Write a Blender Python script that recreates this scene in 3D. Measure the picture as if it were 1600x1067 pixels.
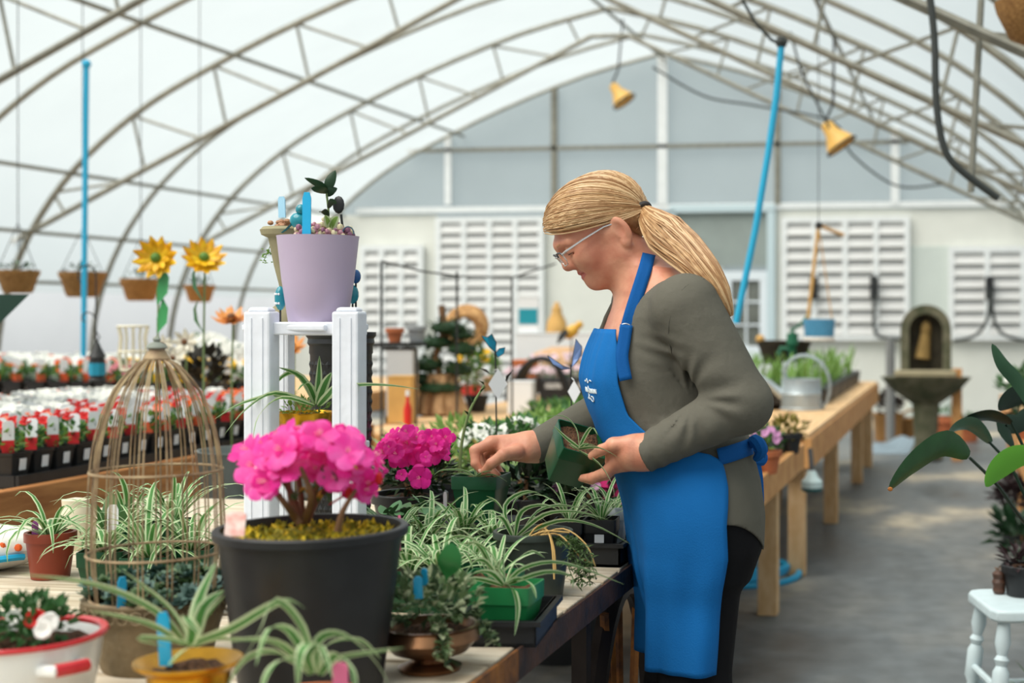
import bpy, math, random
import numpy as np
from mathutils import Vector, Matrix, Euler

sc = bpy.context.scene
COL = sc.collection
R = random.Random(7)
for o in list(bpy.data.objects):
    bpy.data.objects.remove(o)

# ------------------------------------------------------------------ camera
F, H, CX, CY = 2222.0, 1.29, 1155.0, 490.0
YAW = math.atan(355 / F)
FW = Vector((-math.sin(YAW), math.cos(YAW), 0))
RT = Vector((math.cos(YAW), math.sin(YAW), 0))
UP = Vector((0, 0, 1))
cd = bpy.data.cameras.new('camera')
cam = bpy.data.objects.new('camera', cd)
COL.objects.link(cam)
cam.location = (0, 0, H)
cam.rotation_euler = (math.pi / 2, 0, YAW)
cd.sensor_width = 36
cd.lens = F / 1600 * 36
cd.shift_x = (800 - CX) / 1600
cd.shift_y = -(533.5 - CY) / 1600
cd.clip_start = .05
cd.dof.use_dof = True
cd.dof.focus_distance = 2.9
cd.dof.aperture_fstop = 3.2
sc.camera = cam

# ------------------------------------------------------------------ sky, sun, exposure
w = bpy.data.worlds.new('sky')
sc.world = w
w.use_nodes = True
nt = w.node_tree
nt.nodes.clear()
tc = nt.nodes.new('ShaderNodeTexCoord')
sx = nt.nodes.new('ShaderNodeSeparateXYZ')
rp = nt.nodes.new('ShaderNodeValToRGB')
rp.color_ramp.elements[0].position = .46
rp.color_ramp.elements[0].color = (.5, .52, .5, 1)
rp.color_ramp.elements[1].position = .52
rp.color_ramp.elements[1].color = (.79, .93, .97, 1)
mp = nt.nodes.new('ShaderNodeMapRange')
mp.inputs['From Min'].default_value = -1
bg = nt.nodes.new('ShaderNodeBackground')
bg.inputs['Strength'].default_value = 0.46
wo = nt.nodes.new('ShaderNodeOutputWorld')
nt.links.new(tc.outputs['Generated'], sx.inputs[0])
nt.links.new(sx.outputs['Z'], mp.inputs['Value'])
nt.links.new(mp.outputs[0], rp.inputs[0])
nt.links.new(rp.outputs[0], bg.inputs['Color'])
nt.links.new(bg.outputs[0], wo.inputs['Surface'])
sd = bpy.data.lights.new('sun', 'SUN')
sd.energy = 4.6
sd.color = (1, .96, .88)
sd.angle = math.radians(55)
sun = bpy.data.objects.new('sun', sd)
COL.objects.link(sun)
sun.rotation_euler = Vector((.34, .40, -.85)).to_track_quat('-Z', 'Y').to_euler()
vs = sc.view_settings
vs.view_transform = 'Standard'
vs.look = 'None'
vs.gamma = 1
vs.use_curve_mapping = False
vs.exposure = 0.42

# ------------------------------------------------------------------ helpers
def at(x, y, d):
    return Vector((0, 0, H)) + FW * d + RT * ((x - CX) / F * d) + UP * (-(y - CY) / F * d)
def ray(x, y):
    return FW + RT * ((x - CX) / F) + UP * (-(y - CY) / F)
def ony(x, y, Y):
    r = ray(x, y); return Vector((0, 0, H)) + r * (Y / r.y)
def onz(x, y, z):
    r = ray(x, y); return Vector((0, 0, H)) + r * ((z - H) / r.z)
def V(*a):
    return Vector(a)

def lin(c):
    c = c / 255.0
    return c / 12.92 if c <= .04045 else ((c + .055) / 1.055) ** 2.4
MATS = {}
def mat(name, rgb, rough=.6, metal=0.0, var=None, bump=None, trans=0, sss=0, spec=.4, coat=0,
        rgb2=None, stretch=None, wave=None):
    """rgb in 0-255; var=(scale, amount) mottling towards rgb2 or a darker tone; bump=(scale, strength)"""
    if name in MATS: return MATS[name]
    m = bpy.data.materials.new(name)
    m.use_nodes = True
    n, l = m.node_tree.nodes, m.node_tree.links
    b = n['Principled BSDF']
    c = (lin(rgb[0]), lin(rgb[1]), lin(rgb[2]), 1)
    b.inputs['Base Color'].default_value = c
    b.inputs['Roughness'].default_value = rough
    b.inputs['Metallic'].default_value = metal
    b.inputs['Specular IOR Level'].default_value = spec
    if coat: b.inputs['Coat Weight'].default_value = coat
    if sss:
        b.inputs['Subsurface Weight'].default_value = sss
        b.inputs['Subsurface Radius'].default_value = (.012, .005, .003)
        b.inputs['Subsurface Scale'].default_value = .5
    co = None
    if var or bump or wave:
        t = n.new('ShaderNodeTexCoord'); co = t.outputs['Object']
        if stretch:
            q = n.new('ShaderNodeMapping'); q.inputs['Scale'].default_value = stretch
            l.new(co, q.inputs[0]); co = q.outputs[0]
    if var:
        x = n.new('ShaderNodeTexNoise'); x.inputs['Scale'].default_value = var[0]
        x.inputs['Detail'].default_value = 5
        l.new(co, x.inputs['Vector'])
        r = n.new('ShaderNodeValToRGB')
        c2 = tuple(lin(q) for q in rgb2) + (1,) if rgb2 else tuple(q * (1 - var[1]) for q in c[:3]) + (1,)
        r.color_ramp.elements[0].position = .35; r.color_ramp.elements[0].color = c2
        r.color_ramp.elements[1].position = .65; r.color_ramp.elements[1].color = c
        l.new(x.outputs[0], r.inputs[0]); l.new(r.outputs[0], b.inputs['Base Color'])
    if bump:
        x = n.new('ShaderNodeTexNoise'); x.inputs['Scale'].default_value = bump[0]
        x.inputs['Detail'].default_value = 6
        l.new(co, x.inputs['Vector'])
        u = n.new('ShaderNodeBump'); u.inputs['Strength'].default_value = bump[1]
        u.inputs['Distance'].default_value = .01
        l.new(x.outputs[0], u.inputs['Height']); l.new(u.outputs[0], b.inputs['Normal'])
    if trans:
        tr = n.new('ShaderNodeBsdfTranslucent')
        mx = n.new('ShaderNodeMixShader'); mx.inputs[0].default_value = trans
        bc = b.inputs['Base Color']
        if bc.is_linked: l.new(bc.links[0].from_socket, tr.inputs['Color'])
        else: tr.inputs['Color'].default_value = c
        l.new(b.outputs[0], mx.inputs[1]); l.new(tr.outputs[0], mx.inputs[2])
        l.new(mx.outputs[0], n['Material Output'].inputs['Surface'])
    MATS[name] = m
    return m

def sstep(t):
    t = max(0, min(1, t)); return t * t * (3 - 2 * t)

class MB:
    """collects polygons, then becomes ONE mesh object"""
    def __init__(s):
        s.v, s.f, s.m = [], [], []
    def add(s, vs, fs, mi=0):
        b = len(s.v)
        s.v += [tuple(p) for p in vs]
        s.f += [tuple(i + b for i in f) for f in fs]
        s.m += [mi] * len(fs) if isinstance(mi, int) else list(mi)
        return s
    def box(s, c, size, rot=None, mi=0, taper=1.0):
        c = Vector(c); x, y, z = [q / 2 for q in size]
        vs = []
        for k in (-1, 1):
            t = taper if k > 0 else 1
            for a, b in ((-1, -1), (1, -1), (1, 1), (-1, 1)):
                p = Vector((a * x * t, b * y * t, k * z))
                if rot is not None: p = rot @ p
                vs.append(c + p)
        return s.add(vs, [(3, 2, 1, 0), (4, 5, 6, 7), (0, 1, 5, 4), (1, 2, 6, 5), (2, 3, 7, 6), (3, 0, 4, 7)], mi)
    def beam(s, a, b, wd, ht, up=UP, mi=0):
        a, b = Vector(a), Vector(b); d = (b - a); L = d.length; d.normalize()
        x = d.cross(up)
        if x.length < 1e-4: x = Vector((1, 0, 0))
        x.normalize(); z = x.cross(d)
        m = Matrix((x, d, z)).transposed()
        return s.box((a + b) / 2, (wd, L, ht), m, mi)
    def tube(s, path, r, n=6, mi=0, cap=True, closed=False, flat=1.0):
        path = [Vector(p) for p in path]; k = len(path)
        rs = [r] * k if isinstance(r, (int, float)) else list(r)
        vs, fs = [], []
        t0 = (path[1] - path[0]).normalized()
        nrm = t0.orthogonal().normalized() if abs(t0.z) > .9 else t0.cross(UP).normalized()
        for i, p in enumerate(path):
            if closed: t = path[(i + 1) % k] - path[i - 1]
            else: t = path[min(i + 1, k - 1)] - path[max(i - 1, 0)]
            if t.length < 1e-9: t = t0.copy()
            t.normalize()
            nrm = (nrm - t * nrm.dot(t))
            if nrm.length < 1e-6: nrm = t.orthogonal()
            nrm.normalize(); bi = t.cross(nrm)
            for j in range(n):
                a = 2 * math.pi * j / n
                vs.append(p + (nrm * math.cos(a) + bi * math.sin(a) * flat) * rs[i])
        for i in range(k if closed else k - 1):
            q = (i + 1) % k
            for j in range(n):
                fs.append((i * n + j, i * n + (j + 1) % n, q * n + (j + 1) % n, q * n + j))
        if cap and not closed:
            fs.append(tuple(range(n - 1, -1, -1))); fs.append(tuple((k - 1) * n + j for j in range(n)))
        return s.add(vs, fs, mi)
    def lathe(s, prof, n=24, c=(0, 0, 0), mi=0, sx=1, sy=1, m=None, cap=True):
        c = Vector(c); vs, fs = [], []
        for r, z in prof:
            for j in range(n):
                a = 2 * math.pi * j / n
                p = Vector((r * math.cos(a) * sx, r * math.sin(a) * sy, z))
                if m is not None: p = m @ p
                vs.append(c + p)
        for i in range(len(prof) - 1):
            for j in range(n):
                fs.append((i * n + j, i * n + (j + 1) % n, (i + 1) * n + (j + 1) % n, (i + 1) * n + j))
        if cap and prof[0][0] > 1e-5: fs.append(tuple(range(n - 1, -1, -1)))
        if cap and prof[-1][0] > 1e-5: fs.append(tuple((len(prof) - 1) * n + j for j in range(n)))
        return s.add(vs, fs, mi)
    def ball(s, c, r, n=10, mi=0, rot=None):
        if isinstance(r, (int, float)): r = (r, r, r)
        c = Vector(c); vs, fs = [], []; k = max(4, n // 2)
        for i in range(k + 1):
            t = math.pi * i / k
            for j in range(n):
                a = 2 * math.pi * j / n
                p = Vector((math.sin(t) * math.cos(a) * r[0], math.sin(t) * math.sin(a) * r[1], -math.cos(t) * r[2]))
                if rot is not None: p = rot @ p
                vs.append(c + p)
        for i in range(k):
            for j in range(n):
                fs.append((i * n + j, i * n + (j + 1) % n, (i + 1) * n + (j + 1) % n, (i + 1) * n + j))
        return s.add(vs, fs, mi)
    def ribbon(s, path, ws, side=None, fold=.25, cols=(-1, -.5, .5, 1), mis=(1, 0, 1)):
        """leaf blade: cols across, one material per strip"""
        path = [Vector(p) for p in path]; k = len(path); vs, fs, ms = [], [], []
        nc = len(cols)
        for i, p in enumerate(path):
            t = (path[min(i + 1, k - 1)] - path[max(i - 1, 0)]).normalized()
            sd = side if side is not None else t.cross(UP)
            sd = sd - t * sd.dot(t)
            if sd.length < 1e-4: sd = t.orthogonal()
            sd = sd.normalized(); nn = sd.cross(t)
            for c in cols:
                vs.append(p + sd * (c * ws[i]) + nn * (abs(c) * fold * ws[i]))
        for i in range(k - 1):
            for j in range(nc - 1):
                fs.append((i * nc + j, i * nc + j + 1, (i + 1) * nc + j + 1, (i + 1) * nc + j)); ms.append(mis[j])
        return s.add(vs, fs, ms)
    def mesh(s, name, mats, smooth=True, off=None):
        me = bpy.data.meshes.new(name)
        vs = s.v if off is None else [(p[0] - off[0], p[1] - off[1], p[2] - off[2]) for p in s.v]
        me.from_pydata(vs, [], s.f)
        if not isinstance(mats, (list, tuple)): mats = [mats]
        for q in mats: me.materials.append(q)
        me.polygons.foreach_set('material_index', s.m)
        if smooth:
            me.polygons.foreach_set('use_smooth', [True] * len(s.f))
            me.update()
            try: me.set_sharp_from_angle(angle=math.radians(40))
            except Exception: pass
        me.update()
        return me
    def build(s, name, mats, parent=None, world=False, smooth=True, bev=0, kind=None):
        """world=True: the polygons are in world space and the parent is an unrotated empty"""
        off = parent_loc(parent) if (world and parent is not None) else None
        me = s.mesh(name, mats, smooth, off)
        o = link(name, me, parent)
        if bev:
            q = o.modifiers.new('bevel', 'BEVEL'); q.width = bev; q.segments = 2; q.limit_method = 'ANGLE'
        if kind: o['kind'] = kind
        return o

def parent_loc(p):
    l = Vector((0, 0, 0))
    while p is not None:
        l += p.location; p = p.parent
    return l
def link(name, me, parent=None):
    o = bpy.data.objects.new(name, me); COL.objects.link(o)
    if parent is not None: o.parent = parent
    return o
def tag(o, label=None, cat=None, group=None, kind=None):
    if label: o['label'] = label
    if cat: o['category'] = cat
    if group: o['group'] = group
    if kind: o['kind'] = kind
    return o
def thing(name, label, cat, loc=(0, 0, 0), group=None, rotz=0):
    o = bpy.data.objects.new(name, None); COL.objects.link(o)
    o.empty_display_size = .05
    o.location = loc; o.rotation_euler = (0, 0, rotz)
    return tag(o, label, cat, group)
def copy_tree(o, parent=None):
    c = o.copy(); COL.objects.link(c); c.parent = parent
    for ch in list(o.children): copy_tree(ch, c)
    return c
ORD = ['first', 'second', 'third', 'fourth', 'fifth', 'sixth', 'seventh', 'eighth', 'ninth', 'tenth', 'eleventh',
       'twelfth', 'thirteenth', 'fourteenth', 'fifteenth', 'sixteenth', 'seventeenth', 'eighteenth', 'nineteenth', 'twentieth']
# ------------------------------------------------------------------ the greenhouse shell
XC = -3.80                 # centre line of the house
GY = 17.8                  # end wall
YF = -4.5                  # wall behind the camera
PROF = [(0, 4.63), (1, 4.38), (2.1, 3.98), (3.0, 3.58), (3.6, 3.27), (4.1, 2.92), (4.5, 2.54), (4.85, 2.05), (5.08, 1.5), (5.18, .9), (5.2, 0)]
def outer(s):
    s = abs(s)
    for (a, za), (b, zb) in zip(PROF, PROF[1:]):
        if a <= s <= b: return za + (zb - za) * (s - a) / (b - a)
    return 0
def catmull(pts, n):
    out = []
    for i in range(len(pts) - 1):
        p0, p1, p2, p3 = pts[max(i - 1, 0)], pts[i], pts[i + 1], pts[min(i + 2, len(pts) - 1)]
        p0, p1, p2, p3 = [Vector(q) for q in (p0, p1, p2, p3)]
        for k in range(n):
            t = k / n
            out.append(.5 * ((2 * p1) + (-p0 + p2) * t + (2 * p0 - 5 * p1 + 4 * p2 - p3) * t * t + (-p0 + 3 * p1 - 3 * p2 + p3) * t ** 3))
    out.append(Vector(pts[-1])); return out
half = catmull([(a, b, 0) for a, b in PROF], 3)
arc = [(-p.x, p.y) for p in reversed(half)] + [(p.x, p.y) for p in half[1:]]

def clear(m, f):
    n, l = m.node_tree.nodes, m.node_tree.links
    out = n['Material Output'].inputs['Surface']; src = out.links[0].from_socket
    tb = n.new('ShaderNodeBsdfTransparent'); q = n.new('ShaderNodeMixShader'); q.inputs[0].default_value = f
    l.new(src, q.inputs[1]); l.new(tb.outputs[0], q.inputs[2]); l.new(q.outputs[0], out)
film = mat('poly_film', (236, 240, 240), .55, trans=.82, spec=.2, var=(1.2, .05))
sidefilm = mat('side_film', (232, 231, 235), .55, trans=.8, spec=.2, var=(1.5, .06))
twall = mat('twin_wall_sheet', (236, 243, 243), .45, trans=.72, spec=.3, var=(.7, .10))
clear(film, .62); clear(sidefilm, .4); clear(twall, .55)
steel = mat('galvanised_pipe', (146, 144, 132), .5, .35, var=(14, .25))
cream = mat('cream_board', (226, 227, 219), .6, var=(3, .06))
whitep = mat('white_paint', (235, 238, 238), .5, var=(12, .06))
louvm = mat('grey_louvre', (214, 214, 212), .5, var=(6, .08))
darkgrey = mat('grey_green_panel', (150, 160, 156), .6, var=(5, .1))
blackp = mat('black_plastic', (32, 34, 36), .42, var=(20, .2))

def shell(name, pts, m, y0, y1, n=8):
    b = MB(); k = len(pts)
    for j in range(n + 1):
        y = y0 + (y1 - y0) * j / n
        b.v += [(XC + s, y, z) for s, z in pts]
    for j in range(n):
        for i in range(k - 1):
            b.f.append((j * k + i, j * k + i + 1, (j + 1) * k + i + 1, (j + 1) * k + i)); b.m.append(0)
    o = b.build(name, m); o['kind'] = 'structure'; return o
hi = [p for p in arc if p[1] > 1.45]
lo_l = [p for p in arc if p[0] < 0 and p[1] <= 1.65]
lo_r = [p for p in arc if p[0] > 0 and p[1] <= 1.65]
shell('ceiling', hi, film, YF, GY)
shell('wall_left', lo_l, sidefilm, YF, GY)
shell('wall_right', lo_r, sidefilm, YF, GY)

# concrete floor: damp grey middle, pale dry patches, dirty seams
fm = bpy.data.materials.new('damp_concrete'); fm.use_nodes = True
n, l = fm.node_tree.nodes, fm.node_tree.links
b = n['Principled BSDF']
t = n.new('ShaderNodeTexCoord')
def nz(sc_, det, stretch=(1, 1, 1)):
    q = n.new('ShaderNodeMapping'); q.inputs['Scale'].default_value = stretch
    l.new(t.outputs['Object'], q.inputs[0])
    x = n.new('ShaderNodeTexNoise'); x.inputs['Scale'].default_value = sc_; x.inputs['Detail'].default_value = det
    l.new(q.outputs[0], x.inputs['Vector']); return x
def ramp(src, els):
    r = n.new('ShaderNodeValToRGB')
    r.color_ramp.elements[0].position = els[0][0]; r.color_ramp.elements[0].color = els[0][1]
    r.color_ramp.elements[1].position = els[-1][0]; r.color_ramp.elements[1].color = els[-1][1]
    for e in els[1:-1]:
        q = r.color_ramp.elements.new(e[0]); q.color = e[1]
    l.new(src, r.inputs[0]); return r
def C(*a): return (lin(a[0]), lin(a[1]), lin(a[2]), 1)
a1 = ramp(nz(.75, 6, (1, .55, 1)).outputs[0], [(.36, C(82, 84, 84)), (.46, C(106, 111, 113)), (.54, C(126, 127, 124)), (.63, C(202, 190, 166))])
a2 = ramp(nz(9, 8).outputs[0], [(.35, (.72, .72, .72, 1)), (.65, (1, 1, 1, 1))])
mx = n.new('ShaderNodeMix'); mx.data_type = 'RGBA'; mx.blend_type = 'MULTIPLY'; mx.inputs[0].default_value = 1
l.new(a1.outputs[0], mx.inputs[6]); l.new(a2.outputs[0], mx.inputs[7]); l.new(mx.outputs[2], b.inputs['Base Color'])
rr = ramp(nz(.75, 6, (1, .55, 1)).outputs[0], [(.4, (.38, .38, .38, 1)), (.62, (.8, .8, .8, 1))])
l.new(rr.outputs[0], b.inputs['Roughness'])
bm_ = n.new('ShaderNodeBump'); bm_.inputs['Strength'].default_value = .15; l.new(nz(40, 6).outputs[0], bm_.inputs['Height']); l.new(bm_.outputs[0], b.inputs['Normal'])
q = MB(); q.box((XC, (YF + GY) / 2, -.06), (10.8, GY - YF + .4, .12))
q.build('floor', fm, smooth=False)['kind'] = 'structure'

# end walls: the outline of the arch, filled
def gable(name, y, m, zlo=None):
    pts = [p for p in arc if zlo is None or p[1] >= zlo]
    if zlo is not None: pts = [(-5.12, zlo)] + pts + [(5.12, zlo)]
    b = MB()
    th = .03
    b.v = [(XC + s, y, z) for s, z in pts] + [(XC + s, y + th, z) for s, z in pts]
    k = len(pts)
    b.f = [tuple(range(k)), tuple(range(2 * k - 1, k - 1, -1))] + [(i, (i + 1) % k, k + (i + 1) % k, k + i) for i in range(k)]
    b.m = [0] * len(b.f)
    o = b.build(name, m, smooth=False); o['kind'] = 'structure'; return o
wb = gable('wall_back', GY, twall)
gable('wall_front', YF, sidefilm)
# boards and posts of the end wall (parts of wall_back)
def gpart(name, x0, y0, x1, y1, m, dep=.04, off=0.0, parent=wb, bev=0):
    p, q = ony(x0, y0, GY - off), ony(x1, y1, GY - off)
    b = MB(); b.box(((p.x + q.x) / 2, GY - off - dep / 2, (p.z + q.z) / 2), (abs(q.x - p.x), dep, abs(p.z - q.z)))
    return b.build(name, m, parent, smooth=False)
gpart('lower_board', 440, 338, 684, 652, cream, .03)
gpart('lower_board', 850, 336, 1052, 652, cream, .03)
gpart('lower_board', 1206, 328, 1700, 652, cream, .03)
gpart('panel', 1420, 385, 1484, 652, mat('pale_green_sheet', (206, 214, 208), .6, var=(2, .06)), .05)
for x, m_, w_ in ((868, steel, 9), (1037, whitep, 15), (1216, steel, 9), (1399, whitep, 12), (703, whitep, 10)):
    z0 = 320
    p = ony(x, 320, GY)
    top = outer(p.x - XC)
    b = MB(); wd = w_ / 122.0
    b.box((p.x, GY - .05, (p.z + top) / 2), (wd, .07, top - p.z)); b.build('stud', m_, wb, smooth=False)
p, q = ony(640, 237, GY), ony(1420, 228, GY)
b = MB(); b.box(((p.x + q.x) / 2, GY - .06, p.z), (q.x - p.x, .05, .05)); b.build('girt', steel, wb, smooth=False)
p, q = ony(560, 330, GY), ony(1640, 326, GY)
b = MB(); b.box(((p.x + q.x) / 2, GY - .05, p.z), (q.x - p.x, .05, .07)); b.build('girt', whitep, wb, smooth=False)

# louvred shutters: frame, stiles and every slat
def louvre(name, lab, x0, y0, x1, y1, cols, rows):
    p, q = ony(x0, y0, GY - .04), ony(x1, y1, GY - .04)
    Y = GY - .09
    r = thing(name, lab, 'shutter', (p.x, Y, q.z))
    W, Hh = q.x - p.x, p.z - q.z
    fr = .07
    for (c, s_) in (((W / 2, 0, Hh - fr / 2), (W, .07, fr)), ((W / 2, 0, fr / 2), (W, .07, fr)), ((fr / 2, 0, Hh / 2), (fr, .07, Hh - 2 * fr)), ((W - fr / 2, 0, Hh / 2), (fr, .07, Hh - 2 * fr))):
        b = MB(); b.box(c, s_); b.build('frame', whitep, r, smooth=False)
    b = MB(); b.box((W / 2, .035, Hh / 2), (W - .02, .01, Hh - .02)); b.build('backing', mat('shade_board', (196, 196, 192), .8), r, smooth=False)
    cw = (W - fr) / cols
    for c in range(1, cols):
        b = MB(); b.box((fr / 2 + c * cw, -.005, Hh / 2), (.07, .06, Hh - 2 * fr)); b.build('stile', whitep, r, smooth=False)
    sl = MB(); hh = (Hh - 2 * fr) / rows
    sl.box((0, 0, 0), (cw - .06, .012, hh * 1.08), Euler((math.radians(-24), 0, 0)).to_matrix())
    me = sl.mesh('slat', louvm, False)
    for c in range(cols):
        for k in range(rows):
            o = link('slat', me, r); o.location = (fr / 2 + (c + .5) * cw, -.005, fr + (k + .5) * hh)
    return r
louvre('louvre_shutter', 'tall white louvred shutter on the end wall left of the woman, wide one', 684, 340, 852, 640, 4, 17)
louvre('louvre_shutter', 'narrow white louvred shutter at far left of the end wall', 566, 384, 664, 640, 3, 13)
louvre('louvre_shutter', 'white louvred shutter on the end wall behind the blue hanging planter', 1222, 340, 1422, 532, 4, 9)
louvre('louvre_shutter', 'white louvred shutter on the end wall right of the stone fountain', 1482, 386, 1660, 532, 3, 7)

# door recess
dr = thing('door_1', 'white framed glass door in a grey recess of the end wall', 'door', ony(1128, 652, GY - .1))
dr['kind'] = 'structure'
def dpart(name, x0, y0, x1, y1, m, dep, off):
    p, q = ony(x0, y0, GY - off), ony(x1, y1, GY - off)
    b = MB(); b.box(((p.x + q.x) / 2, GY - off - dep / 2, (p.z + q.z) / 2), (abs(q.x - p.x), dep, abs(p.z - q.z)))
    return b.build(name, m, dr, world=True, smooth=False)
dpart('recess_panel', 1056, 330, 1204, 416, darkgrey, .03, .02)
dpart('recess_panel', 1056, 416, 1130, 652, mat('pale_grey', (196, 202, 200), .6), .03, .02)
dpart('lintel', 1048, 322, 1212, 331, mat('pale_blue_trim', (196, 214, 220), .5), .10, .02)
dpart('jamb', 1200, 330, 1212, 652, mat('pale_blue_trim', (196, 214, 220), .5), .10, .02)
dpart('jamb', 1048, 330, 1057, 652, mat('pale_blue_trim', (196, 214, 220), .5), .10, .02)
dm = mat('door_white', (226, 234, 240), .45)
dpart('stile', 1128, 424, 1144, 652, dm, .05, .06); dpart('stile', 1188, 424, 1202, 652, dm, .05, .06)
dpart('rail', 1128, 424, 1202, 438, dm, .052, .06); dpart('rail', 1128, 540, 1202, 652, dm, .052, .06)
dpart('pane', 1143, 436, 1190, 542, mat('dark_glass', (120, 124, 116), .12, spec=.6, var=(4, .5)), .02, .06)
for yy in (470, 506): dpart('glazing_bar', 1143, yy, 1190, yy + 3, dm, .03, .07)
dpart('glazing_bar', 1165, 437, 1168, 541, dm, .03, .07)

# bows, trusses, purlins
def arch_path(off=.05):
    return [(s * (1 - off / 5.2), z - off) for s, z in arc if z > .02] 
ap = arch_path()
def bow(y, lab, r=.026):
    b = MB(); b.tube([(XC + s, y, z) for s, z in [(ap[0][0], 0)] + ap + [(ap[-1][0], 0)]], r, 6)
    return tag(b.build('roof_bow', steel), lab, 'roof bow', 'bent pipe bows of the roof')
def chord_z(s): return 4.28 - .487 * (abs(s) - .2) if abs(s) > .2 else 4.28
def truss(y, lab):
    r = thing('roof_truss', lab, 'truss', (XC, y, 0), 'steel roof trusses')
    b = MB(); b.tube([(s, 0, z) for s, z in [(ap[0][0], 0)] + ap + [(ap[-1][0], 0)]], .03, 6); b.build('arch', steel, r)
    for sg in (-1, 1):
        b = MB(); b.tube([(sg * s, 0, chord_z(s)) for s in (4.97, 3.6, 2, .9, .2, 0)], .027, 6); b.build('chord', steel, r)
        nodes = [4.55, 3.75, 2.95, 2.15, 1.3, .45]
        for i, s in enumerate(nodes):
            a = (sg * s, 0, outer(s) - .06)
            for s2 in (s - .12, s - .68):
                if s2 < 0: continue
                b = MB(); b.tube([a, (sg * s2, 0, chord_z(s2))], .014, 5); b.build('strut', steel, r)
    return r
ys = [17.62, 16.35, 14.9, 13.45, 12.0, 10.55, 9.1, 7.65, 6.2, 4.75, 3.3, 1.85]
k = 0; kb = 0
for i, y in enumerate(ys):
    if i in (2, 4, 6, 8, 10):
        truss(y, '%s steel roof truss counted from the end wall, with zigzag struts' % ORD[k]); k += 1
    else:
        bow(y, '%s plain bent pipe roof bow counted from the end wall' % ORD[kb]); kb += 1
for s, lab in ((-5.0, 'lowest'), (-4.78, 'second lowest'), (-4.35, 'third lowest'), (-2.7, 'highest')):
    b = MB(); b.tube([(XC + s, YF, outer(s) - .1), (XC + s, GY, outer(s) - .1)], .02, 6)
    tag(b.build('purlin', steel), '%s lengthwise pipe purlin under the left roof slope' % lab, 'purlin', 'roof purlins')
for s, lab in ((0, 'lengthwise pipe purlin under the roof ridge'), (2.7, 'lengthwise pipe purlin high under the right roof slope'), (4.35, 'lengthwise pipe purlin low under the right roof slope')):
    b = MB(); b.tube([(XC + s, YF, outer(s) - .1), (XC + s, GY, outer(s) - .1)], .02, 6)
    tag(b.build('purlin', steel), lab, 'purlin', 'roof purlins')
# ------------------------------------------------------------------ pots, leaves, flowers
M_green = mat('leaf_green', (74, 122, 66), .5, trans=.25, var=(30, .25))
M_stripe = mat('leaf_green_stripe', (82, 140, 68), .45, trans=.25, var=(25, .2))
M_cream = mat('leaf_cream_margin', (200, 216, 172), .5, trans=.3, var=(25, .08))
M_lime = mat('leaf_lime', (132, 172, 84), .5, trans=.3, var=(30, .2))
M_dgreen = mat('leaf_dark_green', (36, 68, 40), .4, trans=.1, var=(20, .35))
M_grey = mat('leaf_grey_green', (104, 134, 112), .55, trans=.15, var=(30, .2))
M_mag = mat('petal_magenta', (248, 40, 168), .55, trans=.35, var=(60, .2))
M_pink = mat('petal_pink', (250, 104, 192), .55, trans=.35, var=(40, .0), rgb2=(244, 52, 164))
M_red = mat('petal_red', (216, 36, 36), .5, trans=.25)
M_orange = mat('petal_orange', (240, 110, 48), .5, trans=.25)
M_coral = mat('petal_coral', (236, 132, 104), .5, trans=.25)
M_yellow = mat('petal_yellow', (248, 196, 30), .5, trans=.2)
M_white = mat('petal_white', (246, 246, 240), .5, trans=.3)
M_lilac = mat('petal_lilac', (212, 150, 196), .5, trans=.25)
M_stem = mat('woody_stem', (120, 86, 56), .7, var=(40, .3))
M_gstem = mat('green_stem', (122, 144, 90), .5)
M_soil = mat('potting_soil', (98, 68, 46), .95, var=(220, .7), bump=(150, .8))
M_moss = mat('yellow_moss', (176, 164, 50), .9, var=(160, 0), rgb2=(104, 112, 34), bump=(120, .8))
M_black = mat('black_nursery_plastic', (36, 37, 39), .45, var=(25, .25))
M_gpot = mat('green_nursery_plastic', (16, 74, 44), .32, var=(12, .15))
M_tag = mat('white_tag', (236, 238, 240), .4)
M_blue = mat('turquoise_tag', (36, 170, 220), .35)
M_pinkt = mat('pink_tag', (222, 110, 150), .45)
M_gold = mat('gold_pot', (214, 158, 40), .25, .8, var=(30, .25))
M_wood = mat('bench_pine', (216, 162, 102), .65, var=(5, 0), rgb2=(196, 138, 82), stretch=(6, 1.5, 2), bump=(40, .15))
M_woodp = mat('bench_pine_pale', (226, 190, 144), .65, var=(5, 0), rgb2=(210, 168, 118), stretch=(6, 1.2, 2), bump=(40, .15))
M_woodg = mat('weathered_slat', (222, 210, 190), .7, var=(6, 0), rgb2=(192, 174, 148), stretch=(.8, 9, 6), bump=(60, .2))
M_white_paint = mat('white_stand_paint', (232, 236, 244), .45, var=(30, .06), bump=(60, .1))

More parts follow.
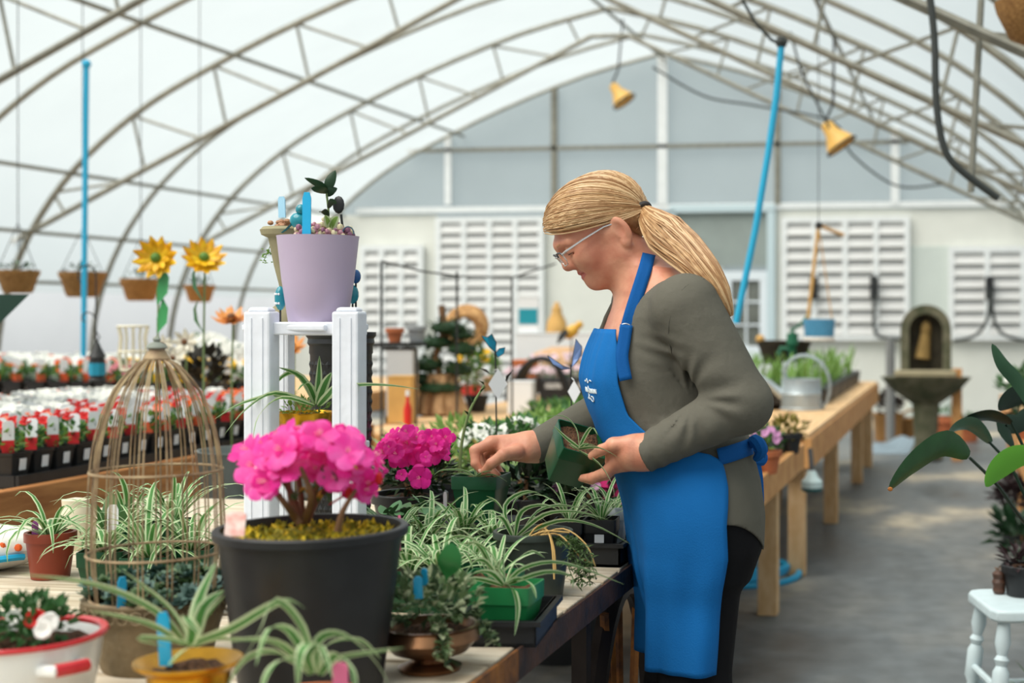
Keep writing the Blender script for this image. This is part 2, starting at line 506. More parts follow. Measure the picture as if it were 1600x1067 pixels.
def rnd(a, b, r=R): return a + (b - a) * r.random()
def leaf_path(az, el, L, droop, n=8, base=(0, 0, 0), curl=0):
    p = Vector(base); e = el; out = []; st = L / (n - 1)
    for i in range(n):
        out.append(p.copy())
        p = p + Vector((math.cos(e) * math.cos(az), math.cos(e) * math.sin(az), math.sin(e))) * st
        e -= droop / (n - 1) * (.35 + 1.3 * i / (n - 1)); az += curl / n
    return out
WP = [.6, .9, 1, 1, .92, .78, .52, .06]
def blade(b, az, el, L, w, droop, base=(0, 0, 0), curl=0, mis=(1, 0, 1), cols=(-1, -.5, .5, 1), fold=.35):
    p = leaf_path(az, el, L, droop, 8, base, curl)
    b.ribbon(p, [w * q for q in WP], side=Vector((-math.sin(az), math.cos(az), 0)), fold=fold, cols=cols, mis=mis)
def spider(root, base, n, L, w, seed, separate=True, mats=None, el=(.5, 1.35), droop=(1.2, 2.6), mis=(1, 0, 1), name='leaf', az=(0, 6.283)):
    rg = random.Random(seed); mats = mats or [M_stripe, M_cream]
    bb = MB()
    for i in range(n):
        b = MB() if separate else bb
        a = az[0] + (az[1] - az[0]) * (i + rg.random() * .8) / n
        e = rnd(*el, rg); l_ = L * rnd(.55, 1.1, rg)
        c = Vector(base) + Vector((math.cos(a), math.sin(a), 0)) * w * rnd(.3, 1.2, rg)
        blade(b, a, e, l_, w * rnd(.75, 1.1, rg), rnd(*droop, rg), c, rnd(-.6, .6, rg), mis)
        if separate: b.build(name, mats, root)
    if not separate: bb.build('foliage', mats, root)
def leaf2(b, p, d, L, W, mi=0, up=UP, fold=.3):
    d = Vector(d).normalized(); s = d.cross(up)
    if s.length < .05: s = d.orthogonal()
    s.normalize(); nn = s.cross(d)
    p = Vector(p)
    m1 = p + d * L * .45
    b.add([p, m1 + s * W * .5 + nn * fold * W, p + d * L, m1 - s * W * .5 + nn * fold * W, m1],
          [(0, 4, 1), (4, 2, 1), (0, 3, 4), (4, 3, 2)], mi)
def leafball(b, c, r, n, L, W, rg, mis=(0,), upb=.4):
    c = Vector(c)
    for i in range(n):
        while True:
            q = Vector((rg.uniform(-1, 1), rg.uniform(-1, 1), rg.uniform(-1, 1)))
            if .2 < q.length < 1: break
        p = c + Vector((q.x * r[0], q.y * r[1], q.z * r[2]))
        d = q + Vector((rg.uniform(-.6, .6), rg.uniform(-.6, .6), rg.uniform(-.3, .6) + upb))
        s = rg.uniform(.7, 1.2)
        leaf2(b, p, d, L * s, W * s, rg.choice(mis), up=Vector((rg.uniform(-.4, .4), rg.uniform(-.4, .4), 1)))
def round_pot(root, rt, rb, h, m, lip=.006, liph=.022, n=28, name='pot', wall=.004):
    b = MB()
    b.lathe([(rb, 0), (rt - lip * .3, h - liph), (rt + lip, h - liph), (rt + lip * 1.1, h - .002), (rt + lip * .8, h), (rt - wall, h), (rt - wall * 1.5, h - liph), (rt * .9 + rb * .1 - wall, h - .05 if h > .09 else h * .5)], n)
    return b.build(name, m, root)
def soil(root, r, z, m=None, seed=1, n=22, bumpy=.006, name='soil'):
    rg = random.Random(seed); b = MB(); rings = 6; vs = [(0, 0, z + bumpy)]; fs = []
    for i in range(1, rings + 1):
        for j in range(n):
            a = 6.2832 * j / n; rr = r * i / rings
            vs.append((rr * math.cos(a), rr * math.sin(a), z + (rg.uniform(-1, 1) * bumpy if i < rings else -.004)))
    for j in range(n): fs.append((0, 1 + j, 1 + (j + 1) % n))
    for i in range(rings - 1):
        for j in range(n):
            a, c = 1 + i * n, 1 + (i + 1) * n
            fs.append((a + j, c + j, c + (j + 1) % n, a + (j + 1) % n))
    b.add(vs, fs); return b.build(name, m or M_soil, root)
def square_rings(b, rings, mi=0, open_top=True, rc=.12):
    """rings of (half width, z): a rounded square swept up"""
    vs, fs = [], []; k = 12
    for hw, z in rings:
        c = hw * rc; q = []
        for sx_, sy_ in ((1, 1), (-1, 1), (-1, -1), (1, -1)):
            pts = [(hw, hw - c), (hw - c * .3, hw - c * .3), (hw - c, hw)]
            if sx_ * sy_ < 0: pts = pts[::-1]
            q += [(px * sx_, py * sy_, z) for px, py in pts]
        vs += q
    for i in range(len(rings) - 1):
        for j in range(k):
            fs.append((i * k + j, i * k + (j + 1) % k, (i + 1) * k + (j + 1) % k, (i + 1) * k + j))
    fs.append(tuple(range(k - 1, -1, -1))); fs.append(tuple((len(rings) - 1) * k + j for j in range(k)))
    return b.add(vs, fs, mi)
def square_pot(root, w, h, m, tap=.72, name='pot', rim=.028):
    a = w / 2; b = MB()
    square_rings(b, [(a * tap, 0), (a * .94, h - rim), (a * .985, h - rim), (a, h - .002), (a * .99, h), (a * .94, h), (a * .9, h - .018)])
    return b.build(name, m, root)
def square_soil(root, w, h, seed=1):
    b = MB(); a = w / 2 * .92; rg = random.Random(seed); k = 9; vs = []; fs = []
    for i in range(k):
        for j in range(k):
            vs.append((-a + 2 * a * i / (k - 1), -a + 2 * a * j / (k - 1), h - .012 + rg.uniform(-.004, .005)))
    for i in range(k - 1):
        for j in range(k - 1): fs.append((i * k + j, (i + 1) * k + j, (i + 1) * k + j + 1, i * k + j + 1))
    b.add(vs, fs); return b.build('soil', M_soil_s, root)
M_soil_s = mat('soil_with_perlite', (120, 84, 56), .95, var=(260, 0), rgb2=(66, 44, 30), bump=(150, .8))
def tag_mesh(b, c, w_, h, az=0, tilt=0, mi=0, th=.0012, point=True):
    rot = Euler((tilt, 0, az)).to_matrix(); c = Vector(c)
    o = [(-w_ / 2, 0), (w_ / 2, 0), (w_ / 2, h * .86), (w_ * .3, h), (-w_ * .3, h), (-w_ / 2, h * .86)]
    vs = [c + rot @ Vector((x, -th, z)) for x, z in o] + [c + rot @ Vector((x, th, z)) for x, z in o]
    b.add(vs, [tuple(range(6)), tuple(range(11, 5, -1))] + [(i, i + 6, (i + 1) % 6 + 6, (i + 1) % 6) for i in range(6)], mi)
def plant_tag(root, c, w_, h, m, az=0, tilt=0, name='plant_tag'):
    b = MB(); tag_mesh(b, c, w_, h, az, tilt); return b.build(name, m, root, smooth=False)
def petal_flower(b, c, nrm, r, petals=5, mi=0, rg=R, cup=.35, wid=.62, ci=None):
    nrm = Vector(nrm).normalized(); x = nrm.orthogonal().normalized(); y = nrm.cross(x); c = Vector(c)
    ph = rg.uniform(0, 6)
    for k in range(petals):
        a = ph + 6.2832 * k / petals; d = x * math.cos(a) + y * math.sin(a); s = nrm.cross(d)
        vs = []; L = r * rg.uniform(.88, 1.1)
        for t, wv, lift in ((.06, .16, .0), (.45, .85, .34), (.8, 1.0, .42), (1.0, .55, .30)):
            for cc in (-1, 0, 1):
                vs.append(c + d * L * (t if cc == 0 else t * .94) + s * cc * wv * wid * r * .78
                          + nrm * r * (cup * lift * 2 + (.10 if cc == 0 else rg.uniform(-.12, .12)) * (t > .5)))
        fs = [(i * 3 + j, i * 3 + j + 1, i * 3 + j + 4, i * 3 + j + 3) for i in range(3) for j in range(2)]
        b.add(vs, fs, mi)
    if ci is not None: b.ball(c + nrm * r * .12, r * .16, 6, ci)
# ------------------------------------------------------------------ benches
def bench(lab, X0, X1, Y0, Y1, z, legs, bh=.13, m=M_wood, mtop=M_woodp, front=None, legw=.085, left=False):
    r = thing('potting_bench', lab, 'bench', ((X0 + X1) / 2, (Y0 + Y1) / 2, 0))
    ox, oy = (X0 + X1) / 2, (Y0 + Y1) / 2
    def pt(name, c, s, mm, bev=.004):
        b = MB(); b.box((c[0] - ox, c[1] - oy, c[2]), s); return b.build(name, mm, r, smooth=False, bev=bev)
    f0, f1 = front or (Y0, Y1)
    pt('front_board', (X1 - .02, (f0 + f1) / 2, z - bh / 2 + .012), (.04, f1 - f0, bh), m)
    pt('rear_board', (X0 + .02, oy, z - bh / 2), (.04, Y1 - Y0, bh), m)
    pt('end_board', (ox, Y0 + .02, z - bh / 2), (X1 - X0 - .09, .04, bh), m)
    pt('end_board', (ox, Y1 - .02, z - bh / 2), (X1 - X0 - .09, .04, bh), m)
    nn = max(3, int((X1 - X0 - .08) / .15)); pw = (X1 - X0 - .08) / nn
    for i in range(nn):
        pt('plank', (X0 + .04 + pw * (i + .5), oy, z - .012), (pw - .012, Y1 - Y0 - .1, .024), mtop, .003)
    for y in legs:
        for x in (X1 - .02 - legw / 2 - .022, X0 + .06 + legw / 2):
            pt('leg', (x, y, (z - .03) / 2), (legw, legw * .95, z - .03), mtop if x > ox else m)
    return r
bench('pine bench along the aisle right behind the woman, nearer of two', -2.08, -.755, 4.3, 6.68, .665, (4.6, 6.05), .115)
bench('pine bench along the aisle beyond the watering can, farther of two', -3.2, -.74, 6.86, 12.2, .675, (6.98, 8.75, 10.85, 12.0), .15, mtop=M_woodp)
b = MB(); b.box((-.87, 9.53, .695), (.24, 5.34, .03)); tag(b.build('shelf_plank', M_woodp, smooth=False, bev=.004), 'wide pale plank laid along the aisle edge of the farther pine bench', 'plank')
bench('rough pine bench on the left with a heavy front board under black pots', -4.6, -2.82, 3.3, 6.6, .75, (3.5, 5.0, 6.45), .19, m=mat('bench_pine_orange', (206, 142, 82), .65, var=(5, 0), rgb2=(160, 100, 52), stretch=(6, .7, 6), bump=(40, .2)), front=(3.3, 5.32))
bench('pine bench far left carrying orange and yellow flowers', -7.4, -3.95, 7.5, 11.6, .75, (7.7, 9.6, 11.4), .13)
bench('pine bench on the right side of the aisle with orange legs', .27, 1.2, 6.9, 12.0, .62, (7.05, 9.5, 11.9), .13)

# ------------------------------------------------------------------ seedling pots on the left benches
stick = mat('price_sticker', (232, 234, 236), .5)
tagred = mat('tag_red_print', (206, 40, 44), .45); tagor = mat('tag_orange_print', (232, 96, 56), .45)
def seed_meshes(kind, seed):
    rg = random.Random(seed); P = {}
    b = MB(); square_rings(b, [(.036, 0), (.047, .088), (.05, .09), (.051, .1), (.046, .1), (.044, .088)]); P['pot'] = (b, [M_black])
    b = MB(); leafball(b, (0, 0, .125), (.042, .042, .04), 46, .035, .02, rg, (0, 0, 1)); P['foliage'] = (b, [M_green, M_lime])
    fm_ = {'red': M_red, 'orange': M_orange, 'white': M_white, 'coral': M_coral, 'yellow': M_yellow}[kind]
    b = MB()
    for i in range(5 if kind in ('white', 'yellow') else 4):
        a = rg.uniform(0, 6.28); rr = rg.uniform(.005, .04)
        petal_flower(b, (rr * math.cos(a), rr * math.sin(a), rg.uniform(.15, .19)), (rg.uniform(-.2, .8), rg.uniform(-.8, .2), .7), .028 if kind in ('white', 'yellow') else .02, 5, 0, rg)
    P['flower'] = (b, [fm_])
    b = MB(); az = rg.uniform(.3, .9); tl = rg.uniform(-.15, .1); c = Vector((.02, -.03, .095))
    tag_mesh(b, c, .034, .05, az, tl, 1, .0012); rot = Euler((tl, 0, az)).to_matrix()
    tag_mesh(b, c + rot @ Vector((0, 0, .043)), .034, .06, az, tl, 0, .0014)
    P['plant_tag'] = (b, [M_tag, {'red': tagred, 'orange': tagor, 'coral': tagor, 'white': M_tag, 'yellow': M_yellow}[kind]])
    b = MB(); b.box((.0485, 0, .062), (.002, .03, .036), Euler((0, math.radians(6), 0)).to_matrix()); P['price_sticker'] = (b, [stick])
    return P
SEED = {}
for k_ in ('red', 'orange', 'white', 'coral', 'yellow'):
    for s_ in range(2):
        P = seed_meshes(k_, hash_ := (len(SEED) * 17 + 5))
        d = {nm: b.mesh('seedling_' + nm, ms, smooth=(nm == 'pot')) for nm, (b, ms) in P.items()}
        j = MB(); ms_all = []
        for nm, (b, ms) in P.items():
            o_ = len(ms_all); ms_all += ms; j.add(b.v, b.f, [q + o_ for q in b.m])
        d['joined'] = j.mesh('seedling_pot', ms_all, smooth=False)
        SEED[(k_, s_)] = d
CNAME = {'red': 'red', 'orange': 'orange', 'white': 'white', 'coral': 'coral pink', 'yellow': 'yellow'}
def seedling(kind, loc, lab, grp, parts, rg, sc_=1.0):
    d = SEED[(kind, rg.randrange(2))]
    if parts:
        r = thing('seedling_pot', lab, 'potted flower', loc, grp)
        for nm in ('pot', 'foliage', 'flower', 'plant_tag', 'price_sticker'):
            o_ = link(nm, d[nm], r)
            if nm == 'flower': o_['kind'] = 'stuff'
    else:
        r = tag(link('seedling_pot', d['joined']), lab, 'potted flower', grp); r.location = loc
        r.rotation_euler.z = 0 if rg.random() < .6 else rg.uniform(-.2, .2)
    r.scale = (sc_,) * 3
rg = random.Random(11)
for j in range(11):
    for i in range(18):
        u = rg.random()
        if j < 3: kd = 'red' if u < (.85 if i < 8 else .45) else ('orange' if u < .93 else 'coral')
        elif j < 6: kd = 'white' if u < (.75 if i < 8 else .35) else ('red' if u < .85 else 'coral')
        else: kd = ('white' if u < .9 else 'orange') if i < 9 else ('coral' if u < .55 else 'white')
        seedling(kd, (-2.935 - .1085 * j, 4.0 + .1085 * i, .762), '%s flowers in black pot, %s from near end, %s row of left bench'
                 % (CNAME[kd], ORD[i], ORD[j]), 'seedling pots on the left bench', j < 3, rg)
# carrying trays under them
for i in range(5):
    b = MB(); y0 = 3.95 + .4 * i
    for (c, s_) in (((-3.46, y0 + .195, .756), (1.18, .385, .008)), ((-2.872, y0 + .195, .775), (.012, .385, .035)), ((-3.46, y0 + .004, .775), (1.16, .008, .035))):
        b.box(c, s_)
    tag(b.build('carry_tray', M_black, smooth=False), 'flat black tray under seedling pots on left bench, %s from the near end' % ORD[i], 'tray', 'trays on the left bench')
for j in range(7):
    for i in range(21):
        X = -7.1 + .15 * i; u = rg.random()
        if j == 0: kd = 'orange' if X < -4.95 else 'yellow'
        else: kd = 'white' if u < .8 else ('orange' if X < -5 else 'coral')
        if j > 0 and X > -4.9 and (j > 2 or u < .5): continue
        seedling(kd, (X, 7.72 + .17 * j, .755), 'potted %s flowers on far left bench, %s row back, %s from left'
                 % (CNAME[kd], ORD[j], 'twenty-first' if i > 19 else ORD[i]), 'potted flowers on the far left bench', False, rg, 1.35)

# ------------------------------------------------------------------ garden ornaments on the left
def stake_flower(name, lab, cat, p, r_, mp_, mc, zb, petals=11, leaves=(), nrm=(.25, -1, .15), stem=M_gstem):
    p = Vector(p); r = thing(name, lab, cat, (p.x, p.y, zb)); h = p.z - zb
    b = MB(); b.tube([(0, 0, 0), (0, 0, h * .5), (0, .01, h)], .004, 5); b.build('stem', stem, r)
    nrm = Vector(nrm).normalized(); x = nrm.orthogonal().normalized(); y = nrm.cross(x)
    for ring, (rr, cnt, off) in enumerate(((r_, petals, 0), (r_ * .72, petals - 2, .3))):
        for k in range(cnt):
            a = off + 6.2832 * k / cnt; d = x * math.cos(a) + y * math.sin(a)
            b = MB(); c = Vector((0, 0, h)) + nrm * (.006 + .012 * ring)
            path = [c + d * rr * t + nrm * rr * (.35 * t * t * (1 + .6 * ring)) for t in (.12, .4, .7, 1)]
            b.ribbon(path, [rr * .1, rr * .2, rr * .19, rr * .03], side=nrm.cross(d), fold=.3, cols=(-1, 0, 1), mis=(0, 0)); b.build('petal', mp_, r)
    b = MB(); b.ball(Vector((0, 0, h)) + nrm * .02, r_ * .24, 10); b.build('centre', mc, r)
    for (zz, az, L, w_) in leaves:
        b = MB(); e = Vector((math.cos(az), math.sin(az), 0))
        base = Vector((0, 0, zz - zb))
        b.ribbon([base, base + e * L * .18 + UP * L * .35, base + e * L * .24 + UP * L * .7, base + e * L * .16 + UP * L], [.004, w_, w_ * .8, .002], side=e * .5 + Vector((.6, -.3, 0)), fold=.25, cols=(-1, 0, 1), mis=(0, 0))
        b.build('leaf', mat('metal_leaf_green', (64, 150, 88), .4), r)
    return r
mgc = mat('flower_centre_green', (92, 130, 50), .6)
mmy = mat('metal_petal_yellow', (246, 200, 30), .4, var=(30, 0), rgb2=(214, 150, 20))
p1, p2 = at(246, 404, 5.3), at(318, 406, 5.4)
stake_flower('sunflower_stake', 'yellow metal sunflower on a stake, the one facing out nearer the blue strap', 'garden stake', p1, .082, mmy, mgc, .76, 12, ((at(0, 475, 5.3).z, 0, .14, .03), (at(0, 520, 5.3).z, 0, .13, .028)))
stake_flower('sunflower_stake', 'yellow metal sunflower on a stake, the one tilted to the right', 'garden stake', p2, .082, mmy, mgc, .76, 12, ((at(0, 472, 5.4).z, 3.1, .15, .034), (at(0, 520, 5.4).z, 3.1, .13, .03)), nrm=(.5, -.7, .5))
stake_flower('orange_flower_stake', 'orange drooping metal flower on a stake behind the white stand', 'garden stake', at(362, 503, 5.6), .075, mat('metal_petal_orange', (226, 150, 74), .45), mat('flower_centre_brown', (110, 70, 40), .6), .76, 9, nrm=(.1, -.35, .8))
stake_flower('orange_flower_stake', 'small orange metal flower seen between the posts of the white stand', 'garden stake', at(458, 545, 5.8), .06, mat('metal_petal_orange', (226, 150, 74), .45), mat('flower_centre_brown', (110, 70, 40), .6), .0, 8, nrm=(.1, -.6, .6))
for i, (x, y, d, s) in enumerate(((272, 560, 6.2, .05), (290, 535, 6.3, .06), (255, 540, 6.4, .05))):
    stake_flower('cream_flower_stake', '%s cream metal flower on a stake behind the birdcage' % ('lowest', 'right-hand', 'left-hand')[i], 'garden stake', at(x, y, d), s, mat('metal_petal_cream', (236, 230, 212), .5), mat('flower_centre_brown', (110, 70, 40), .6), .76, 8)

# cream wire basket
p = at(208, 585, 6.2); r = thing('wire_basket', 'cream openwork metal basket behind the birdcage', 'basket', (p.x, p.y, .76))
cw = mat('cream_metal', (232, 224, 200), .5)
h0 = p.z - .76
b = MB(); b.tube([(0, 0, 0), (0, 0, h0)], .012, 6); b.lathe([(.06, 0), (.06, .008), (.012, .02)], 12); b.build('foot', cw, r)
for k in range(12):
    a = 6.2832 * k / 12; b = MB()
    b.tube([(math.cos(a) * q, math.sin(a) * q, h0 + z) for q, z in ((.01, 0), (.05, .02), (.06, .08), (.052, .16), (.062, .21))], .0045, 5); b.build('rib', cw, r)
for zz, rr in ((.02, .05), (.21, .062), (.1, .059)):
    b = MB(); b.tube([(math.cos(6.2832 * j / 20) * rr, math.sin(6.2832 * j / 20) * rr, h0 + zz) for j in range(20)], .005, 5, closed=True); b.build('hoop', cw, r)

# shepherd hook with teal lantern
p = at(150, 620, 6.4); r = thing('shepherd_hook', 'thin dark iron hook with a curl standing left of the cream basket', 'hook', (p.x, p.y, .76))
iron = mat('dark_iron', (58, 58, 58), .5, .5)
zt = at(150, 430, 6.4).z - .76
b = MB(); b.tube([(0, 0, 0), (0, 0, zt)] + [(-.045 + .045 * math.cos(a), 0, zt + .045 * math.sin(a)) for a in [i * .5 for i in range(1, 9)]], .0035, 6); b.build('rod', iron, r)
zc = at(150, 500, 6.4).z - .76
b = MB(); b.tube([(-.05 + (.05 - .006 * i) * math.cos(i * .6), 0, zc + (.05 - .006 * i) * math.sin(i * .6)) for i in range(8)], .003, 6); b.build('curl', iron, r)
p = at(152, 597, 6.3); r = thing('lantern', 'small dark lantern with teal glass below the iron hook', 'lantern', p)
b = MB(); b.lathe([(.035, 0), (.04, .01), (.03, .02), (.034, .09), (.03, .11)], 8); b.build('frame', iron, r)
b = MB(); b.lathe([(.036, .03), (.037, .085)], 8); b.build('glass', mat('teal_glass', (40, 150, 180), .2), r)
b = MB(); b.lathe([(.04, .11), (.018, .15), (.006, .18)], 8); b.tube([(0, 0, .18), (.012, 0, .2), (0, 0, .22), (-.012, 0, .2), (0, 0, .18)], .003, 5); b.build('cap', iron, r)

def bushy(name, lab, cat, p, zb, rad, n, L, W, mats, seed, potm=None, pr=.07, ph=.1, group=None, mis=None, flowers=None):
    """potted bush: p = centre of the crown, zb = what the pot stands on"""
    p = Vector(p); r = thing(name, lab, cat, (p.x, p.y, zb), group); rg_ = random.Random(seed)
    if potm is not None:
        round_pot(r, pr, pr * .75, ph, potm, n=16); soil(r, pr * .92, ph - .015, seed=seed, n=12)
    b = MB(); hc = p.z - zb
    b.tube([(0, 0, 0 if potm is None else ph - .03), (.005, 0, hc)], .006, 5); b.build('stem', M_stem, r)
    b = MB(); leafball(b, (0, 0, hc), rad, n, L, W, rg_, mis or tuple(range(len(mats)))); b.build('foliage', mats, r, smooth=False)
    if flowers:
        fm_, cnt, fr = flowers; b = MB()
        for i in range(cnt):
            q = Vector((rg_.uniform(-1, 1), rg_.uniform(-1, 1), rg_.uniform(0, 1))).normalized()
            petal_flower(b, Vector((q.x * rad[0], q.y * rad[1], hc + q.z * rad[2])), q + Vector((0, -.5, .3)), fr, 5, 0, rg_)
        b.build('flower', fm_, r, kind='stuff')
    return r
bushy('dark_leaf_plant', 'plant with nearly black leaves behind the birdcage top', 'plant', at(322, 590, 6.6), .76, (.12, .1, .1), 90, .08, .05, [mat('leaf_black_green', (46, 42, 34), .5, var=(20, .3))], 3, M_black)
bushy('pink_flower_pot', 'pot of dusty pink blooms left of the birdcage finial', 'plant', at(196, 582, 6.5), .76, (.06, .06, .05), 50, .04, .025, [M_green], 4, M_black, flowers=(mat('petal_dusty', (190, 110, 118), .5), 12, .02))
for i, (x, y, d) in enumerate(((345, 558, 8.6), (372, 590, 8.4), (320, 545, 9.2), (395, 560, 9.0))):
    bushy('white_flower_pot', ('white flowering pot behind the dark leaved plant', 'white flowering pot just left of the white stand', 'white flowering pot far behind the birdcage', 'white flowering pot hidden mostly by the white stand')[i], 'plant', at(x, y, d), .76, (.16, .14, .09), 80, .05, .03, [M_green, M_white], 20 + i, M_black, flowers=(M_white, 40, .03))

# hanging baskets on a pipe along the left wall
wick = mat('woven_coir', (178, 132, 76), .8, var=(60, 0), rgb2=(128, 88, 46), bump=(90, .6), stretch=(1, 1, 3))
a_, b_ = at(-60, 400, 8.4), at(420, 425, 11.5)
hb = [(28, 438, 9.0, 62), (129, 444, 9.7, 68), (220, 450, 10.4, 60), (312, 452, 10.9, 46)]
hl = ['nearest hanging coir basket at the left edge of the photo', 'hanging coir basket partly behind the blue strap', 'hanging coir basket below the front yellow sunflower', 'hanging coir basket farthest along, beside the tilted sunflower']
for (x, y, d, wpx), lab in zip(hb, hl):
    p = at(x, y + 20, d); rr = wpx / F * d / 2
    r = thing('hanging_basket', lab, 'hanging basket', p, 'hanging baskets on the left')
    hh = rr * 1.15
    b = MB(); b.lathe([(rr * .62, 0), (rr * .72, hh * .1), (rr * .92, hh * .7), (rr * 1.0, hh * .78), (rr * 1.04, hh), (rr * .95, hh), (rr * .9, hh * .85)], 20); b.build('basket', wick, r)
    soil(r, rr * .92, hh * .88, n=12)
    b = MB(); leafball(b, (0, 0, hh * 1.1), (rr * .7, rr * .7, rr * .22), 26, .05, .025, random.Random(int(x)), (0, 1)); b.build('foliage', [M_grey, M_dgreen], r, smooth=False)
    ytop = outer(p.x - XC) - p.z - .1
    for k in range(3):
        a = 2.1 * k; b = MB(); b.tube([(rr * math.cos(a), rr * math.sin(a), hh), (0, 0, hh + .3)], .0025, 4); b.build('wire', iron, r)
    b = MB(); b.tube([(0, 0, hh + .3), (0, 0, max(ytop, hh + .4))], .003, 4); b.build('hanger', iron, r)

# blue straps hanging from the frame
bs = mat('blue_strap', (40, 172, 214), .5)
pa, pb = at(135, 100, 9.0), at(130, 610, 9.0)
b = MB(); b.tube([pa, at(133, 300, 9.0), pb], .017, 6); b.ball(pa, .03, 8); tag(b.build('blue_strap', bs), 'bright blue strap hanging straight down on the left', 'strap')
pa = at(1221, 70, 6.6)
b = MB(); b.tube([pa, at(1213, 150, 6.6), at(1200, 240, 6.6), at(1180, 360, 6.6), at(1150, 505, 6.6)], .017, 6); tag(b.build('blue_strap', bs), 'bright blue hose slanting down behind the woman', 'strap')
b = MB(); b.tube([at(1160, 0, 6.6), at(1180, 35, 6.6), at(1205, 62, 6.6), at(1221, 70, 6.6)], .008, 6); b.ball(at(1221, 66, 6.6), .03, 8)
tag(b.build('rope_end', mat('black_cord', (56, 60, 58), .6)), 'dark cord tying the slanting blue hose to the roof', 'cord')

# dark green hopper at the left edge
p = at(-30, 500, 5.2)
b = MB(); t_, q_ = at(46, 460, 5.2), at(-130, 460, 5.2)
lo1, lo2 = at(-10, 515, 5.2), at(-110, 515, 5.2)
dv = FW * .3
vs_ = [q_, t_, at(44, 461, 5.45), at(-130, 461, 5.45), lo2, lo1, at(-10, 511, 5.45), at(-110, 511, 5.45)]
b.add(vs_, [(0, 1, 2, 3), (7, 6, 5, 4), (0, 4, 5, 1), (1, 5, 6, 2), (2, 6, 7, 3), (3, 7, 4, 0)])
r = thing('hopper', 'dark green tapered planter box at the left edge under the nearest coir basket', 'planter', (p.x, p.y, .751))
b.build('box', mat('dark_green_plastic', (26, 58, 46), .5), r, world=True, smooth=False)
pm = (lo1 + lo2) / 2 + dv * .5; b = MB(); b.tube([pm + Vector((0, 0, .02)), (pm.x, pm.y, .751)], .025, 8); b.build('post', iron, r, world=True)

# galvanised tub on the floor side between bench and stand
p = at(392, 790, 4.6); r = thing('metal_tub', 'grey galvanised tub behind the birdcage, left of the white stand', 'tub', (p.x, p.y, 0))
zt = at(370, 702, 4.6).z
b = MB(); b.lathe([(.1, zt - .26), (.13, zt - .25), (.165, zt - .02), (.172, zt), (.16, zt), (.15, zt - .03)], 24); b.build('body', mat('galvanised_dull', (120, 126, 122), .45, .6, var=(12, .2)), r)
b = MB(); b.lathe([(.14, 0), (.14, .03), (.03, .05), (.03, zt - .3), (.12, zt - .27), (.12, zt - .255)], 16); b.build('stand', iron, r)
# ------------------------------------------------------------------ middle distance: things on the far bench
ZB = .68
terra = mat('terracotta', (196, 112, 72), .8, var=(20, .2))
tan = mat('tan_wood', (216, 168, 96), .7, var=(10, .15))
# black wire rack
r = thing('wire_rack', 'thin black metal shelf rack left of the topiary', 'rack', at(600, 560, 7.0).xy.to_3d()); D = 7.0
def rtube(name, pts, rad=.008):
    rad *= .65
    b = MB(); b.tube([Vector((q.x, q.y, q.z)) for q in pts], rad, 6); b.build(name, iron, r, world=True)
for x in (596, 714, 800):
    dd = 7.0 + (x - 596) / 204 * 1.0; q = at(x, 410 + (x - 596) * .12, dd); rtube('post', [Vector((q.x, q.y, 0 if x == 596 else .68)), q], .010)
rtube('rail', [at(596, 408, 7), at(660, 424, 7.3), at(714, 431, 7.6), at(800, 434, 8)]); rtube('rail', [at(800, 434, 8), at(868, 412, 8.4)])
rtube('rail', [at(596, 545, 7), at(650, 545, 7.2)], .012); rtube('rail', [at(596, 680, 7), at(650, 680, 7.2)], .012)
b = MB(); q = at(622, 538, 7.1); b.box(q, (.2, .25, .02)); b.build('shelf', iron, r, world=True, smooth=False)
rtube('post', [Vector((at(650, 545, 7.2).x, at(650, 545, 7.2).y, 0)), at(650, 545, 7.2)], .008)
zs = at(622, 538, 7.1).z + .011
q = at(617, 520, 7.1); r = thing('clay_pot', 'small clay pot on the shelf of the black wire rack', 'pot', (q.x, q.y, zs)); round_pot(r, .04, .028, .07, terra, n=16); soil(r, .036, .06, n=10)
q = at(645, 515, 7.15); r = thing('grey_pot', 'grey pot beside the small clay pot on the wire rack', 'pot', (q.x, q.y + .05, zs)); round_pot(r, .045, .035, .08, mat('grey_ceramic', (150, 154, 156), .5), n=16); soil(r, .04, .07, n=10)
def carton(name, lab, cat, x0, x1, y0, d, zb, m, dep=.15, extra=None):
    p0, p1 = at(x0, y0, d), at(x1, y0, d); h = p0.z - zb; c = (p0 + p1) / 2
    r = thing(name, lab, cat, (c.x, c.y + dep / 2, zb), rotz=YAW); W = (p1 - p0).length
    b = MB(); b.box((0, 0, h / 2), (W, dep, h)); b.build('body', m, r, smooth=False, bev=.004)
    if extra:
        em, z0, z1 = extra; b = MB(); b.box((0, -dep / 2 - .002, h * (z0 + z1) / 2), (W * .92, .004, h * (z1 - z0))); b.build('print', em, r, smooth=False)
    b = MB(); b.box((0, 0, h + .004), (W * 1.03, dep * 1.03, .008)); b.build('lid', m, r, smooth=False)
    return r
carton('cardboard_box', 'tan box standing below the wire rack shelf', 'box', 602, 640, 590, 7.9, ZB, tan)
carton('grey_crate', 'pale grey crate on the bench behind the tan box', 'crate', 600, 642, 548, 8.4, ZB, mat('pale_grey_plastic', (200, 200, 200), .5))
carton('seed_box', 'white box with red printed band beside the topiary', 'box', 716, 750, 578, 9.2, ZB, M_tag, .1, (mat('red_print', (226, 70, 64), .5), .32, .6))
carton('white_tub', 'plain white square tub left of the black flower packs', 'tub', 790, 828, 598, 8.6, ZB, M_tag)
carton('white_counter', 'white box shelf far behind the flower packs', 'shelf', 800, 990, 522, 12.75, 0, M_tag, .4)
carton('teal_box', 'white box with teal print on the far shelf', 'box', 808, 840, 466, 12.8, at(820, 522, 12.75).z + .012, M_tag, .1, (mat('teal_print', (32, 150, 168), .5), .25, .7))
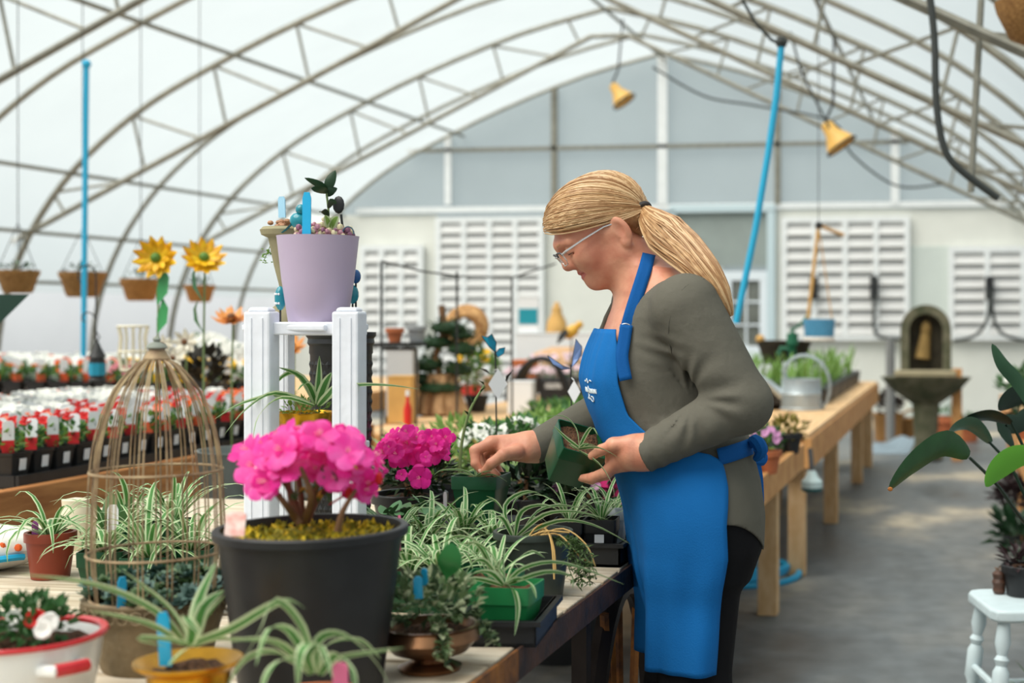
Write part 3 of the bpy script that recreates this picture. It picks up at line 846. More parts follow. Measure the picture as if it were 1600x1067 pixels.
q = at(637, 625, 7.6); r = thing('red_bottle', 'small red bottle standing left of the topiary trunk', 'bottle', (q.x, q.y, ZB))
b = MB(); b.lathe([(.02, 0), (.022, .1), (.01, .14), (.008, .17)], 12); b.build('body', mat('red_plastic', (206, 40, 34), .4), r); b = MB(); b.lathe([(.011, .17), (.011, .2)], 10); b.build('cap', M_tag, r)
# topiary
q = at(690, 640, 8.6); r = thing('topiary', 'dark green cloud pruned topiary on a pale driftwood stump', 'topiary', (q.x, q.y, ZB))
S_ = 8.6 / F
b = MB(); rg = random.Random(5)
for k in range(9):
    a = k * .7; b.tube([(math.cos(a) * .13, math.sin(a) * .1, -.0), (math.cos(a) * .09, math.sin(a) * .07, .1), (math.cos(a + .5) * .06, math.sin(a + .5) * .05, .24)], [.05, .045, .03], 7)
b.build('stump', mat('driftwood', (188, 150, 108), .8, var=(18, 0), rgb2=(120, 84, 52), stretch=(1, 1, .3)), r)
b = MB(); b.tube([(0, 0, .2), (-.04, 0, .35), (.02, 0, .5), (.0, 0, .66)], .022, 7); b.tube([(0, 0, .45), (.09, 0, .52)], .012, 6); b.build('trunk', M_stem, r)
for (x, y, wx, hy) in ((700, 512, 38, 14), (682, 535, 34, 14), (725, 545, 30, 14), (664, 570, 36, 16), (715, 578, 30, 14), (650, 592, 34, 14), (690, 606, 46, 14), (722, 524, 24, 10)):
    z = H - (y - 490) * S_ - ZB; xx = (x - 690) * S_
    b = MB(); rr = (wx * S_, wx * S_ * .8, hy * S_ * .9)
    b.ball((xx, rg.uniform(-.03, .03), z), tuple(v * .8 for v in rr), 10); leafball(b, (xx, 0, z), rr, 130, .03, .018, rg, (0, 1)); b.build('foliage_pad', [M_dgreen, mat('topiary_green', (60, 88, 48), .6, var=(20, .3))], r, smooth=False)
# wreath
q = at(728, 512, 9.0); r = thing('wreath', 'round tan grapevine wreath standing behind the topiary', 'wreath', (q.x, q.y, ZB))
zc = q.z - ZB; rr = 26 / F * 9.0
b = MB(); rg = random.Random(6)
for k in range(8):
    ph = k * .8
    b.tube([(math.cos(a) * (rr + .026 * math.cos(3 * a + ph)), .03 * math.sin(4 * a + ph), zc + math.sin(a) * (rr + .026 * math.cos(3 * a + ph))) for a in [6.2832 * j / 30 for j in range(30)]], .02, 6, closed=True)
b.build('vines', mat('grapevine', (202, 158, 104), .8, var=(30, 0), rgb2=(150, 104, 60)), r)
b = MB(); b.tube([(0, .02, zc - rr), (0, .03, 0)], .01, 6); b.build('easel', M_stem, r)
# wooden finials, bird ornament
q = at(870, 530, 13.4); r = thing('wooden_ornament', 'pale wooden bottle shaped ornament behind the woman\'s face', 'ornament', (q.x, q.y, at(820, 522, 12.0).z + .01 if False else 0))
zt = at(870, 478, 13.4).z; b = MB(); b.lathe([(.09, 0), (.09, .9), (.11, zt - .3), (.09, zt - .15), (.045, zt - .06), (.05, zt - .02), (.02, zt)], 16); b.build('body', tan, r); b = MB(); b.ball((0, 0, zt + .01), .03, 8); b.build('knob', tan, r)
q = at(893, 518, 10.5); r = thing('bird_ornament', 'yellow and black bird ornament on a stick left of the woman', 'ornament', (q.x, q.y, ZB)); z = q.z - ZB
b = MB(); b.ball((0, 0, z), (.07, .04, .045), 12, rot=Euler((0, -.7, 0)).to_matrix()); b.ball((.06, 0, z + .05), .03, 8); b.build('body', mat('bird_yellow', (226, 174, 70), .5), r)
b = MB(); b.ribbon([(-.02, -.045, z + .01), (-.06, -.045, z - .04), (-.1, -.03, z - .09)], [.02, .03, .006], side=Vector((0, .2, 1)), cols=(-1, 0, 1), mis=(0, 0)); b.build('wing', M_black, r); b = MB(); b.tube([(0, 0, 0), (0, 0, z - .02)], .006, 5); b.build('stick', iron, r)
# flower packs with pale blooms
for i, (x, y, d) in enumerate(((815, 618, 10.0), (868, 618, 10.0), (918, 617, 10.0), (850, 596, 11.0), (905, 594, 11.0))):
    q = at(x, y, d); r = thing('flower_pack', '%s black pack of pale pink blooms behind the butterfly stakes' % ('front left', 'front middle', 'front right', 'rear left', 'rear right')[i], 'flower pack', (q.x, q.y, ZB), 'black flower packs', rotz=YAW)
    h = max(.05, q.z - ZB + .12)
    b = MB(); b.box((0, 0, h / 2), (.2, .2, h)); b.build('tray', M_black, r, smooth=False, bev=.004)
    b = MB(); b.box((.02, -.102, h * .7), (.16, .003, .04)); b.build('label', mat('pack_label', (190, 190, 190), .6, var=(40, .6)), r, smooth=False)
    b = MB(); rg = random.Random(40 + i); leafball(b, (0, 0, h + .03), (.11, .09, .03), 60, .04, .02, rg); b.build('foliage', M_green, r, smooth=False)
    b = MB()
    for k in range(26): petal_flower(b, (rg.uniform(-.11, .11), rg.uniform(-.1, .08), h + rg.uniform(.04, .08)), (0, -.8, .6), .02, 5, 0, rg)
    b.build('flower', mat('petal_pale_pink', (232, 206, 214), .5, trans=.2), r, kind='stuff')
q = at(880, 575, 11.8); r = thing('coir_liner', 'upturned tan coir liner resting behind the flower packs', 'liner', (q.x, q.y, ZB))
b = MB(); zz = at(880, 542, 11.8).z - ZB; b.lathe([(.34, 0), (.33, zz * .5), (.24, zz * .85), (.1, zz)], 20); b.build('body', mat('coir_tan', (206, 166, 128), .9, var=(20, .2), bump=(40, .5)), r); b = MB(); b.lathe([(.35, 0), (.36, .03), (.34, .05)], 20); b.build('rim', M_stem, r)
q = at(845, 580, 9.4); r = thing('hose_coil', 'black coiled hose arching over the flower packs', 'hose', (q.x, q.y, ZB))
for k in range(3):
    b = MB(); b.tube([((.2 - .02 * k) * math.cos(a), .02 * k, (at(845, 560, 9.4).z - ZB) * math.sin(a)) for a in [math.pi * j / 14 for j in range(15)]], .018, 6); b.build('loop', M_black, r)
bushy('yellow_green_plant', 'yellow flowering green plant right of the topiary', 'plant', at(745, 575, 8.9), ZB, (.13, .1, .12), 120, .07, .04, [M_lime, M_green], 8, M_black, flowers=(M_yellow, 9, .03))
q = at(820, 590, 10.8); r = thing('orange_crock', 'orange pottery crock left of the coiled black hose', 'pot', (q.x, q.y, ZB)); round_pot(r, .1, .07, at(820, 562, 10.8).z - ZB, mat('orange_glaze', (206, 116, 70), .5), n=18)

# lush pots on the nearer aisle bench, seen under her arms
rg = random.Random(9)
specs = [(620, 690, 4.7, 's'), (668, 672, 4.9, 's'), (722, 668, 5.0, 'b'), (772, 672, 4.8, 's'), (826, 664, 5.0, 'b'), (868, 655, 5.2, 'b'), (690, 700, 4.5, 'b'), (800, 690, 4.5, 's'), ]
nm = ['leftmost', 'second from left', 'third from left', 'fifth from left', 'seventh from left', 'eighth from left', 'low third', 'low fifth']
rl = ['just behind her elbow', 'right of her elbow behind the pink flowers', 'below the watering can', 'behind the pink flowers', 'half hidden by her upper arm']
for i, (x, y, d, k) in enumerate(specs):
    q = at(x, y, d); lab = ('%s pale green plant behind the magenta azalea and her hands' % nm[i]) if i < 8 else ('light green plant on the aisle bench %s' % rl[i - 8])
    if k == 's':
        r = thing('spider_plant', lab, 'spider plant', (q.x, q.y, .667), 'plants on the nearer aisle bench'); round_pot(r, .06, .045, .1, M_black, n=14); soil(r, .055, .088, n=10)
        spider(r, (0, 0, .09), 26, .24, .007, 100 + i, False, [M_lime, M_cream])
    else:
        bushy('leafy_plant', lab, 'plant', q - UP * .03, .667, (.13, .12, .05), 170, .042, .02, [mat('leaf_pale_lime', (158, 190, 110), .5, trans=.3, var=(30, .2)), M_lime], 60 + i, M_black, .07, .1, 'plants on the nearer aisle bench')
bushy('white_flower_pot', 'pot of white blooms right behind her far hand', 'plant', at(755, 690, 4.55), .667, (.07, .06, .045), 70, .04, .025, [M_green], 31, M_black, .06, .09, flowers=(M_white, 24, .024))
bushy('white_flower_pot', 'pot of small white blooms right of the taller white one', 'plant', at(812, 682, 4.3), .667, (.06, .06, .05), 60, .04, .025, [M_green], 32, M_black, .06, .09, flowers=(M_white, 14, .02))
bushy('pink_flower_pot', 'pot of pink blooms on the aisle bench by her apron bow', 'plant', at(1196, 690, 5.55), .667, (.06, .06, .05), 50, .04, .025, [M_green], 33, terra, .06, .09, flowers=(M_lilac, 16, .02))
bushy('olive_plant', 'olive coloured bushy plant at the corner of the aisle bench', 'plant', at(1232, 672, 6.35), .667, (.08, .07, .06), 120, .04, .02, [mat('leaf_olive', (140, 126, 56), .6, var=(20, .3))], 34, M_black, .06, .09)

# watering can
q = at(1252, 640, 8.6); can = mat('galvanised_bright', (184, 194, 198), .35, .6, var=(9, .15))
r = thing('watering_can', 'galvanised watering can on the farther aisle bench', 'watering can', (q.x, q.y, .711)); hh = at(1252, 592, 8.6).z - .711
b = MB(); b.lathe([(.128, 0), (.128, .01), (.122, .015), (.122, hh * .5), (.126, hh * .52), (.122, hh * .55), (.122, hh), (.115, hh), (.11, hh - .03)], 26); b.build('body', can, r)
b = MB(); b.tube([(-.11, 0, .08), (-.2, -.01, .16), (-.27, -.02, hh * 1.12)], [.03, .022, .016], 10); b.build('spout', can, r)
b = MB(); b.tube([(-.08, 0, hh - .02)] + [(.02 + .155 * math.cos(a), 0, hh * .75 + .19 * math.sin(a)) for a in [2.6 - .28 * j for j in range(13)]] + [(.118, 0, hh * .28)], .010, 8); b.build('handle', can, r)
# iron hand pump with dark basket
q = at(1238, 560, 10.2); r = thing('hand_pump', 'green iron hand pump behind the watering can', 'pump', (q.x, q.y, .676)); pg = mat('pump_green', (36, 104, 76), .5)
z1 = at(1238, 520, 10.2).z - .676; b = MB(); b.lathe([(.05, 0), (.03, .03), (.028, z1 - .1), (.045, z1 - .08), (.04, z1)], 12); b.build('barrel', pg, r)
b = MB(); b.tube([(0, 0, z1 + .02), (.06, 0, z1 + .06), (.13, 0, z1 + .15)], .012, 6); b.tube([(0, 0, z1 - .02), (0, 0, z1 + .04)], .015, 6); b.build('handle', pg, r); b = MB(); b.tube([(0, 0, z1 - .12), (-.08, -.01, z1 - .11), (-.1, -.01, z1 - .16)], .016, 8); b.build('spout', pg, r)
q = at(1225, 548, 10.6); r = thing('hanging_moss_basket', 'dark round moss basket behind the green hand pump', 'basket', (q.x, q.y, .676))
zt = at(1225, 532, 10.6).z - .676; b = MB(); b.lathe([(.03, 0), (.03, zt - .2)], 8); b.build('post', iron, r); b = MB(); b.lathe([(.04, zt - .2), (.14, zt - .15), (.19, zt), (.17, zt), (.1, zt - .03)], 18, sx=1.1); b.build('basket', mat('dark_moss', (62, 52, 40), .9, var=(30, .4), bump=(50, .8)), r)
b = MB(); b.ball((-.17, -.06, zt + .01), .035, 10); b.build('finial', tan, r)
# blue planter hanging on ropes
q = at(1280, 526, 9.6); r = thing('hanging_planter', 'blue oval planter hanging on ropes from a wooden pole', 'planter', q); rp_ = mat('rope_tan', (206, 166, 118), .8); W = 50 / F * 9.6 / 2
b = MB(); b.lathe([(W * .9, 0), (W * .94, .02), (W, .12), (W * .93, .12), (W * .9, .1)], 22, sy=.7); b.build('body', mat('planter_blue', (84, 152, 190), .45, var=(10, .15)), r); soil(r, W * .66, .1, n=10)
b = MB(); b.lathe([(W * .95, -.03), (W * 1.0, -.02), (W * .9, 0)], 22, sy=.7); b.build('saucer', mat('pale_saucer', (214, 206, 196), .6), r)
tp = at(1279, 352, 9.6) - q
b = MB(); b.tube([(-W * .7, 0, .12), tp], .013, 6); b.build('pole', tan, r)
for sx_ in (.8,):
    b = MB(); b.tube([(W * sx_, 0, .12), tp], .005, 5); b.build('rope', rp_, r)
b = MB(); b.tube([tp, tp + RT * .16 + Vector((0, .1, -.06))], .014, 6); b.build('arm', M_woodp, r); b = MB(); b.ball(tp, .028, 8); b.build('hook', iron, r)
b = MB(); zz = outer(q.x - XC) - q.z - .1; b.tube([tp, (tp.x, tp.y, zz)], .003, 5); b.build('wire', iron, r)

# seedling trays with tall greens on the farther bench
k = 0
for yy in (9.25, 9.85, 10.45, 11.05, 11.65):
    for xx in (-1.12, -1.62):
        r = thing('plug_tray', 'black tray of tall green seedlings, %s counted from the watering can, %s row' % (ORD[k // 2], ('aisle side', 'inner')[k % 2]), 'seedling tray', (xx, yy, .712 if xx > -1.2 else .677), 'seedling trays on the farther bench')
        b = MB(); b.box((0, 0, .05), (.46, .56, .1), taper=1.05); b.build('tray', M_black, r, smooth=False)
        b = MB(); rg = random.Random(200 + k)
        for i in range(60):
            blade(b, rg.uniform(0, 6.28), rg.uniform(1.0, 1.5), rg.uniform(.12, .26), .009, .6, (rg.uniform(-.2, .2), rg.uniform(-.25, .25), .1), mis=(0, 0), cols=(-1, 0, 1))
        b.build('foliage', [M_lime], r, smooth=False)
        for i in range(6): plant_tag(r, (rg.uniform(-.2, .2), rg.uniform(-.25, .25), .1), .03, .14, M_tag, .2)
        k += 1

# wall fountain and what stands round it
st = mat('mossy_stone', (112, 108, 88), .85, var=(9, 0), rgb2=(74, 78, 56), bump=(30, .7))
q = at(1447, 642, 12.6); r = thing('wall_fountain', 'mossy stone wall fountain with arched niche and basin', 'fountain', (q.x, q.y, 0)); S_ = 12.6 / F
def fz(y): return H - (y - 490) * S_
def arch_slab(hw, z0, z1, y0, y1, m, name, inner=None):
    b = MB(); o = [(-hw, z0)] + [(hw * math.cos(a), z1 - hw + hw * math.sin(a)) for a in [math.pi - math.pi * j / 14 for j in range(15)]] + [(hw, z0)]
    if inner is None:
        k = len(o); b.add([(x, y0, z) for x, z in o] + [(x, y1, z) for x, z in o], [tuple(range(k)), tuple(range(2 * k - 1, k - 1, -1))] + [(i, i + k, (i + 1) % k + k, (i + 1) % k) for i in range(k)])
    else:
        hi_, zi = inner; p = [(-hi_, z0)] + [(hi_ * math.cos(a), zi - hi_ + hi_ * math.sin(a)) for a in [math.pi - math.pi * j / 14 for j in range(15)]] + [(hi_, z0)]
        k = len(o); b.add([(x, y0, z) for x, z in o] + [(x, y0, z) for x, z in p] + [(x, y1, z) for x, z in o] + [(x, y1, z) for x, z in p],
            [(i, i + 1, k + i + 1, k + i) for i in range(k - 1)] + [(i, 2 * k + i, 2 * k + i + 1, i + 1) for i in range(k - 1)] + [(k + i, k + i + 1, 3 * k + i + 1, 3 * k + i) for i in range(k - 1)])
    return b.build(name, m, r, smooth=False)
hw = 39 * S_
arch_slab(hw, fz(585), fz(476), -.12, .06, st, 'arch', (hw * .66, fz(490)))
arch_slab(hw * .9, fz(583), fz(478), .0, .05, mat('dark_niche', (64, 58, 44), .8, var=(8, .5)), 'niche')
b = MB(); b.ball((0, -.03, fz(515)), (.05, .05, .08), 10); b.tube([(0, -.03, fz(515)), (-.03, -.05, fz(560))], [.04, .07], 8); b.build('figure', mat('ochre_stone', (150, 122, 70), .8, var=(10, .3)), r)
b = MB(); b.box((0, -.12, fz(582)), (2.4 * hw, .4, .05)); b.build('ledge', mat('pale_stone', (170, 160, 130), .8, var=(10, .2)), r, smooth=False, bev=.008)
b = MB(); b.lathe([(.12, 0), (.16, .02), (.1, .15), (.12, fz(630)), (.3, fz(608)), (.4, fz(588)), (.34, fz(588))], 20, (0, -.1, 0), sy=.7); b.build('basin', st, r)
for sx_ in (1.22,):
    b = MB(); b.box((hw * sx_, -.05, fz(575) / 2), (.09, .1, fz(575))); b.build('timber_post', M_wood, r, smooth=False)
for i, (x, y, d, wpx, m_, nm_, lab, cat) in enumerate(((1388, 688, 13.2, 42, wick, 'woven_basket', 'square woven basket on the floor left of the fountain', 'basket'), (1424, 686, 13.4, 32, wick, 'woven_basket', 'darker woven basket between the fountain and the square basket', 'basket'),
        (1482, 686, 13.0, 44, terra, 'terracotta_pot', 'terracotta pot on the floor at right of the fountain foot', 'pot'), (1512, 690, 12.6, 40, terra, 'terracotta_pot', 'terracotta pot nearest the right bench below the fountain post', 'pot'))):
    q = onz(x, y, 0); r = thing(nm_, lab, cat, q, rotz=.2); w_ = wpx / F * q.length
    if nm_ == 'woven_basket':
        b = MB(); square_rings(b, [(w_ * .46, 0), (w_ * .5, w_ * .9), (w_ * .53, w_ * .95), (w_ * .53, w_), (w_ * .45, w_), (w_ * .4, w_ * .8)]); b.build('body', m_, r)
        if i == 0:
            b = MB(); leafball(b, (0, 0, w_ * 1.35), (w_ * .45, w_ * .4, w_ * .38), 150, .08, .05, random.Random(77)); b.build('foliage', mat('dry_leaves', (66, 52, 44), .8, var=(20, .4)), r, smooth=False)
        else:
            b = MB(); b.tube([(w_ * .5 * math.cos(a), 0, w_ + w_ * .4 * math.sin(a)) for a in [math.pi * j / 10 for j in range(11)]], .014, 6); b.build('handle', m_, r)
    else:
        round_pot(r, w_ / 2, w_ * .36, w_ * .8, terra, .01, .06, 20); soil(r, w_ * .46, w_ * .74, n=12)
        b = MB(); leafball(b, (0, 0, w_ * .9), (w_ * .4, w_ * .4, w_ * .14), 40, .07, .03, random.Random(80 + i)); b.build('foliage', M_green, r, smooth=False)
# grey tarp heap on the floor
b = MB(); nx, ny = 26, 12; c0 = onz(1424, 706, 0); rg = random.Random(3)
vs_ = []
for i in range(nx):
    for j in range(ny):
        u, v = i / (nx - 1), j / (ny - 1); e = math.sin(math.pi * u) ** .5 * math.sin(math.pi * v) ** .6
        vs_.append((c0.x - .5 + 1.0 * u, c0.y - .25 + .6 * v, .004 + e * (.1 + .04 * math.sin(9 * u + 5 * v) + .03 * math.sin(21 * u - 9 * v))))
b.add(vs_, [(i * ny + j, (i + 1) * ny + j, (i + 1) * ny + j + 1, i * ny + j + 1) for i in range(nx - 1) for j in range(ny - 1)])
tag(b.build('tarp', mat('blue_grey_tarp', (132, 148, 158), .45)), 'crumpled blue grey tarp on the floor before the baskets', 'tarp')
# iron post left of fountain, tools
q = onz(1391, 655, 0); q = at(1391, 600, 13.8); b = MB(); b.tube([(q.x, q.y, 0), (q.x, q.y, at(1391, 528, 13.8).z)], .045, 8); b.lathe([(.1, 0), (.1, .02), (.05, .04)], 12, (q.x, q.y, 0)); tag(b.build('stand_pipe', mat('grey_pipe', (130, 130, 128), .6)), 'grey stand pipe on the floor left of the fountain', 'pipe')
# black cables looping on the end wall
def cable(pts, lab, rad=.022, d=17.55):
    b = MB(); b.tube(catmull([at(x, y, d) for x, y in pts], 5), rad, 6); tag(b.build('cable', mat('black_cord', (56, 60, 58), .6)), lab, 'cable')
cable([(1366, 430), (1366, 470), (1366, 510), (1375, 526), (1410, 530)], 'black cable dropping along the middle stile of the shutter behind the planter')
cable([(1490, 532), (1520, 526), (1540, 505), (1547, 470), (1546, 450), (1550, 480), (1560, 515), (1590, 530), (1640, 532)], 'black cable in a double loop on the shutter right of the fountain', .022, 17.0)
for x, lab in ((1366, 'black box on the shutter stile behind the blue planter'), (1546, 'black box on the shutter stile right of the fountain'), (1272, 'black box on the shutter stile directly behind the planter pole')):
    q = ony(x, 450, GY - .14); b = MB(); b.box((q.x, q.y - .03, q.z), (.1, .06, .28)); b.box((q.x, q.y - .07, q.z), (.06, .03, .14)); tag(b.build('latch_box', M_black, smooth=False, bev=.01), lab, 'latch')
# yellow lamps on the roof
def cage_lamp(x, y, d, lab, s=1):
    p = at(x, y, d); r = thing('work_lamp', lab, 'lamp', p); ym = mat('lamp_yellow', (226, 178, 92), .45)
    rot = Euler((0, math.radians(-35), 0)).to_matrix()
    b = MB(); b.lathe([(.02, .12 * s), (.05 * s, .1 * s), (.06 * s, .02 * s), (.13 * s, -.1 * s), (.12 * s, -.12 * s), (.05 * s, 0)], 14, m=rot); b.build('hood', ym, r)
    b = MB(); b.ball(rot @ Vector((0, 0, -.05 * s)), .05 * s, 10); b.build('bulb', mat('bulb_glass', (220, 214, 196), .2), r)
    b = MB(); b.tube([rot @ Vector((0, 0, .12 * s)), Vector((0, 0, .25 * s)), Vector((-.02, .3, outer(p.x - XC) - p.z - .06))], .012, 5); b.build('cord', iron, r)
    b = MB(); b.tube([rot @ Vector((.14 * s * math.cos(a), .14 * s * math.sin(a), -.12 * s)) for a in [6.2832 * j / 14 for j in range(14)]], .008, 5, closed=True); b.build('guard', iron, r)
cage_lamp(966, 145, 15.5, 'yellow hooded work lamp hanging high above her head, left of two', 1.0)
cage_lamp(1302, 210, 11.6, 'yellow hooded work lamp hanging under the right roof slope, right of two', 1.0)
# loose black cables and the brown basket at upper right
def cable2(pts, lab, rad, d): cable(pts, lab, rad, d)
cable([(1450, -30), (1460, 60), (1463, 160), (1475, 230), (1500, 265), (1560, 310)], 'thick black cable drooping at the upper right below the roof', .016, 6.0)
cable([(1020, 105), (1100, 150), (1180, 165), (1300, 190), (1330, 240), (1400, 290), (1470, 288)], 'thin cable sagging across the end wall at right', .012, 14)
cable([(1235, 50), (1252, 110), (1276, 160), (1296, 200)], 'pair of thin cords dropping to the right work lamp', .010, 11.4)
q = at(1585, 45, 5.6); r = thing('hanging_basket', 'brown coir basket at the top right corner of the photo', 'hanging basket', q)
b = MB(); b.lathe([(.03, -.14), (.12, -.1), (.17, 0), (.18, .04), (.16, .04), (.1, 0)], 20, (.1, 0, .06)); b.build('basket', wick, r)
for k in range(3):
    b = MB(); b.tube([(.1 + .17 * math.cos(2.1 * k), .17 * math.sin(2.1 * k), .08), (.1, 0, .5)], .003, 4); b.build('wire', iron, r)
p = at(1530, 30, 6.0); b = MB(); b.tube([at(1534, -20, 6.2), at(1517, 300, 6.2)], .016, 6); tag(b.build('hanging_pipe', steel), 'steel pipe hanging down under the roof at upper right', 'pipe')

# low flats of greens along the aisle edge of the nearer bench
k = 0
for yy in (4.62, 5.02, 5.42, 5.82, 6.22):
    for xx in (-.98, -1.4):
        r = thing('herb_flat', 'flat of light greens on nearer aisle bench, %s from near end, %s row' % (ORD[k // 2], ('aisle side', 'inner')[k % 2]), 'seedling tray', (xx, yy, .667), 'flats of greens on the nearer aisle bench')
        b = MB(); b.box((0, 0, .025), (.36, .36, .05), taper=1.05); b.build('tray', M_black, r, smooth=False)
        b = MB(); rg = random.Random(400 + k); leafball(b, (0, 0, .07), (.17, .17, .05), 200, .05, .024, rg, (0, 1, 1)); b.build('foliage', [M_lime, M_green] if k % 3 else [M_grey, M_lime], r, smooth=False); k += 1

# more flats on the inner part of the farther bench
k = 0
for yy in (7.25, 7.85, 8.45, 9.05, 9.65, 10.25, 10.85, 11.45):
    for xx in (-1.62, -2.12):
        if xx > -1.9 and yy > 8.9: continue
        r = thing('herb_flat', 'flat of mixed greens on farther aisle bench, %s from near end, %s row' % (ORD[k // 2] if k < 6 else ORD[k - 3], ('middle', 'inner')[xx < -1.9]), 'seedling tray', (xx, yy, .677), 'flats of greens on the farther aisle bench')
        b = MB(); b.box((0, 0, .03), (.42, .5, .06), taper=1.05); b.build('tray', M_black, r, smooth=False)
        b = MB(); rg = random.Random(500 + k); leafball(b, (0, 0, .085), (.19, .23, .05), 170, .055, .026, rg, (0, 1, 1)); b.build('foliage', [M_lime, M_green] if k % 3 else [M_grey, M_lime], r, smooth=False); k += 1
# ------------------------------------------------------------------ the potting table in front
TZ = .76
rust = mat('rusty_iron', (92, 62, 48), .65, .3, var=(14, 0), rgb2=(52, 42, 42), bump=(60, .4))
rusty = mat('rusty_iron_orange', (176, 112, 50), .7, .2, var=(16, 0), rgb2=(96, 62, 42), bump=(60, .4))
castiron = mat('cast_iron', (54, 44, 40), .6, .4, var=(20, .3))
tb = thing('slatted_table', 'slatted potting table with a rusty iron edge in the foreground', 'table', (-1.5, 2.35, 0))
def tpart(name, c, s_, m, bev=.003):
    b = MB(); b.box((c[0] + 1.5, c[1] - 2.35, c[2]), s_); return b.build(name, m, tb, smooth=False, bev=bev)
rgs = random.Random(2)
yy = 1.0
while yy < 3.7:
    wd = .118; tpart('slat', (-1.525, yy + wd / 2, TZ - .011 + rgs.uniform(-.0015, .001)), (1.63, wd, .022), M_woodg); yy += wd + .016
tpart('edge_angle', (-.697, 2.95, TZ - .022), (.006, 1.6, .05), rust, .001); tpart('edge_angle', (-.697, 1.575, TZ - .022), (.006, 1.15, .05), rusty, .001)
tpart('edge_flange', (-.715, 2.95, TZ - .026), (.04, 1.6, .006), rust, .001)
tpart('rear_rail', (-2.32, 2.375, TZ - .045), (.04, 2.7, .045), castiron)
for x in (-2.3, -1.5): tpart('support_rail', (x, 2.375, TZ - .043), (.04, 2.6, .04), castiron)
for (x, y) in ((-2.3, 1.15), (-2.3, 3.6), (-.76, 1.15), (-.76, 3.6)): tpart('leg', (x, y, (TZ - .065) / 2), (.045, .045, TZ - .065), castiron)
# cast iron arched frame under the edge
O = Vector((1.5, -2.35, 0))
b = MB(); b.tube([Vector((-.75, 3.05 - .3 * math.cos(a), .69 * math.sin(a) ** .8 if a < 3.1 else 0)) + O for a in [math.pi * j / 20 for j in range(21)]], .026, 6, flat=.5); b.build('arch_frame', castiron, tb)
b = MB(); b.beam(Vector((-.75, 2.72, 0)) + O, Vector((-.75, 2.72, .70)) + O, .03, .035); b.build('arch_post', castiron, tb, smooth=False)
for k, (ya, yb) in enumerate(((3.0, 2.9), (3.05, 3.02), (3.1, 3.2), (3.02, 2.95))):
    b = MB(); b.tube([Vector((-.75, ya, .02)) + O, Vector((-.75, yb, .66)) + O], .011, 6); b.build('spindle', rusty, tb)
b = MB(); b.beam(Vector((-.75, 2.7, .015)) + O, Vector((-.75, 3.4, .015)) + O, .03, .03); b.build('foot_bar', castiron, tb, smooth=False)

def base(x, d, z=TZ):
    p = at(x, 490, d); return Vector((p.x, p.y, z))
def pxleaf(root, pts, w_, mats=None, mis=(1, 0, 1), cols=(-1, -.5, .5, 1), fold=.3, name='leaf', roll=.5, wp=None, n=4):
    """a single leaf through given points (photo x, y, distance)"""
    path = catmull([at(*q) for q in pts], n); k = len(path); ws = []
    for i in range(k):
        t = i / (k - 1); ws.append(w_ * (wp(t) if wp else max(.05, min(1, .55 + 2 * t) * (1 - max(0, (t - .35) / .65) ** 1.7))))
    tt = (path[-1] - path[0]).normalized(); sd = (tt.cross(FW) * roll + tt.cross(UP) * (1 - roll))
    b = MB(); b.ribbon(path, ws, side=sd, fold=fold, cols=cols, mis=mis)
    return b.build(name, mats or [M_stripe, M_cream], root, world=True)

# --- big black pot with the pink azalea
p = base(487, 2.02); az = thing('azalea_pot', 'large black pot with bright pink azalea over yellow moss', 'potted azalea', p)
round_pot(az, .128, .098, .228, M_black, .006, .012, 48)
soil(az, .122, .214, M_moss, 3, 40, .007, 'moss')
rg = random.Random(21); b = MB()
for i in range(420):
    a, q = rg.uniform(0, 6.28), math.sqrt(rg.random()) * .118
    leaf2(b, (q * math.cos(a), q * math.sin(a), .211), (rg.uniform(-1, 1), rg.uniform(-1, 1), 1.0), .016, .008, rg.randrange(2))
b.build('moss_tufts', [M_moss, mat('moss_bright', (214, 190, 48), .8)], az, smooth=False, kind='stuff')
def S(x, y, d, o): return at(x, y, d) - o
stems = [[(470, 815, 2.03), (455, 770, 2.03), (425, 728, 2.0)], [(472, 815, 2.05), (470, 770, 2.06), (462, 720, 2.08)], [(478, 815, 2.02), (492, 770, 2.0), (505, 728, 1.98)], [(480, 815, 2.05), (500, 775, 2.08), (540, 735, 2.1)],
         [(528, 830, 1.97), (535, 800, 1.97), (556, 765, 1.98)], [(466, 815, 2.0), (440, 780, 1.96), (400, 735, 1.98)], [(474, 815, 2.0), (486, 775, 1.96), (470, 730, 1.94)], [(470, 818, 1.99), (455, 780, 2.0), (448, 730, 2.05)]]
for st_ in stems:
    b = MB(); b.tube([Vector(q) - p for q in catmull([at(*q) for q in st_], 4)], [.006, .0055, .005, .0048, .0045, .004, .0035, .003, .0025], 6); b.build('stem', M_stem, az)
M_mag2 = mat('petal_hot_pink', (240, 42, 158), .5, trans=.35)
def flower_variants(mat_, r_, seeds, cup=.22):
    out = []
    for s_ in seeds:
        rr = random.Random(s_); b = MB(); petal_flower(b, (0, 0, 0), (0, 0, 1), r_, 5, 0, rr, cup, .58)
        for k in range(5): b.tube([(0, 0, .003), (r_ * .12 * math.cos(k * 1.26), r_ * .12 * math.sin(k * 1.26), r_ * .55)], .0007, 4, 1)
        out.append(b.mesh('flower', [mat_, mat('stamen', (250, 170, 190), .5)]))
    return out
FVp = flower_variants(M_pink, .027, (1, 2, 3)) + flower_variants(M_mag2, .026, (4, 5))
FVm = flower_variants(M_mag, .03, (6, 7, 8))
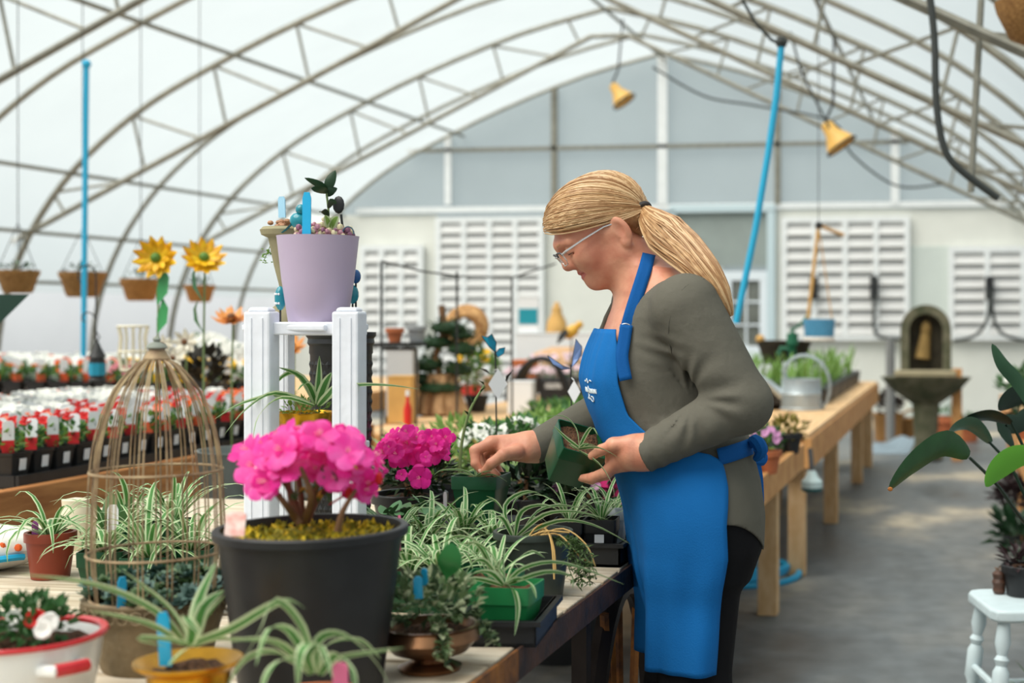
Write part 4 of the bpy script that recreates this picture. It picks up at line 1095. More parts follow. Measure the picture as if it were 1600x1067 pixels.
def put_flowers(root, o, spots, fv, rg, cen):
    for (x, y, d, s_) in spots:
        q = at(x, y, d); f = link('flower', rg.choice(fv), root); f.location = q - o
        nr = (q - cen).normalized() * .8 + Vector((rg.uniform(-.4, .4), rg.uniform(-.8, .3), rg.uniform(-.2, .6))) - FW * .3 + RT * rg.uniform(-.4, .4)
        f.rotation_euler = nr.to_track_quat('Z', 'Y').to_euler(); f.rotation_euler.rotate_axis('Z', rg.uniform(0, 6)); f.scale = (s_,) * 3
spots = []
rg = random.Random(8)
for (cx_, cy_, rx_, ry_, n_) in ((408, 722, 34, 34, 11), (478, 708, 50, 32, 16), (545, 735, 46, 34, 15), (520, 705, 50, 22, 9), (450, 690, 60, 16, 7)):
    for i in range(n_):
        a = rg.uniform(0, 6.28); q = math.sqrt(rg.random()); spots.append((cx_ + rx_ * q * math.cos(a), cy_ + ry_ * q * math.sin(a), 2.02 + rg.uniform(-.09, .09), rg.uniform(.8, 1.12)))
put_flowers(az, p, spots, FVp, rg, at(485, 760, 2.03))
b = MB()
for i in range(70):
    q = at(rg.uniform(415, 560), rg.uniform(730, 790), 2.02 + rg.uniform(-.06, .06)) - p; leaf2(b, q, (rg.uniform(-1, 1), rg.uniform(-1, 1), .6), .02, .009, rg.randrange(3))
b.build('foliage', [M_lime, mat('leaf_yellowing', (206, 168, 70), .6, trans=.2), M_green], az, smooth=False)
for (x, y) in ((592, 748), (400, 755), (545, 770)):
    b = MB(); b.ball(at(x, y, 2.0) - p, (.006, .006, .009), 8); b.tube([at(x, y, 2.0) - p, at(x - 30 if x > 500 else x + 40, y + 18, 2.02) - p], .0015, 4); b.build('bud', M_red, az)
t_ = at(366, 838, 1.95) - p; plant_tag(az, t_, .028, .034, mat('red_white_tag', (238, 170, 160), .5, var=(60, 0), rgb2=(240, 236, 226)), .1, -.25)

# --- stone pot with birdcage and succulents
p = base(245, 2.14); stone = mat('weathered_stone', (138, 120, 92), .85, var=(14, 0), rgb2=(96, 84, 62), bump=(40, .5))
r = thing('stone_pot', 'weathered tan pot of grey succulents under the birdcage', 'pot', p); PH = at(0, 930, 2.14).z - TZ; PR = .101
b = MB(); b.lathe([(.075, 0), (.078, .006), (.09, PH * .55), (PR, PH - .012), (PR + .004, PH), (PR - .008, PH), (PR - .01, PH - .02)], 36); b.build('pot', stone, r)
for k in range(34):
    a = 6.2832 * k / 34; c = Vector((math.cos(a) * (PR + .003), math.sin(a) * (PR + .003), PH - .014)); tg = Vector((-math.sin(a), math.cos(a), 0))
    b = MB(); b.tube([c + tg * .0085 * math.cos(t) + UP * .009 * math.sin(t) for t in [6.2832 * j / 8 for j in range(8)]], .0017, 5, closed=True); b.build('scallop', stone, r)
soil(r, PR - .01, PH - .015, n=18)
rg = random.Random(4); succ = []
for s_ in range(3):
    b = MB()
    for ring, (cnt, el, L) in enumerate(((7, .25, .016), (6, .7, .013), (4, 1.15, .009))):
        for k in range(cnt):
            a = 6.2832 * k / cnt + ring * .4; d_ = Vector((math.cos(a) * math.cos(el), math.sin(a) * math.cos(el), math.sin(el)))
            b.ribbon([d_ * .002, d_ * L * .6, d_ * L], [.002, .0055, .001], side=Vector((-math.sin(a), math.cos(a), 0)), cols=(-1, 0, 1), mis=(0, 0))
    succ.append(b.mesh('rosette', [(M_grey, mat('succulent_blue', (88, 116, 108), .5), mat('succulent_green', (98, 124, 84), .5))[s_]]))
for i in range(110):
    a, q = rg.uniform(0, 6.28), math.sqrt(rg.random()) * .098
    o = link('rosette', rg.choice(succ), r); o.location = (q * math.cos(a), q * math.sin(a), PH + rg.uniform(-.008, .02) + .012 * (1 - (q / .098) ** 2)); o.rotation_euler = (rg.uniform(-.5, .5), rg.uniform(-.5, .5), rg.uniform(0, 6)); o.scale = (rg.uniform(.8, 1.3),) * 3
plant_tag(r, (-.001, -.09, PH - .01), .012, .055, M_blue, .9, .1)
# the cage
cz = p.z + PH; cage = thing('birdcage', 'domed rusty wire birdcage standing in the stone pot', 'birdcage', (p.x, p.y, cz))
cwm = mat('cage_wire', (186, 164, 126), .6, .2, var=(30, 0), rgb2=(128, 104, 80))
def hz(y): return at(0, y, 2.14).z - cz
cp = [(.092, .0), (.0965, hz(860)), (.0955, hz(800)), (.0925, hz(735)), (.087, hz(690)), (.077, hz(650)), (.062, hz(612)), (.046, hz(588)), (.03, hz(570)), (.014, hz(560))]
cpp = catmull([(a, z, 0) for a, z in cp], 3)
for k in range(15):
    a = 6.2832 * k / 15
    b = MB()
    for da in (-.035, .035): b.tube([(q.x * math.cos(a + da), q.x * math.sin(a + da), q.y) for q in cpp], .0013, 5)
    b.build('cage_bar', cwm, cage)
for rr, yy in ((.0935, 735), (.0975, 862), (.0925, None)):
    z = 0 if yy is None else hz(yy); b = MB(); b.tube([(math.cos(6.2832 * j / 40) * rr, math.sin(6.2832 * j / 40) * rr, z) for j in range(40)], .0021, 6, closed=True); b.build('hoop', cwm, cage)
b = MB(); b.lathe([(.019, hz(564)), (.02, hz(560)), (.013, hz(548)), (.011, hz(545))], 16); b.build('collar', cwm, cage)
b = MB(); b.lathe([(.011, hz(547)), (.016, hz(543)), (.012, hz(537)), (.004, hz(534)), (.006, hz(530)), (.001, hz(526))], 16); b.build('finial', mat('verdigris', (132, 138, 128), .7), cage)

# --- gold pot in front with spider plant
def gold_pot(r, rt, h, rb=None):
    rb = rb or rt * .72
    b = MB(); b.lathe([(rb, 0), (rb * 1.04, .004), (rb * 1.02, h * .5), (rb * 1.06, h * .52), (rb * 1.02, h * .56), (rb * 1.05, h * .84), (rt, h - .004), (rt * 1.01, h), (rt * .97, h), (rb, h * .86)], 36); b.build('pot', M_gold, r)
p = base(295, 1.8); r = thing('gold_pot', 'shiny gold pot with striped spider plant and blue tag at lower left', 'potted plant', p); GH = at(0, 1030, 1.8).z - TZ
gold_pot(r, .066, GH, .048); soil(r, .049, GH * .885, n=16)
bx, by = 296, 1020
for pts, w_ in (([(288, 1005, 1.8), (240, 955, 1.78), (150, 915, 1.76), (30, 897, 1.74)], .0085), ([(285, 1008, 1.78), (230, 975, 1.76), (140, 954, 1.74)], .007), ([(292, 1000, 1.8), (262, 950, 1.82), (190, 890, 1.84)], .008), ([(300, 1000, 1.8), (310, 940, 1.82), (338, 878, 1.85)], .008),
        ([(305, 1000, 1.78), (318, 950, 1.78), (350, 922, 1.8)], .009), ([(302, 1005, 1.76), (360, 985, 1.72), (440, 940, 1.7), (478, 952, 1.7)], .008), ([(296, 1008, 1.74), (262, 1000, 1.73), (215, 997, 1.72), (260, 1010, 1.73)], .006), ([(300, 1010, 1.74), (285, 1020, 1.7), (262, 1040, 1.7)], .007),
        ([(296, 1010, 1.75), (300, 985, 1.72), (290, 965, 1.7), (312, 990, 1.7)], .009), ([(304, 1010, 1.78), (330, 1000, 1.78), (400, 998, 1.76)], .006), ([(300, 1010, 1.8), (328, 960, 1.84), (352, 930, 1.86)], .008)):
    pxleaf(r, pts, w_)
plant_tag(r, at(259, 1040, 1.79) - p, .016, .07, M_blue, .1, .12)

# --- white enamel pot
p = base(28, 1.86); r = thing('enamel_pot', 'white enamel pot with red rim and handle holding pansies', 'potted plant', p); EH = at(0, 990, 1.86).z - TZ
enam = mat('white_enamel', (232, 234, 232), .25, coat=.4, var=(10, .04)); enr = mat('red_enamel', (196, 36, 44), .3, coat=.3)
b = MB(); b.lathe([(.082, 0), (.086, .005), (.1, EH * .7), (.104, EH - .004), (.1, EH - .004), (.095, EH * .8)], 40); b.build('body', enam, r)
b = MB(); b.lathe([(.1, EH - .005), (.108, EH - .004), (.11, EH), (.108, EH + .003), (.099, EH + .001), (.1, EH - .005)], 40, cap=False); b.build('rim', enr, r)
hd = Vector((math.cos(-.45), math.sin(-.45), 0)); sd_ = Vector((.45, .9, 0)).normalized()
b = MB(); b.tube([hd * .097 + sd_ * .024 + UP * (EH - .03), hd * .124 + sd_ * .022 + UP * (EH - .027), hd * .127 - sd_ * .022 + UP * (EH - .027), hd * .097 - sd_ * .024 + UP * (EH - .03)], .0075, 8); hnd = b.build('handle', enam, r)
b = MB(); b.tube([hd * .126 + sd_ * .021 + UP * (EH - .027), hd * .129 + UP * (EH - .0265), hd * .126 - sd_ * .021 + UP * (EH - .027)], .0085, 8); b.build('handle_grip', enr, hnd)
soil(r, .096, EH - .014, n=24, seed=5)
rg = random.Random(14); b = MB(); leafball(b, (-.0, .02, EH + .012), (.06, .045, .03), 240, .017, .012, rg, (0, 0, 1)); b.build('foliage', [mat('pansy_leaf', (60, 104, 56), .5, trans=.2), M_green], r, smooth=False)
for (x, y, d, m_, s_) in ((57, 967, 1.85, M_red, .014), (78, 975, 1.84, M_white, .015), (70, 985, 1.8, M_white, .012), (24, 965, 1.88, M_white, .011)):
    b = MB(); petal_flower(b, at(x, y, d) - p, -FW + UP * .5, s_, 5, 0, rg, .5, .75); b.build('flower', m_, r)

# --- red-brown pot and the green pots behind the cage
p = base(79, 2.86); r = thing('red_pot', 'reddish brown plastic pot with spider plant left of the birdcage', 'spider plant', p); round_pot(r, .046, .036, .092, mat('red_brown_plastic', (140, 58, 36), .4, var=(12, .15)), .003, .018); soil(r, .042, .08, n=14)
spider(r, (0, 0, .08), 24, .17, .0055, 5, droop=(1.8, 3.4)); plant_tag(r, (-.02, -.02, .08), .012, .035, mat('purple_tag', (140, 70, 130), .5), .3)
for i, (x, d, s_, lab) in enumerate(((165, 2.72, .17, 'nearest the red pot'), (232, 2.66, .19, 'in the middle'), (300, 2.74, .2, 'nearest the big black pot'), (200, 3.05, .18, 'far left'), (268, 3.1, .19, 'far right'))):
    p = base(x, d); r = thing('spider_plant', 'spider plant in green square pot behind the birdcage, %s' % lab, 'spider plant', p, 'spider plants behind the birdcage', rotz=.3)
    square_pot(r, .085, .08, M_gpot); square_soil(r, .085, .08, i); spider(r, (0, 0, .07), 26, s_, .0062, 30 + i, droop=(1.4, 3.0))
p = base(176, 2.9); r = thing('leafy_seedling', 'broad leaved seedling with white tag behind the cage bars', 'plant', p); square_pot(r, .06, .08, M_gpot); square_soil(r, .06, .08, 3)
for a, L in ((0, .06), (2.2, .055), (4.2, .05)):
    b = MB(); blade(b, a, 1.2, L + .04, .02, .5, (0, 0, .08), cols=(-1, 0, 1), mis=(0, 0)); b.build('leaf', M_green, r)
plant_tag(r, (.02, -.03, .075), .022, .07, M_tag, .2)
p = base(118, 3.2); r = thing('cream_jar', 'cream jar behind the red pot', 'jar', p); b = MB(); b.lathe([(.03, 0), (.034, .01), (.034, .085), (.026, .1)], 20); b.build('body', mat('cream_ceramic', (226, 214, 186), .45), r); b = MB(); b.lathe([(.028, .098), (.029, .112), (.005, .116)], 20); b.build('lid', mat('cream_ceramic', (226, 214, 186), .45), r)
p = base(300, 2.5); r = thing('blue_dish', 'pale blue plastic dish behind the birdcage', 'dish', p); b = MB(); square_rings(b, [(.04, 0), (.048, .028), (.052, .03), (.052, .034), (.046, .034), (.042, .012)]); b.build('body', mat('pale_blue_plastic', (176, 196, 220), .4), r); b = MB(); b.box((0, 0, .012), (.075, .075, .006)); b.build('liner', M_tag, r, smooth=False)
# white bag and black tray at the left edge
p = base(-30, 2.95); r = thing('soil_bag', 'white plastic bag with orange print and blue edge at left', 'bag', p)
b = MB(); vs_ = []; nu, nv = 14, 10
b.ball((0, 0, .045), (.13, .1, .048), 20, rot=Euler((0, 0, .3)).to_matrix()); b.build('bag', mat('bag_white', (232, 230, 224), .4, var=(18, 0), rgb2=(240, 236, 230)), r)
b = MB(); b.tube([(.125 * math.cos(a), -.1 * math.sin(a) - .0, .03 + .005 * math.sin(3 * a)) for a in [.3 + j * .13 for j in range(18)]], .007, 6); b.build('blue_band', M_blue, r)
for k in range(4):
    b = MB(); b.ball((.03 + .028 * k, -.075 + .012 * k, .066 - .004 * k), (.009, .006, .008), 8); b.build('orange_spot', M_orange, r)
p = base(-5, 2.3); r = thing('black_tray', 'small black plastic tray at the left edge behind the enamel pot', 'tray', p); b = MB(); square_rings(b, [(.045, 0), (.05, .03), (.055, .032), (.055, .036), (.047, .036), (.044, .01)]); b.build('body', M_black, r); b = MB(); b.lathe([(.04, .01), (.04, .014)], 16); b.build('soil', M_soil, r)

# --- spider plant in the very front
p = base(492, 1.72); r = thing('spider_plant', 'large leaved spider plant at the very front with pink tag', 'spider plant', p); hh = .07
round_pot(r, .055, .042, hh, terra, .003, .014); soil(r, .05, hh - .01, n=14)
for pts, w_ in (([(490, 1050, 1.72), (470, 980, 1.7), (430, 940, 1.68), (405, 990, 1.66), (350, 1085, 1.65)], .008), ([(485, 1055, 1.7), (440, 1010, 1.66), (390, 1000, 1.64), (350, 1005, 1.63)], .0075), ([(488, 1050, 1.7), (455, 990, 1.66), (420, 985, 1.64), (400, 1040, 1.63)], .008),
        ([(495, 1050, 1.72), (500, 1000, 1.72), (540, 995, 1.7), (590, 1040, 1.68), (610, 1080, 1.68)], .008), ([(498, 1055, 1.7), (530, 1030, 1.68), (580, 1020, 1.66), (632, 1012, 1.64)], .006), ([(494, 1050, 1.74), (510, 1010, 1.78), (560, 1000, 1.8), (595, 1030, 1.82)], .007),
        ([(486, 1050, 1.68), (450, 1030, 1.62), (420, 1050, 1.6), (405, 1090, 1.6)], .008), ([(492, 1052, 1.68), (490, 1010, 1.64), (470, 1020, 1.6), (465, 1080, 1.6)], .0085), ([(480, 1055, 1.72), (430, 1020, 1.74), (385, 1030, 1.74), (355, 1070, 1.74)], .007), ([(500, 1055, 1.68), (525, 1025, 1.64), (550, 1050, 1.62), (556, 1090, 1.62)], .008),
        ([(488, 1052, 1.66), (480, 1025, 1.63), (500, 1010, 1.62), (520, 1060, 1.6)], .008)):
    pxleaf(r, pts, w_)
plant_tag(r, at(532, 1075, 1.66) - p, .018, .03, mat('pink_tag', (222, 110, 150), .45), .1)

# --- copper bowl with trailing ivy
p = base(672, 2.12); cop = mat('tarnished_copper', (150, 108, 76), .28, .85, var=(16, 0), rgb2=(88, 62, 46))
r = thing('copper_bowl', 'tarnished copper footed bowl with trailing variegated ivy', 'potted plant', p)
BH = at(0, 975, 2.12).z - TZ
b = MB(); b.lathe([(.045, 0), (.047, .006), (.028, .014), (.026, .018), (.055, .028), (.074, .05), (.078, BH * .72), (.071, BH - .004), (.074, BH), (.066, BH), (.06, BH * .8)], 36); b.build('bowl', cop, r); soil(r, .064, BH - .01, n=16)
rg = random.Random(17); ivy = [mat('ivy_green', (104, 128, 84), .5, trans=.15), mat('ivy_pale', (190, 198, 160), .5, trans=.2), mat('ivy_dark', (64, 84, 54), .5)]
b = MB(); leafball(b, (.0, 0, BH + .04), (.075, .06, .036), 300, .018, .014, rg, (0, 0, 1, 2)); b.build('foliage', ivy, r, smooth=False)
for k in range(8):
    a = rg.uniform(0, 6.28); pth = [Vector((math.cos(a) * q, math.sin(a) * q, z)) for q, z in ((.04, BH + .01), (.066, BH + .012), (.084, BH - .012), (.087 + rg.uniform(0, .008), BH - rg.uniform(.02, .05)))]
    b = MB(); b.tube(catmull(pth, 3), .001, 4, 2)
    for q in catmull(pth, 4):
        for _ in range(2): leaf2(b, q, (rg.uniform(-1, 1), rg.uniform(-1, 1), rg.uniform(-.6, .5)), .016, .013, rg.choice((0, 0, 1, 2)))
    b.build('vine', ivy, r, smooth=False)
pxleaf(r, [(694, 930, 2.1), (698, 900, 2.09), (702, 878, 2.08), (706, 848, 2.08)], .018, [mat('glossy_leaf', (44, 118, 58), .3)], (0, 0), (-1, 0, 1), .2, 'broad_leaf', .9, lambda t: max(.05, math.sin(math.pi * max(0, min(1, (t - .3) / .7))) ** .7), 5)
plant_tag(r, at(654, 935, 2.08) - p, .013, .034, M_blue, .2, .2); plant_tag(r, at(664, 915, 2.1) - p, .01, .026, M_blue, -.2, .1)
# ------------------------------------------------------------------ green pots, trays and spider plants by her hands
def tray(lab, x, d, w_, l_, h, z=TZ, rot=0, name='nursery_tray'):
    p = base(x, d, z); r = thing(name, lab, 'tray', p, rotz=rot); b = MB(); t = .004
    for (c, s_) in (((0, 0, .003), (w_, l_, .006)), ((w_ / 2 - t / 2, 0, h / 2), (t, l_, h)), ((-w_ / 2 + t / 2, 0, h / 2), (t, l_, h)), ((0, l_ / 2 - t / 2, h / 2), (w_, t, h)), ((0, -l_ / 2 + t / 2, h / 2), (w_, t, h))): b.box(c, s_)
    b.build('body', M_black, r, smooth=False)
    b = MB()
    for (c, s_) in (((w_ / 2 + .002, 0, h - .004), (.014, l_ + .018, .008)), ((-w_ / 2 - .002, 0, h - .004), (.014, l_ + .018, .008)), ((0, l_ / 2 + .002, h - .004), (w_ - .01, .014, .008)), ((0, -l_ / 2 - .002, h - .004), (w_ - .01, .014, .008))): b.box(c, s_)
    b.build('rim', M_black, r, smooth=False)
    return r, p
tray('black tray under the bright green pots at the table edge', 796, 2.36, .125, .2, .042, rot=.12)
for i, (x, d, lab) in enumerate(((798, 2.33, 'front spider plant in bright green pot on the tray at the table edge'), (772, 2.42, 'rear spider plant in bright green pot on the tray at the table edge'))):
    p = base(x, d, TZ + .007); r = thing('spider_plant', lab, 'spider plant', p, rotz=.12)
    square_pot(r, .09, .082, mat('bright_green_plastic', (34, 124, 70), .35, var=(12, .1))); square_soil(r, .09, .082, i)
    if i == 1: spider(r, (0, 0, .075), 11, .13, .006, 70)
    else:
        r.rotation_euler = (0, 0, 0)
        for pts, w_ in (([(790, 915, 2.33), (820, 888, 2.32), (880, 880, 2.32), (975, 913, 2.32)], .006), ([(788, 915, 2.32), (800, 920, 2.28), (808, 950, 2.25), (804, 993, 2.23)], .0085), ([(785, 915, 2.33), (760, 880, 2.33), (740, 880, 2.32), (715, 920, 2.3)], .007), ([(788, 913, 2.33), (770, 870, 2.36), (745, 850, 2.38), (720, 850, 2.4)], .006),
                ([(790, 915, 2.33), (805, 880, 2.36), (830, 862, 2.4), (852, 872, 2.42)], .006), ([(786, 916, 2.32), (740, 905, 2.28), (700, 915, 2.26)], .007), ([(790, 914, 2.34), (785, 880, 2.38), (790, 850, 2.4)], .006), ([(792, 914, 2.31), (850, 895, 2.28), (890, 900, 2.26), (895, 920, 2.26)], .006), ([(786, 914, 2.31), (765, 895, 2.27), (735, 900, 2.24), (720, 935, 2.23)], .007), ([(788, 914, 2.35), (760, 860, 2.4), (720, 838, 2.44), (690, 850, 2.46)], .006), ([(790, 914, 2.33), (812, 905, 2.28), (830, 915, 2.25), (838, 935, 2.24)], .007)):
            pxleaf(r, pts, w_)
# olive round pot with dry roots and ferny trailing shoots
p = base(833, 2.68); r = thing('round_pot', 'dark olive round pot with spider leaves and tan dry roots', 'potted plant', p); olive = mat('olive_black_plastic', (52, 60, 54), .4, var=(12, .15))
round_pot(r, .072, .056, .122, olive, .003, .012, 36); soil(r, .068, .1, n=18)
dry = mat('dry_root', (196, 158, 96), .7)
for i, pts in enumerate(([(835, 838, 2.64), (852, 826, 2.62), (862, 850, 2.58), (866, 905, 2.56)], [(838, 838, 2.64), (880, 826, 2.62), (915, 850, 2.6), (930, 885, 2.58)], [(825, 840, 2.62), (840, 822, 2.62), (862, 815, 2.62)], [(845, 836, 2.62), (875, 836, 2.6), (905, 868, 2.58), (926, 880, 2.57)], [(860, 836, 2.62), (866, 860, 2.59), (868, 890, 2.57)], [(822, 842, 2.62), (850, 830, 2.6), (890, 832, 2.6)], [(840, 835, 2.64), (870, 812, 2.66), (895, 815, 2.66)])):
    b = MB(); b.tube([q - p for q in catmull([at(*q) for q in pts], 4)], .0016, 5); b.build('dry_root', dry, r)
for i, pts in enumerate(([(800, 838, 2.68), (790, 790, 2.7), (825, 768, 2.7), (862, 782, 2.68)], [(805, 838, 2.68), (815, 800, 2.66), (850, 790, 2.64), (890, 805, 2.62)], [(808, 838, 2.66), (850, 805, 2.6), (900, 800, 2.58), (950, 812, 2.58)], [(800, 838, 2.66), (785, 810, 2.62), (770, 812, 2.6), (760, 835, 2.6)], [(812, 838, 2.7), (840, 800, 2.74), (875, 790, 2.76), (915, 795, 2.76)], [(806, 838, 2.7), (800, 800, 2.74), (812, 775, 2.76), (840, 768, 2.78)], [(815, 838, 2.66), (870, 815, 2.6), (925, 820, 2.58), (985, 850, 2.58)], [(803, 838, 2.7), (780, 790, 2.74), (760, 775, 2.76)])): pxleaf(r, pts, .0055)
rg = random.Random(23)
for k in range(9):
    x0 = rg.uniform(868, 890); pth = catmull([at(x0, 842, 2.62), at(x0 + rg.uniform(10, 25), 850, 2.58), at(x0 + rg.uniform(15, 40), 880, 2.56), at(x0 + rg.uniform(10, 70), rg.uniform(895, 918), 2.55)], 4)
    b = MB(); b.tube([q - p for q in pth], .0009, 4)
    for q in pth:
        for _ in range(3): leaf2(b, q - p, (rg.uniform(-1, 1), rg.uniform(-1, 1), rg.uniform(-.8, .5)), .014, .005)
    b.build('shoot', mat('fern_green', (72, 96, 52), .6, trans=.15), r, smooth=False)
# tray behind it
tray('black tray of small spider plants beside the blue apron', 916, 3.08, .2, .2, .05)
for i, (x, d, sz, m_, lab) in enumerate(((940, 3.05, .07, M_black, 'black pot with price sticker in the tray by the apron'), (958, 3.13, .06, M_tag, 'white pot with arching leaves in the tray by the apron'), (890, 3.04, .065, M_black, 'black pot with arching leaves at the left of the tray by the apron'))):
    p = base(x, d, TZ + .007); r = thing('spider_plant', lab, 'spider plant', p, rotz=.1)
    square_pot(r, sz, .085 if i != 1 else .1, m_); square_soil(r, sz, .085 if i != 1 else .1, i); spider(r, (0, 0, .08), 16, .13, .005, 90 + i)
    if i == 0:
        b = MB(); b.box((.0, -.0325, .045), (.02, .002, .022), Euler((math.radians(-6), 0, 0)).to_matrix()); b.build('price_sticker', stick, r, smooth=False)
# the field of spider plants left of the held work
for i, (x, d, L, lab) in enumerate(((640, 2.55, .17, 'just behind the copper bowl'), (690, 2.5, .15, 'behind the copper bowl at its right'), (738, 2.64, .115, 'left of the olive round pot'), (618, 2.82, .15, 'beside the rim of the big black pot'), (668, 2.85, .16, 'second beside the big black pot'), (722, 2.88, .15, 'in front of the dark green pot'), (770, 2.9, .15, 'below the dark green pot at right'), (650, 2.3, .13, 'hidden by ivy'))):
    if i == 7: continue
    p = base(x, d); r = thing('spider_plant', 'striped spider plant in green square pot %s' % lab, 'spider plant', p, 'spider plants on the table', rotz=.2 * i)
    square_pot(r, .082, .075, M_gpot); square_soil(r, .082, .075, i); spider(r, (0, 0, .068), 24, L, .006, 110 + i, droop=(1.4, 3.0))
q = base(622, 2.4); b = MB(); tag_mesh(b, at(624, 860, 2.42), .006, .06, .3); o = tag(b.build('label_stick', mat('pink_tag', (222, 110, 150), .45), smooth=False), 'thin pink label stick by the big black pot', 'plant label')
b = MB(); b.box((0, 0, 0), (.001, .001, .001))
# upturned tray carrying the dark green pot she plants
zp = at(0, 812, 3.12).z
r, p = tray('upturned black tray under the dark green pot she is planting', 752, 3.13, .16, .14, zp - TZ - .001)
b = MB(); b.box((0, 0, zp - TZ - .004), (.15, .13, .006)); b.build('top', M_black, r, smooth=False)
def filled_pot(name, lab, x, yb, d, leaves, w_=.105, h=.1, rotm=None, m=None):
    p = at(x, yb, d); r = thing(name, lab, 'potted plant', p)
    square_pot(r, w_, h, m or M_gpot, .74); square_soil(r, w_, h, 7)
    if rotm is not None:
        for ch in r.children: ch.matrix_local = rotm
    for pts, ww in leaves: pxleaf(r, pts, ww)
    return r
filled_pot('planted_pot', 'dark green square pot with a seedling under her fingers', 752, 812, 3.12,
    [([(742, 745, 3.1), (722, 735, 3.08), (690, 735, 3.06), (676, 745, 3.06)], .0035), ([(743, 745, 3.1), (725, 740, 3.06), (700, 740, 3.04)], .003), ([(745, 745, 3.08), (770, 742, 3.05), (793, 753, 3.03)], .004), ([(743, 745, 3.1), (740, 728, 3.1), (728, 722, 3.1)], .003), ([(744, 745, 3.1), (745, 730, 3.12), (738, 715, 3.13)], .003), ([(744, 745, 3.08), (755, 738, 3.04), (770, 735, 3.02)], .003)])
# the pot she holds, tilted towards us
pc = at(893, 714, 2.9)
upv = (RT * .47 - FW * .42 + UP * .78).normalized(); xv = (RT - upv * RT.dot(upv)); xv = (xv * math.cos(.25) + upv.cross(xv) * math.sin(.25)).normalized(); yv = upv.cross(xv)
ROTP = Matrix((xv, yv, upv)).transposed()
hp = thing('held_pot', 'dark green square pot with spider seedling held in her near hand', 'potted plant', pc - upv * .045)
square_pot(hp, .096, .095, M_gpot, .74); square_soil(hp, .096, .095, 9)
for ch in hp.children: ch.matrix_local = ROTP.to_4x4()
for pts, ww in (([(905, 700, 2.82), (885, 685, 2.8), (865, 665, 2.79)], .0045), ([(905, 702, 2.82), (900, 670, 2.82), (880, 650, 2.82), (845, 652, 2.84)], .002), ([(905, 700, 2.82), (915, 680, 2.78), (925, 668, 2.76), (934, 680, 2.75)], .004), ([(904, 702, 2.82), (935, 700, 2.74), (968, 716, 2.72)], .005), ([(904, 704, 2.82), (935, 725, 2.76), (955, 755, 2.73), (960, 778, 2.72)], .0055),
        ([(905, 702, 2.82), (912, 695, 2.78), (920, 692, 2.76)], .004), ([(903, 703, 2.82), (892, 696, 2.79), (890, 694, 2.78)], .003), ([(905, 702, 2.82), (920, 695, 2.78), (935, 698, 2.76)], .004)): pxleaf(hp, pts, ww)
# jade plant, second azalea, pots behind
p = base(648, 3.05); r = thing('jade_plant', 'low green succulent with rounded leaves under the magenta azalea', 'succulent', p); round_pot(r, .07, .055, .075, M_black); soil(r, .065, .065)
rg = random.Random(31)
for i in range(46):
    a = rg.uniform(0, 6.28); q = math.sqrt(rg.random()) * .075; b = MB(); L = rg.uniform(.03, .042)
    blade(b, rg.uniform(0, 6.28), rg.uniform(.1, .9), L, L * .34, .4, (q * math.cos(a), q * math.sin(a), .09 + rg.uniform(0, .045) * (1 - q / .1)), cols=(-1, 0, 1), mis=(0, 0), fold=.2); b.build('leaf', mat('jade_leaf', (86, 128, 86), .4, var=(30, .2)), r)
b = MB(); b.tube([(0, 0, .06), (0, 0, .12)], .008, 6); b.build('stem', M_gstem, r)
p = base(640, 3.42); r = thing('azalea_pot', 'smaller magenta azalea with dark leaves behind the pink one', 'potted azalea', p); round_pot(r, .085, .07, .1, M_black); soil(r, .08, .088)
b = MB(); leafball(b, (.01, 0, at(0, 735, 3.4).z - TZ), (.1, .09, .06), 420, .032, .015, rg, (0, 0, 1)); b.build('foliage', [M_dgreen, mat('leaf_mid_dark', (58, 82, 44), .5, trans=.1)], r, smooth=False)
b = MB(); b.tube([(0, 0, .08), (.01, 0, .2)], .007, 6); b.tube([(0, 0, .1), (-.04, 0, .2)], .005, 6); b.tube([(0, 0, .1), (.05, 0, .2)], .005, 6); b.build('stem', M_stem, r)
spots = [(657, 745, 3.22, 1.05), (628, 742, 3.22, .5), (665, 715, 3.22, .5)]
for i in range(46):
    a = rg.uniform(0, 6.28); q = math.sqrt(rg.random()); spots.append((648 + 60 * q * math.cos(a), 698 + 22 * q * math.sin(a), 3.32 + rg.uniform(-.08, .06), rg.uniform(.65, .95)))
put_flowers(r, p, spots, FVm, rg, at(650, 740, 3.36))
p = base(706, 3.3); r = thing('brown_pot', 'brown round pot with white label left of the pot she plants', 'pot', p); round_pot(r, .06, .05, .085, mat('brown_plastic', (92, 70, 58), .5)); soil(r, .055, .07); plant_tag(r, (-.005, -.03, .07), .008, .05, M_tag, .1)
# tall bare euphorbia stem
r = thing('euphorbia', 'tall bare green stem with tiny leaves rising by her far hand', 'plant', p + Vector((.03, .14, 0)))
pth = catmull([at(716, 800, 3.4), at(718, 745, 3.4), at(722, 690, 3.4), at(735, 640, 3.4), at(757, 602, 3.4)], 5); b = MB(); b.tube(pth, [.0055 - .003 * i / (len(pth) - 1) for i in range(len(pth))], 7); b.build('stem', M_gstem, r, world=True)
for i in range(8, len(pth), 2):
    b = MB(); leaf2(b, pth[i], (rg.uniform(-1, 1), rg.uniform(-1, 1), .6), .025, .009); b.build('leaf', M_dgreen, r, world=True)
b = MB(); b.lathe([(.05, 0), (.058, .075), (.06, .08), (.054, .08), (.05, .06)], 18); b.build('pot', M_black, r)
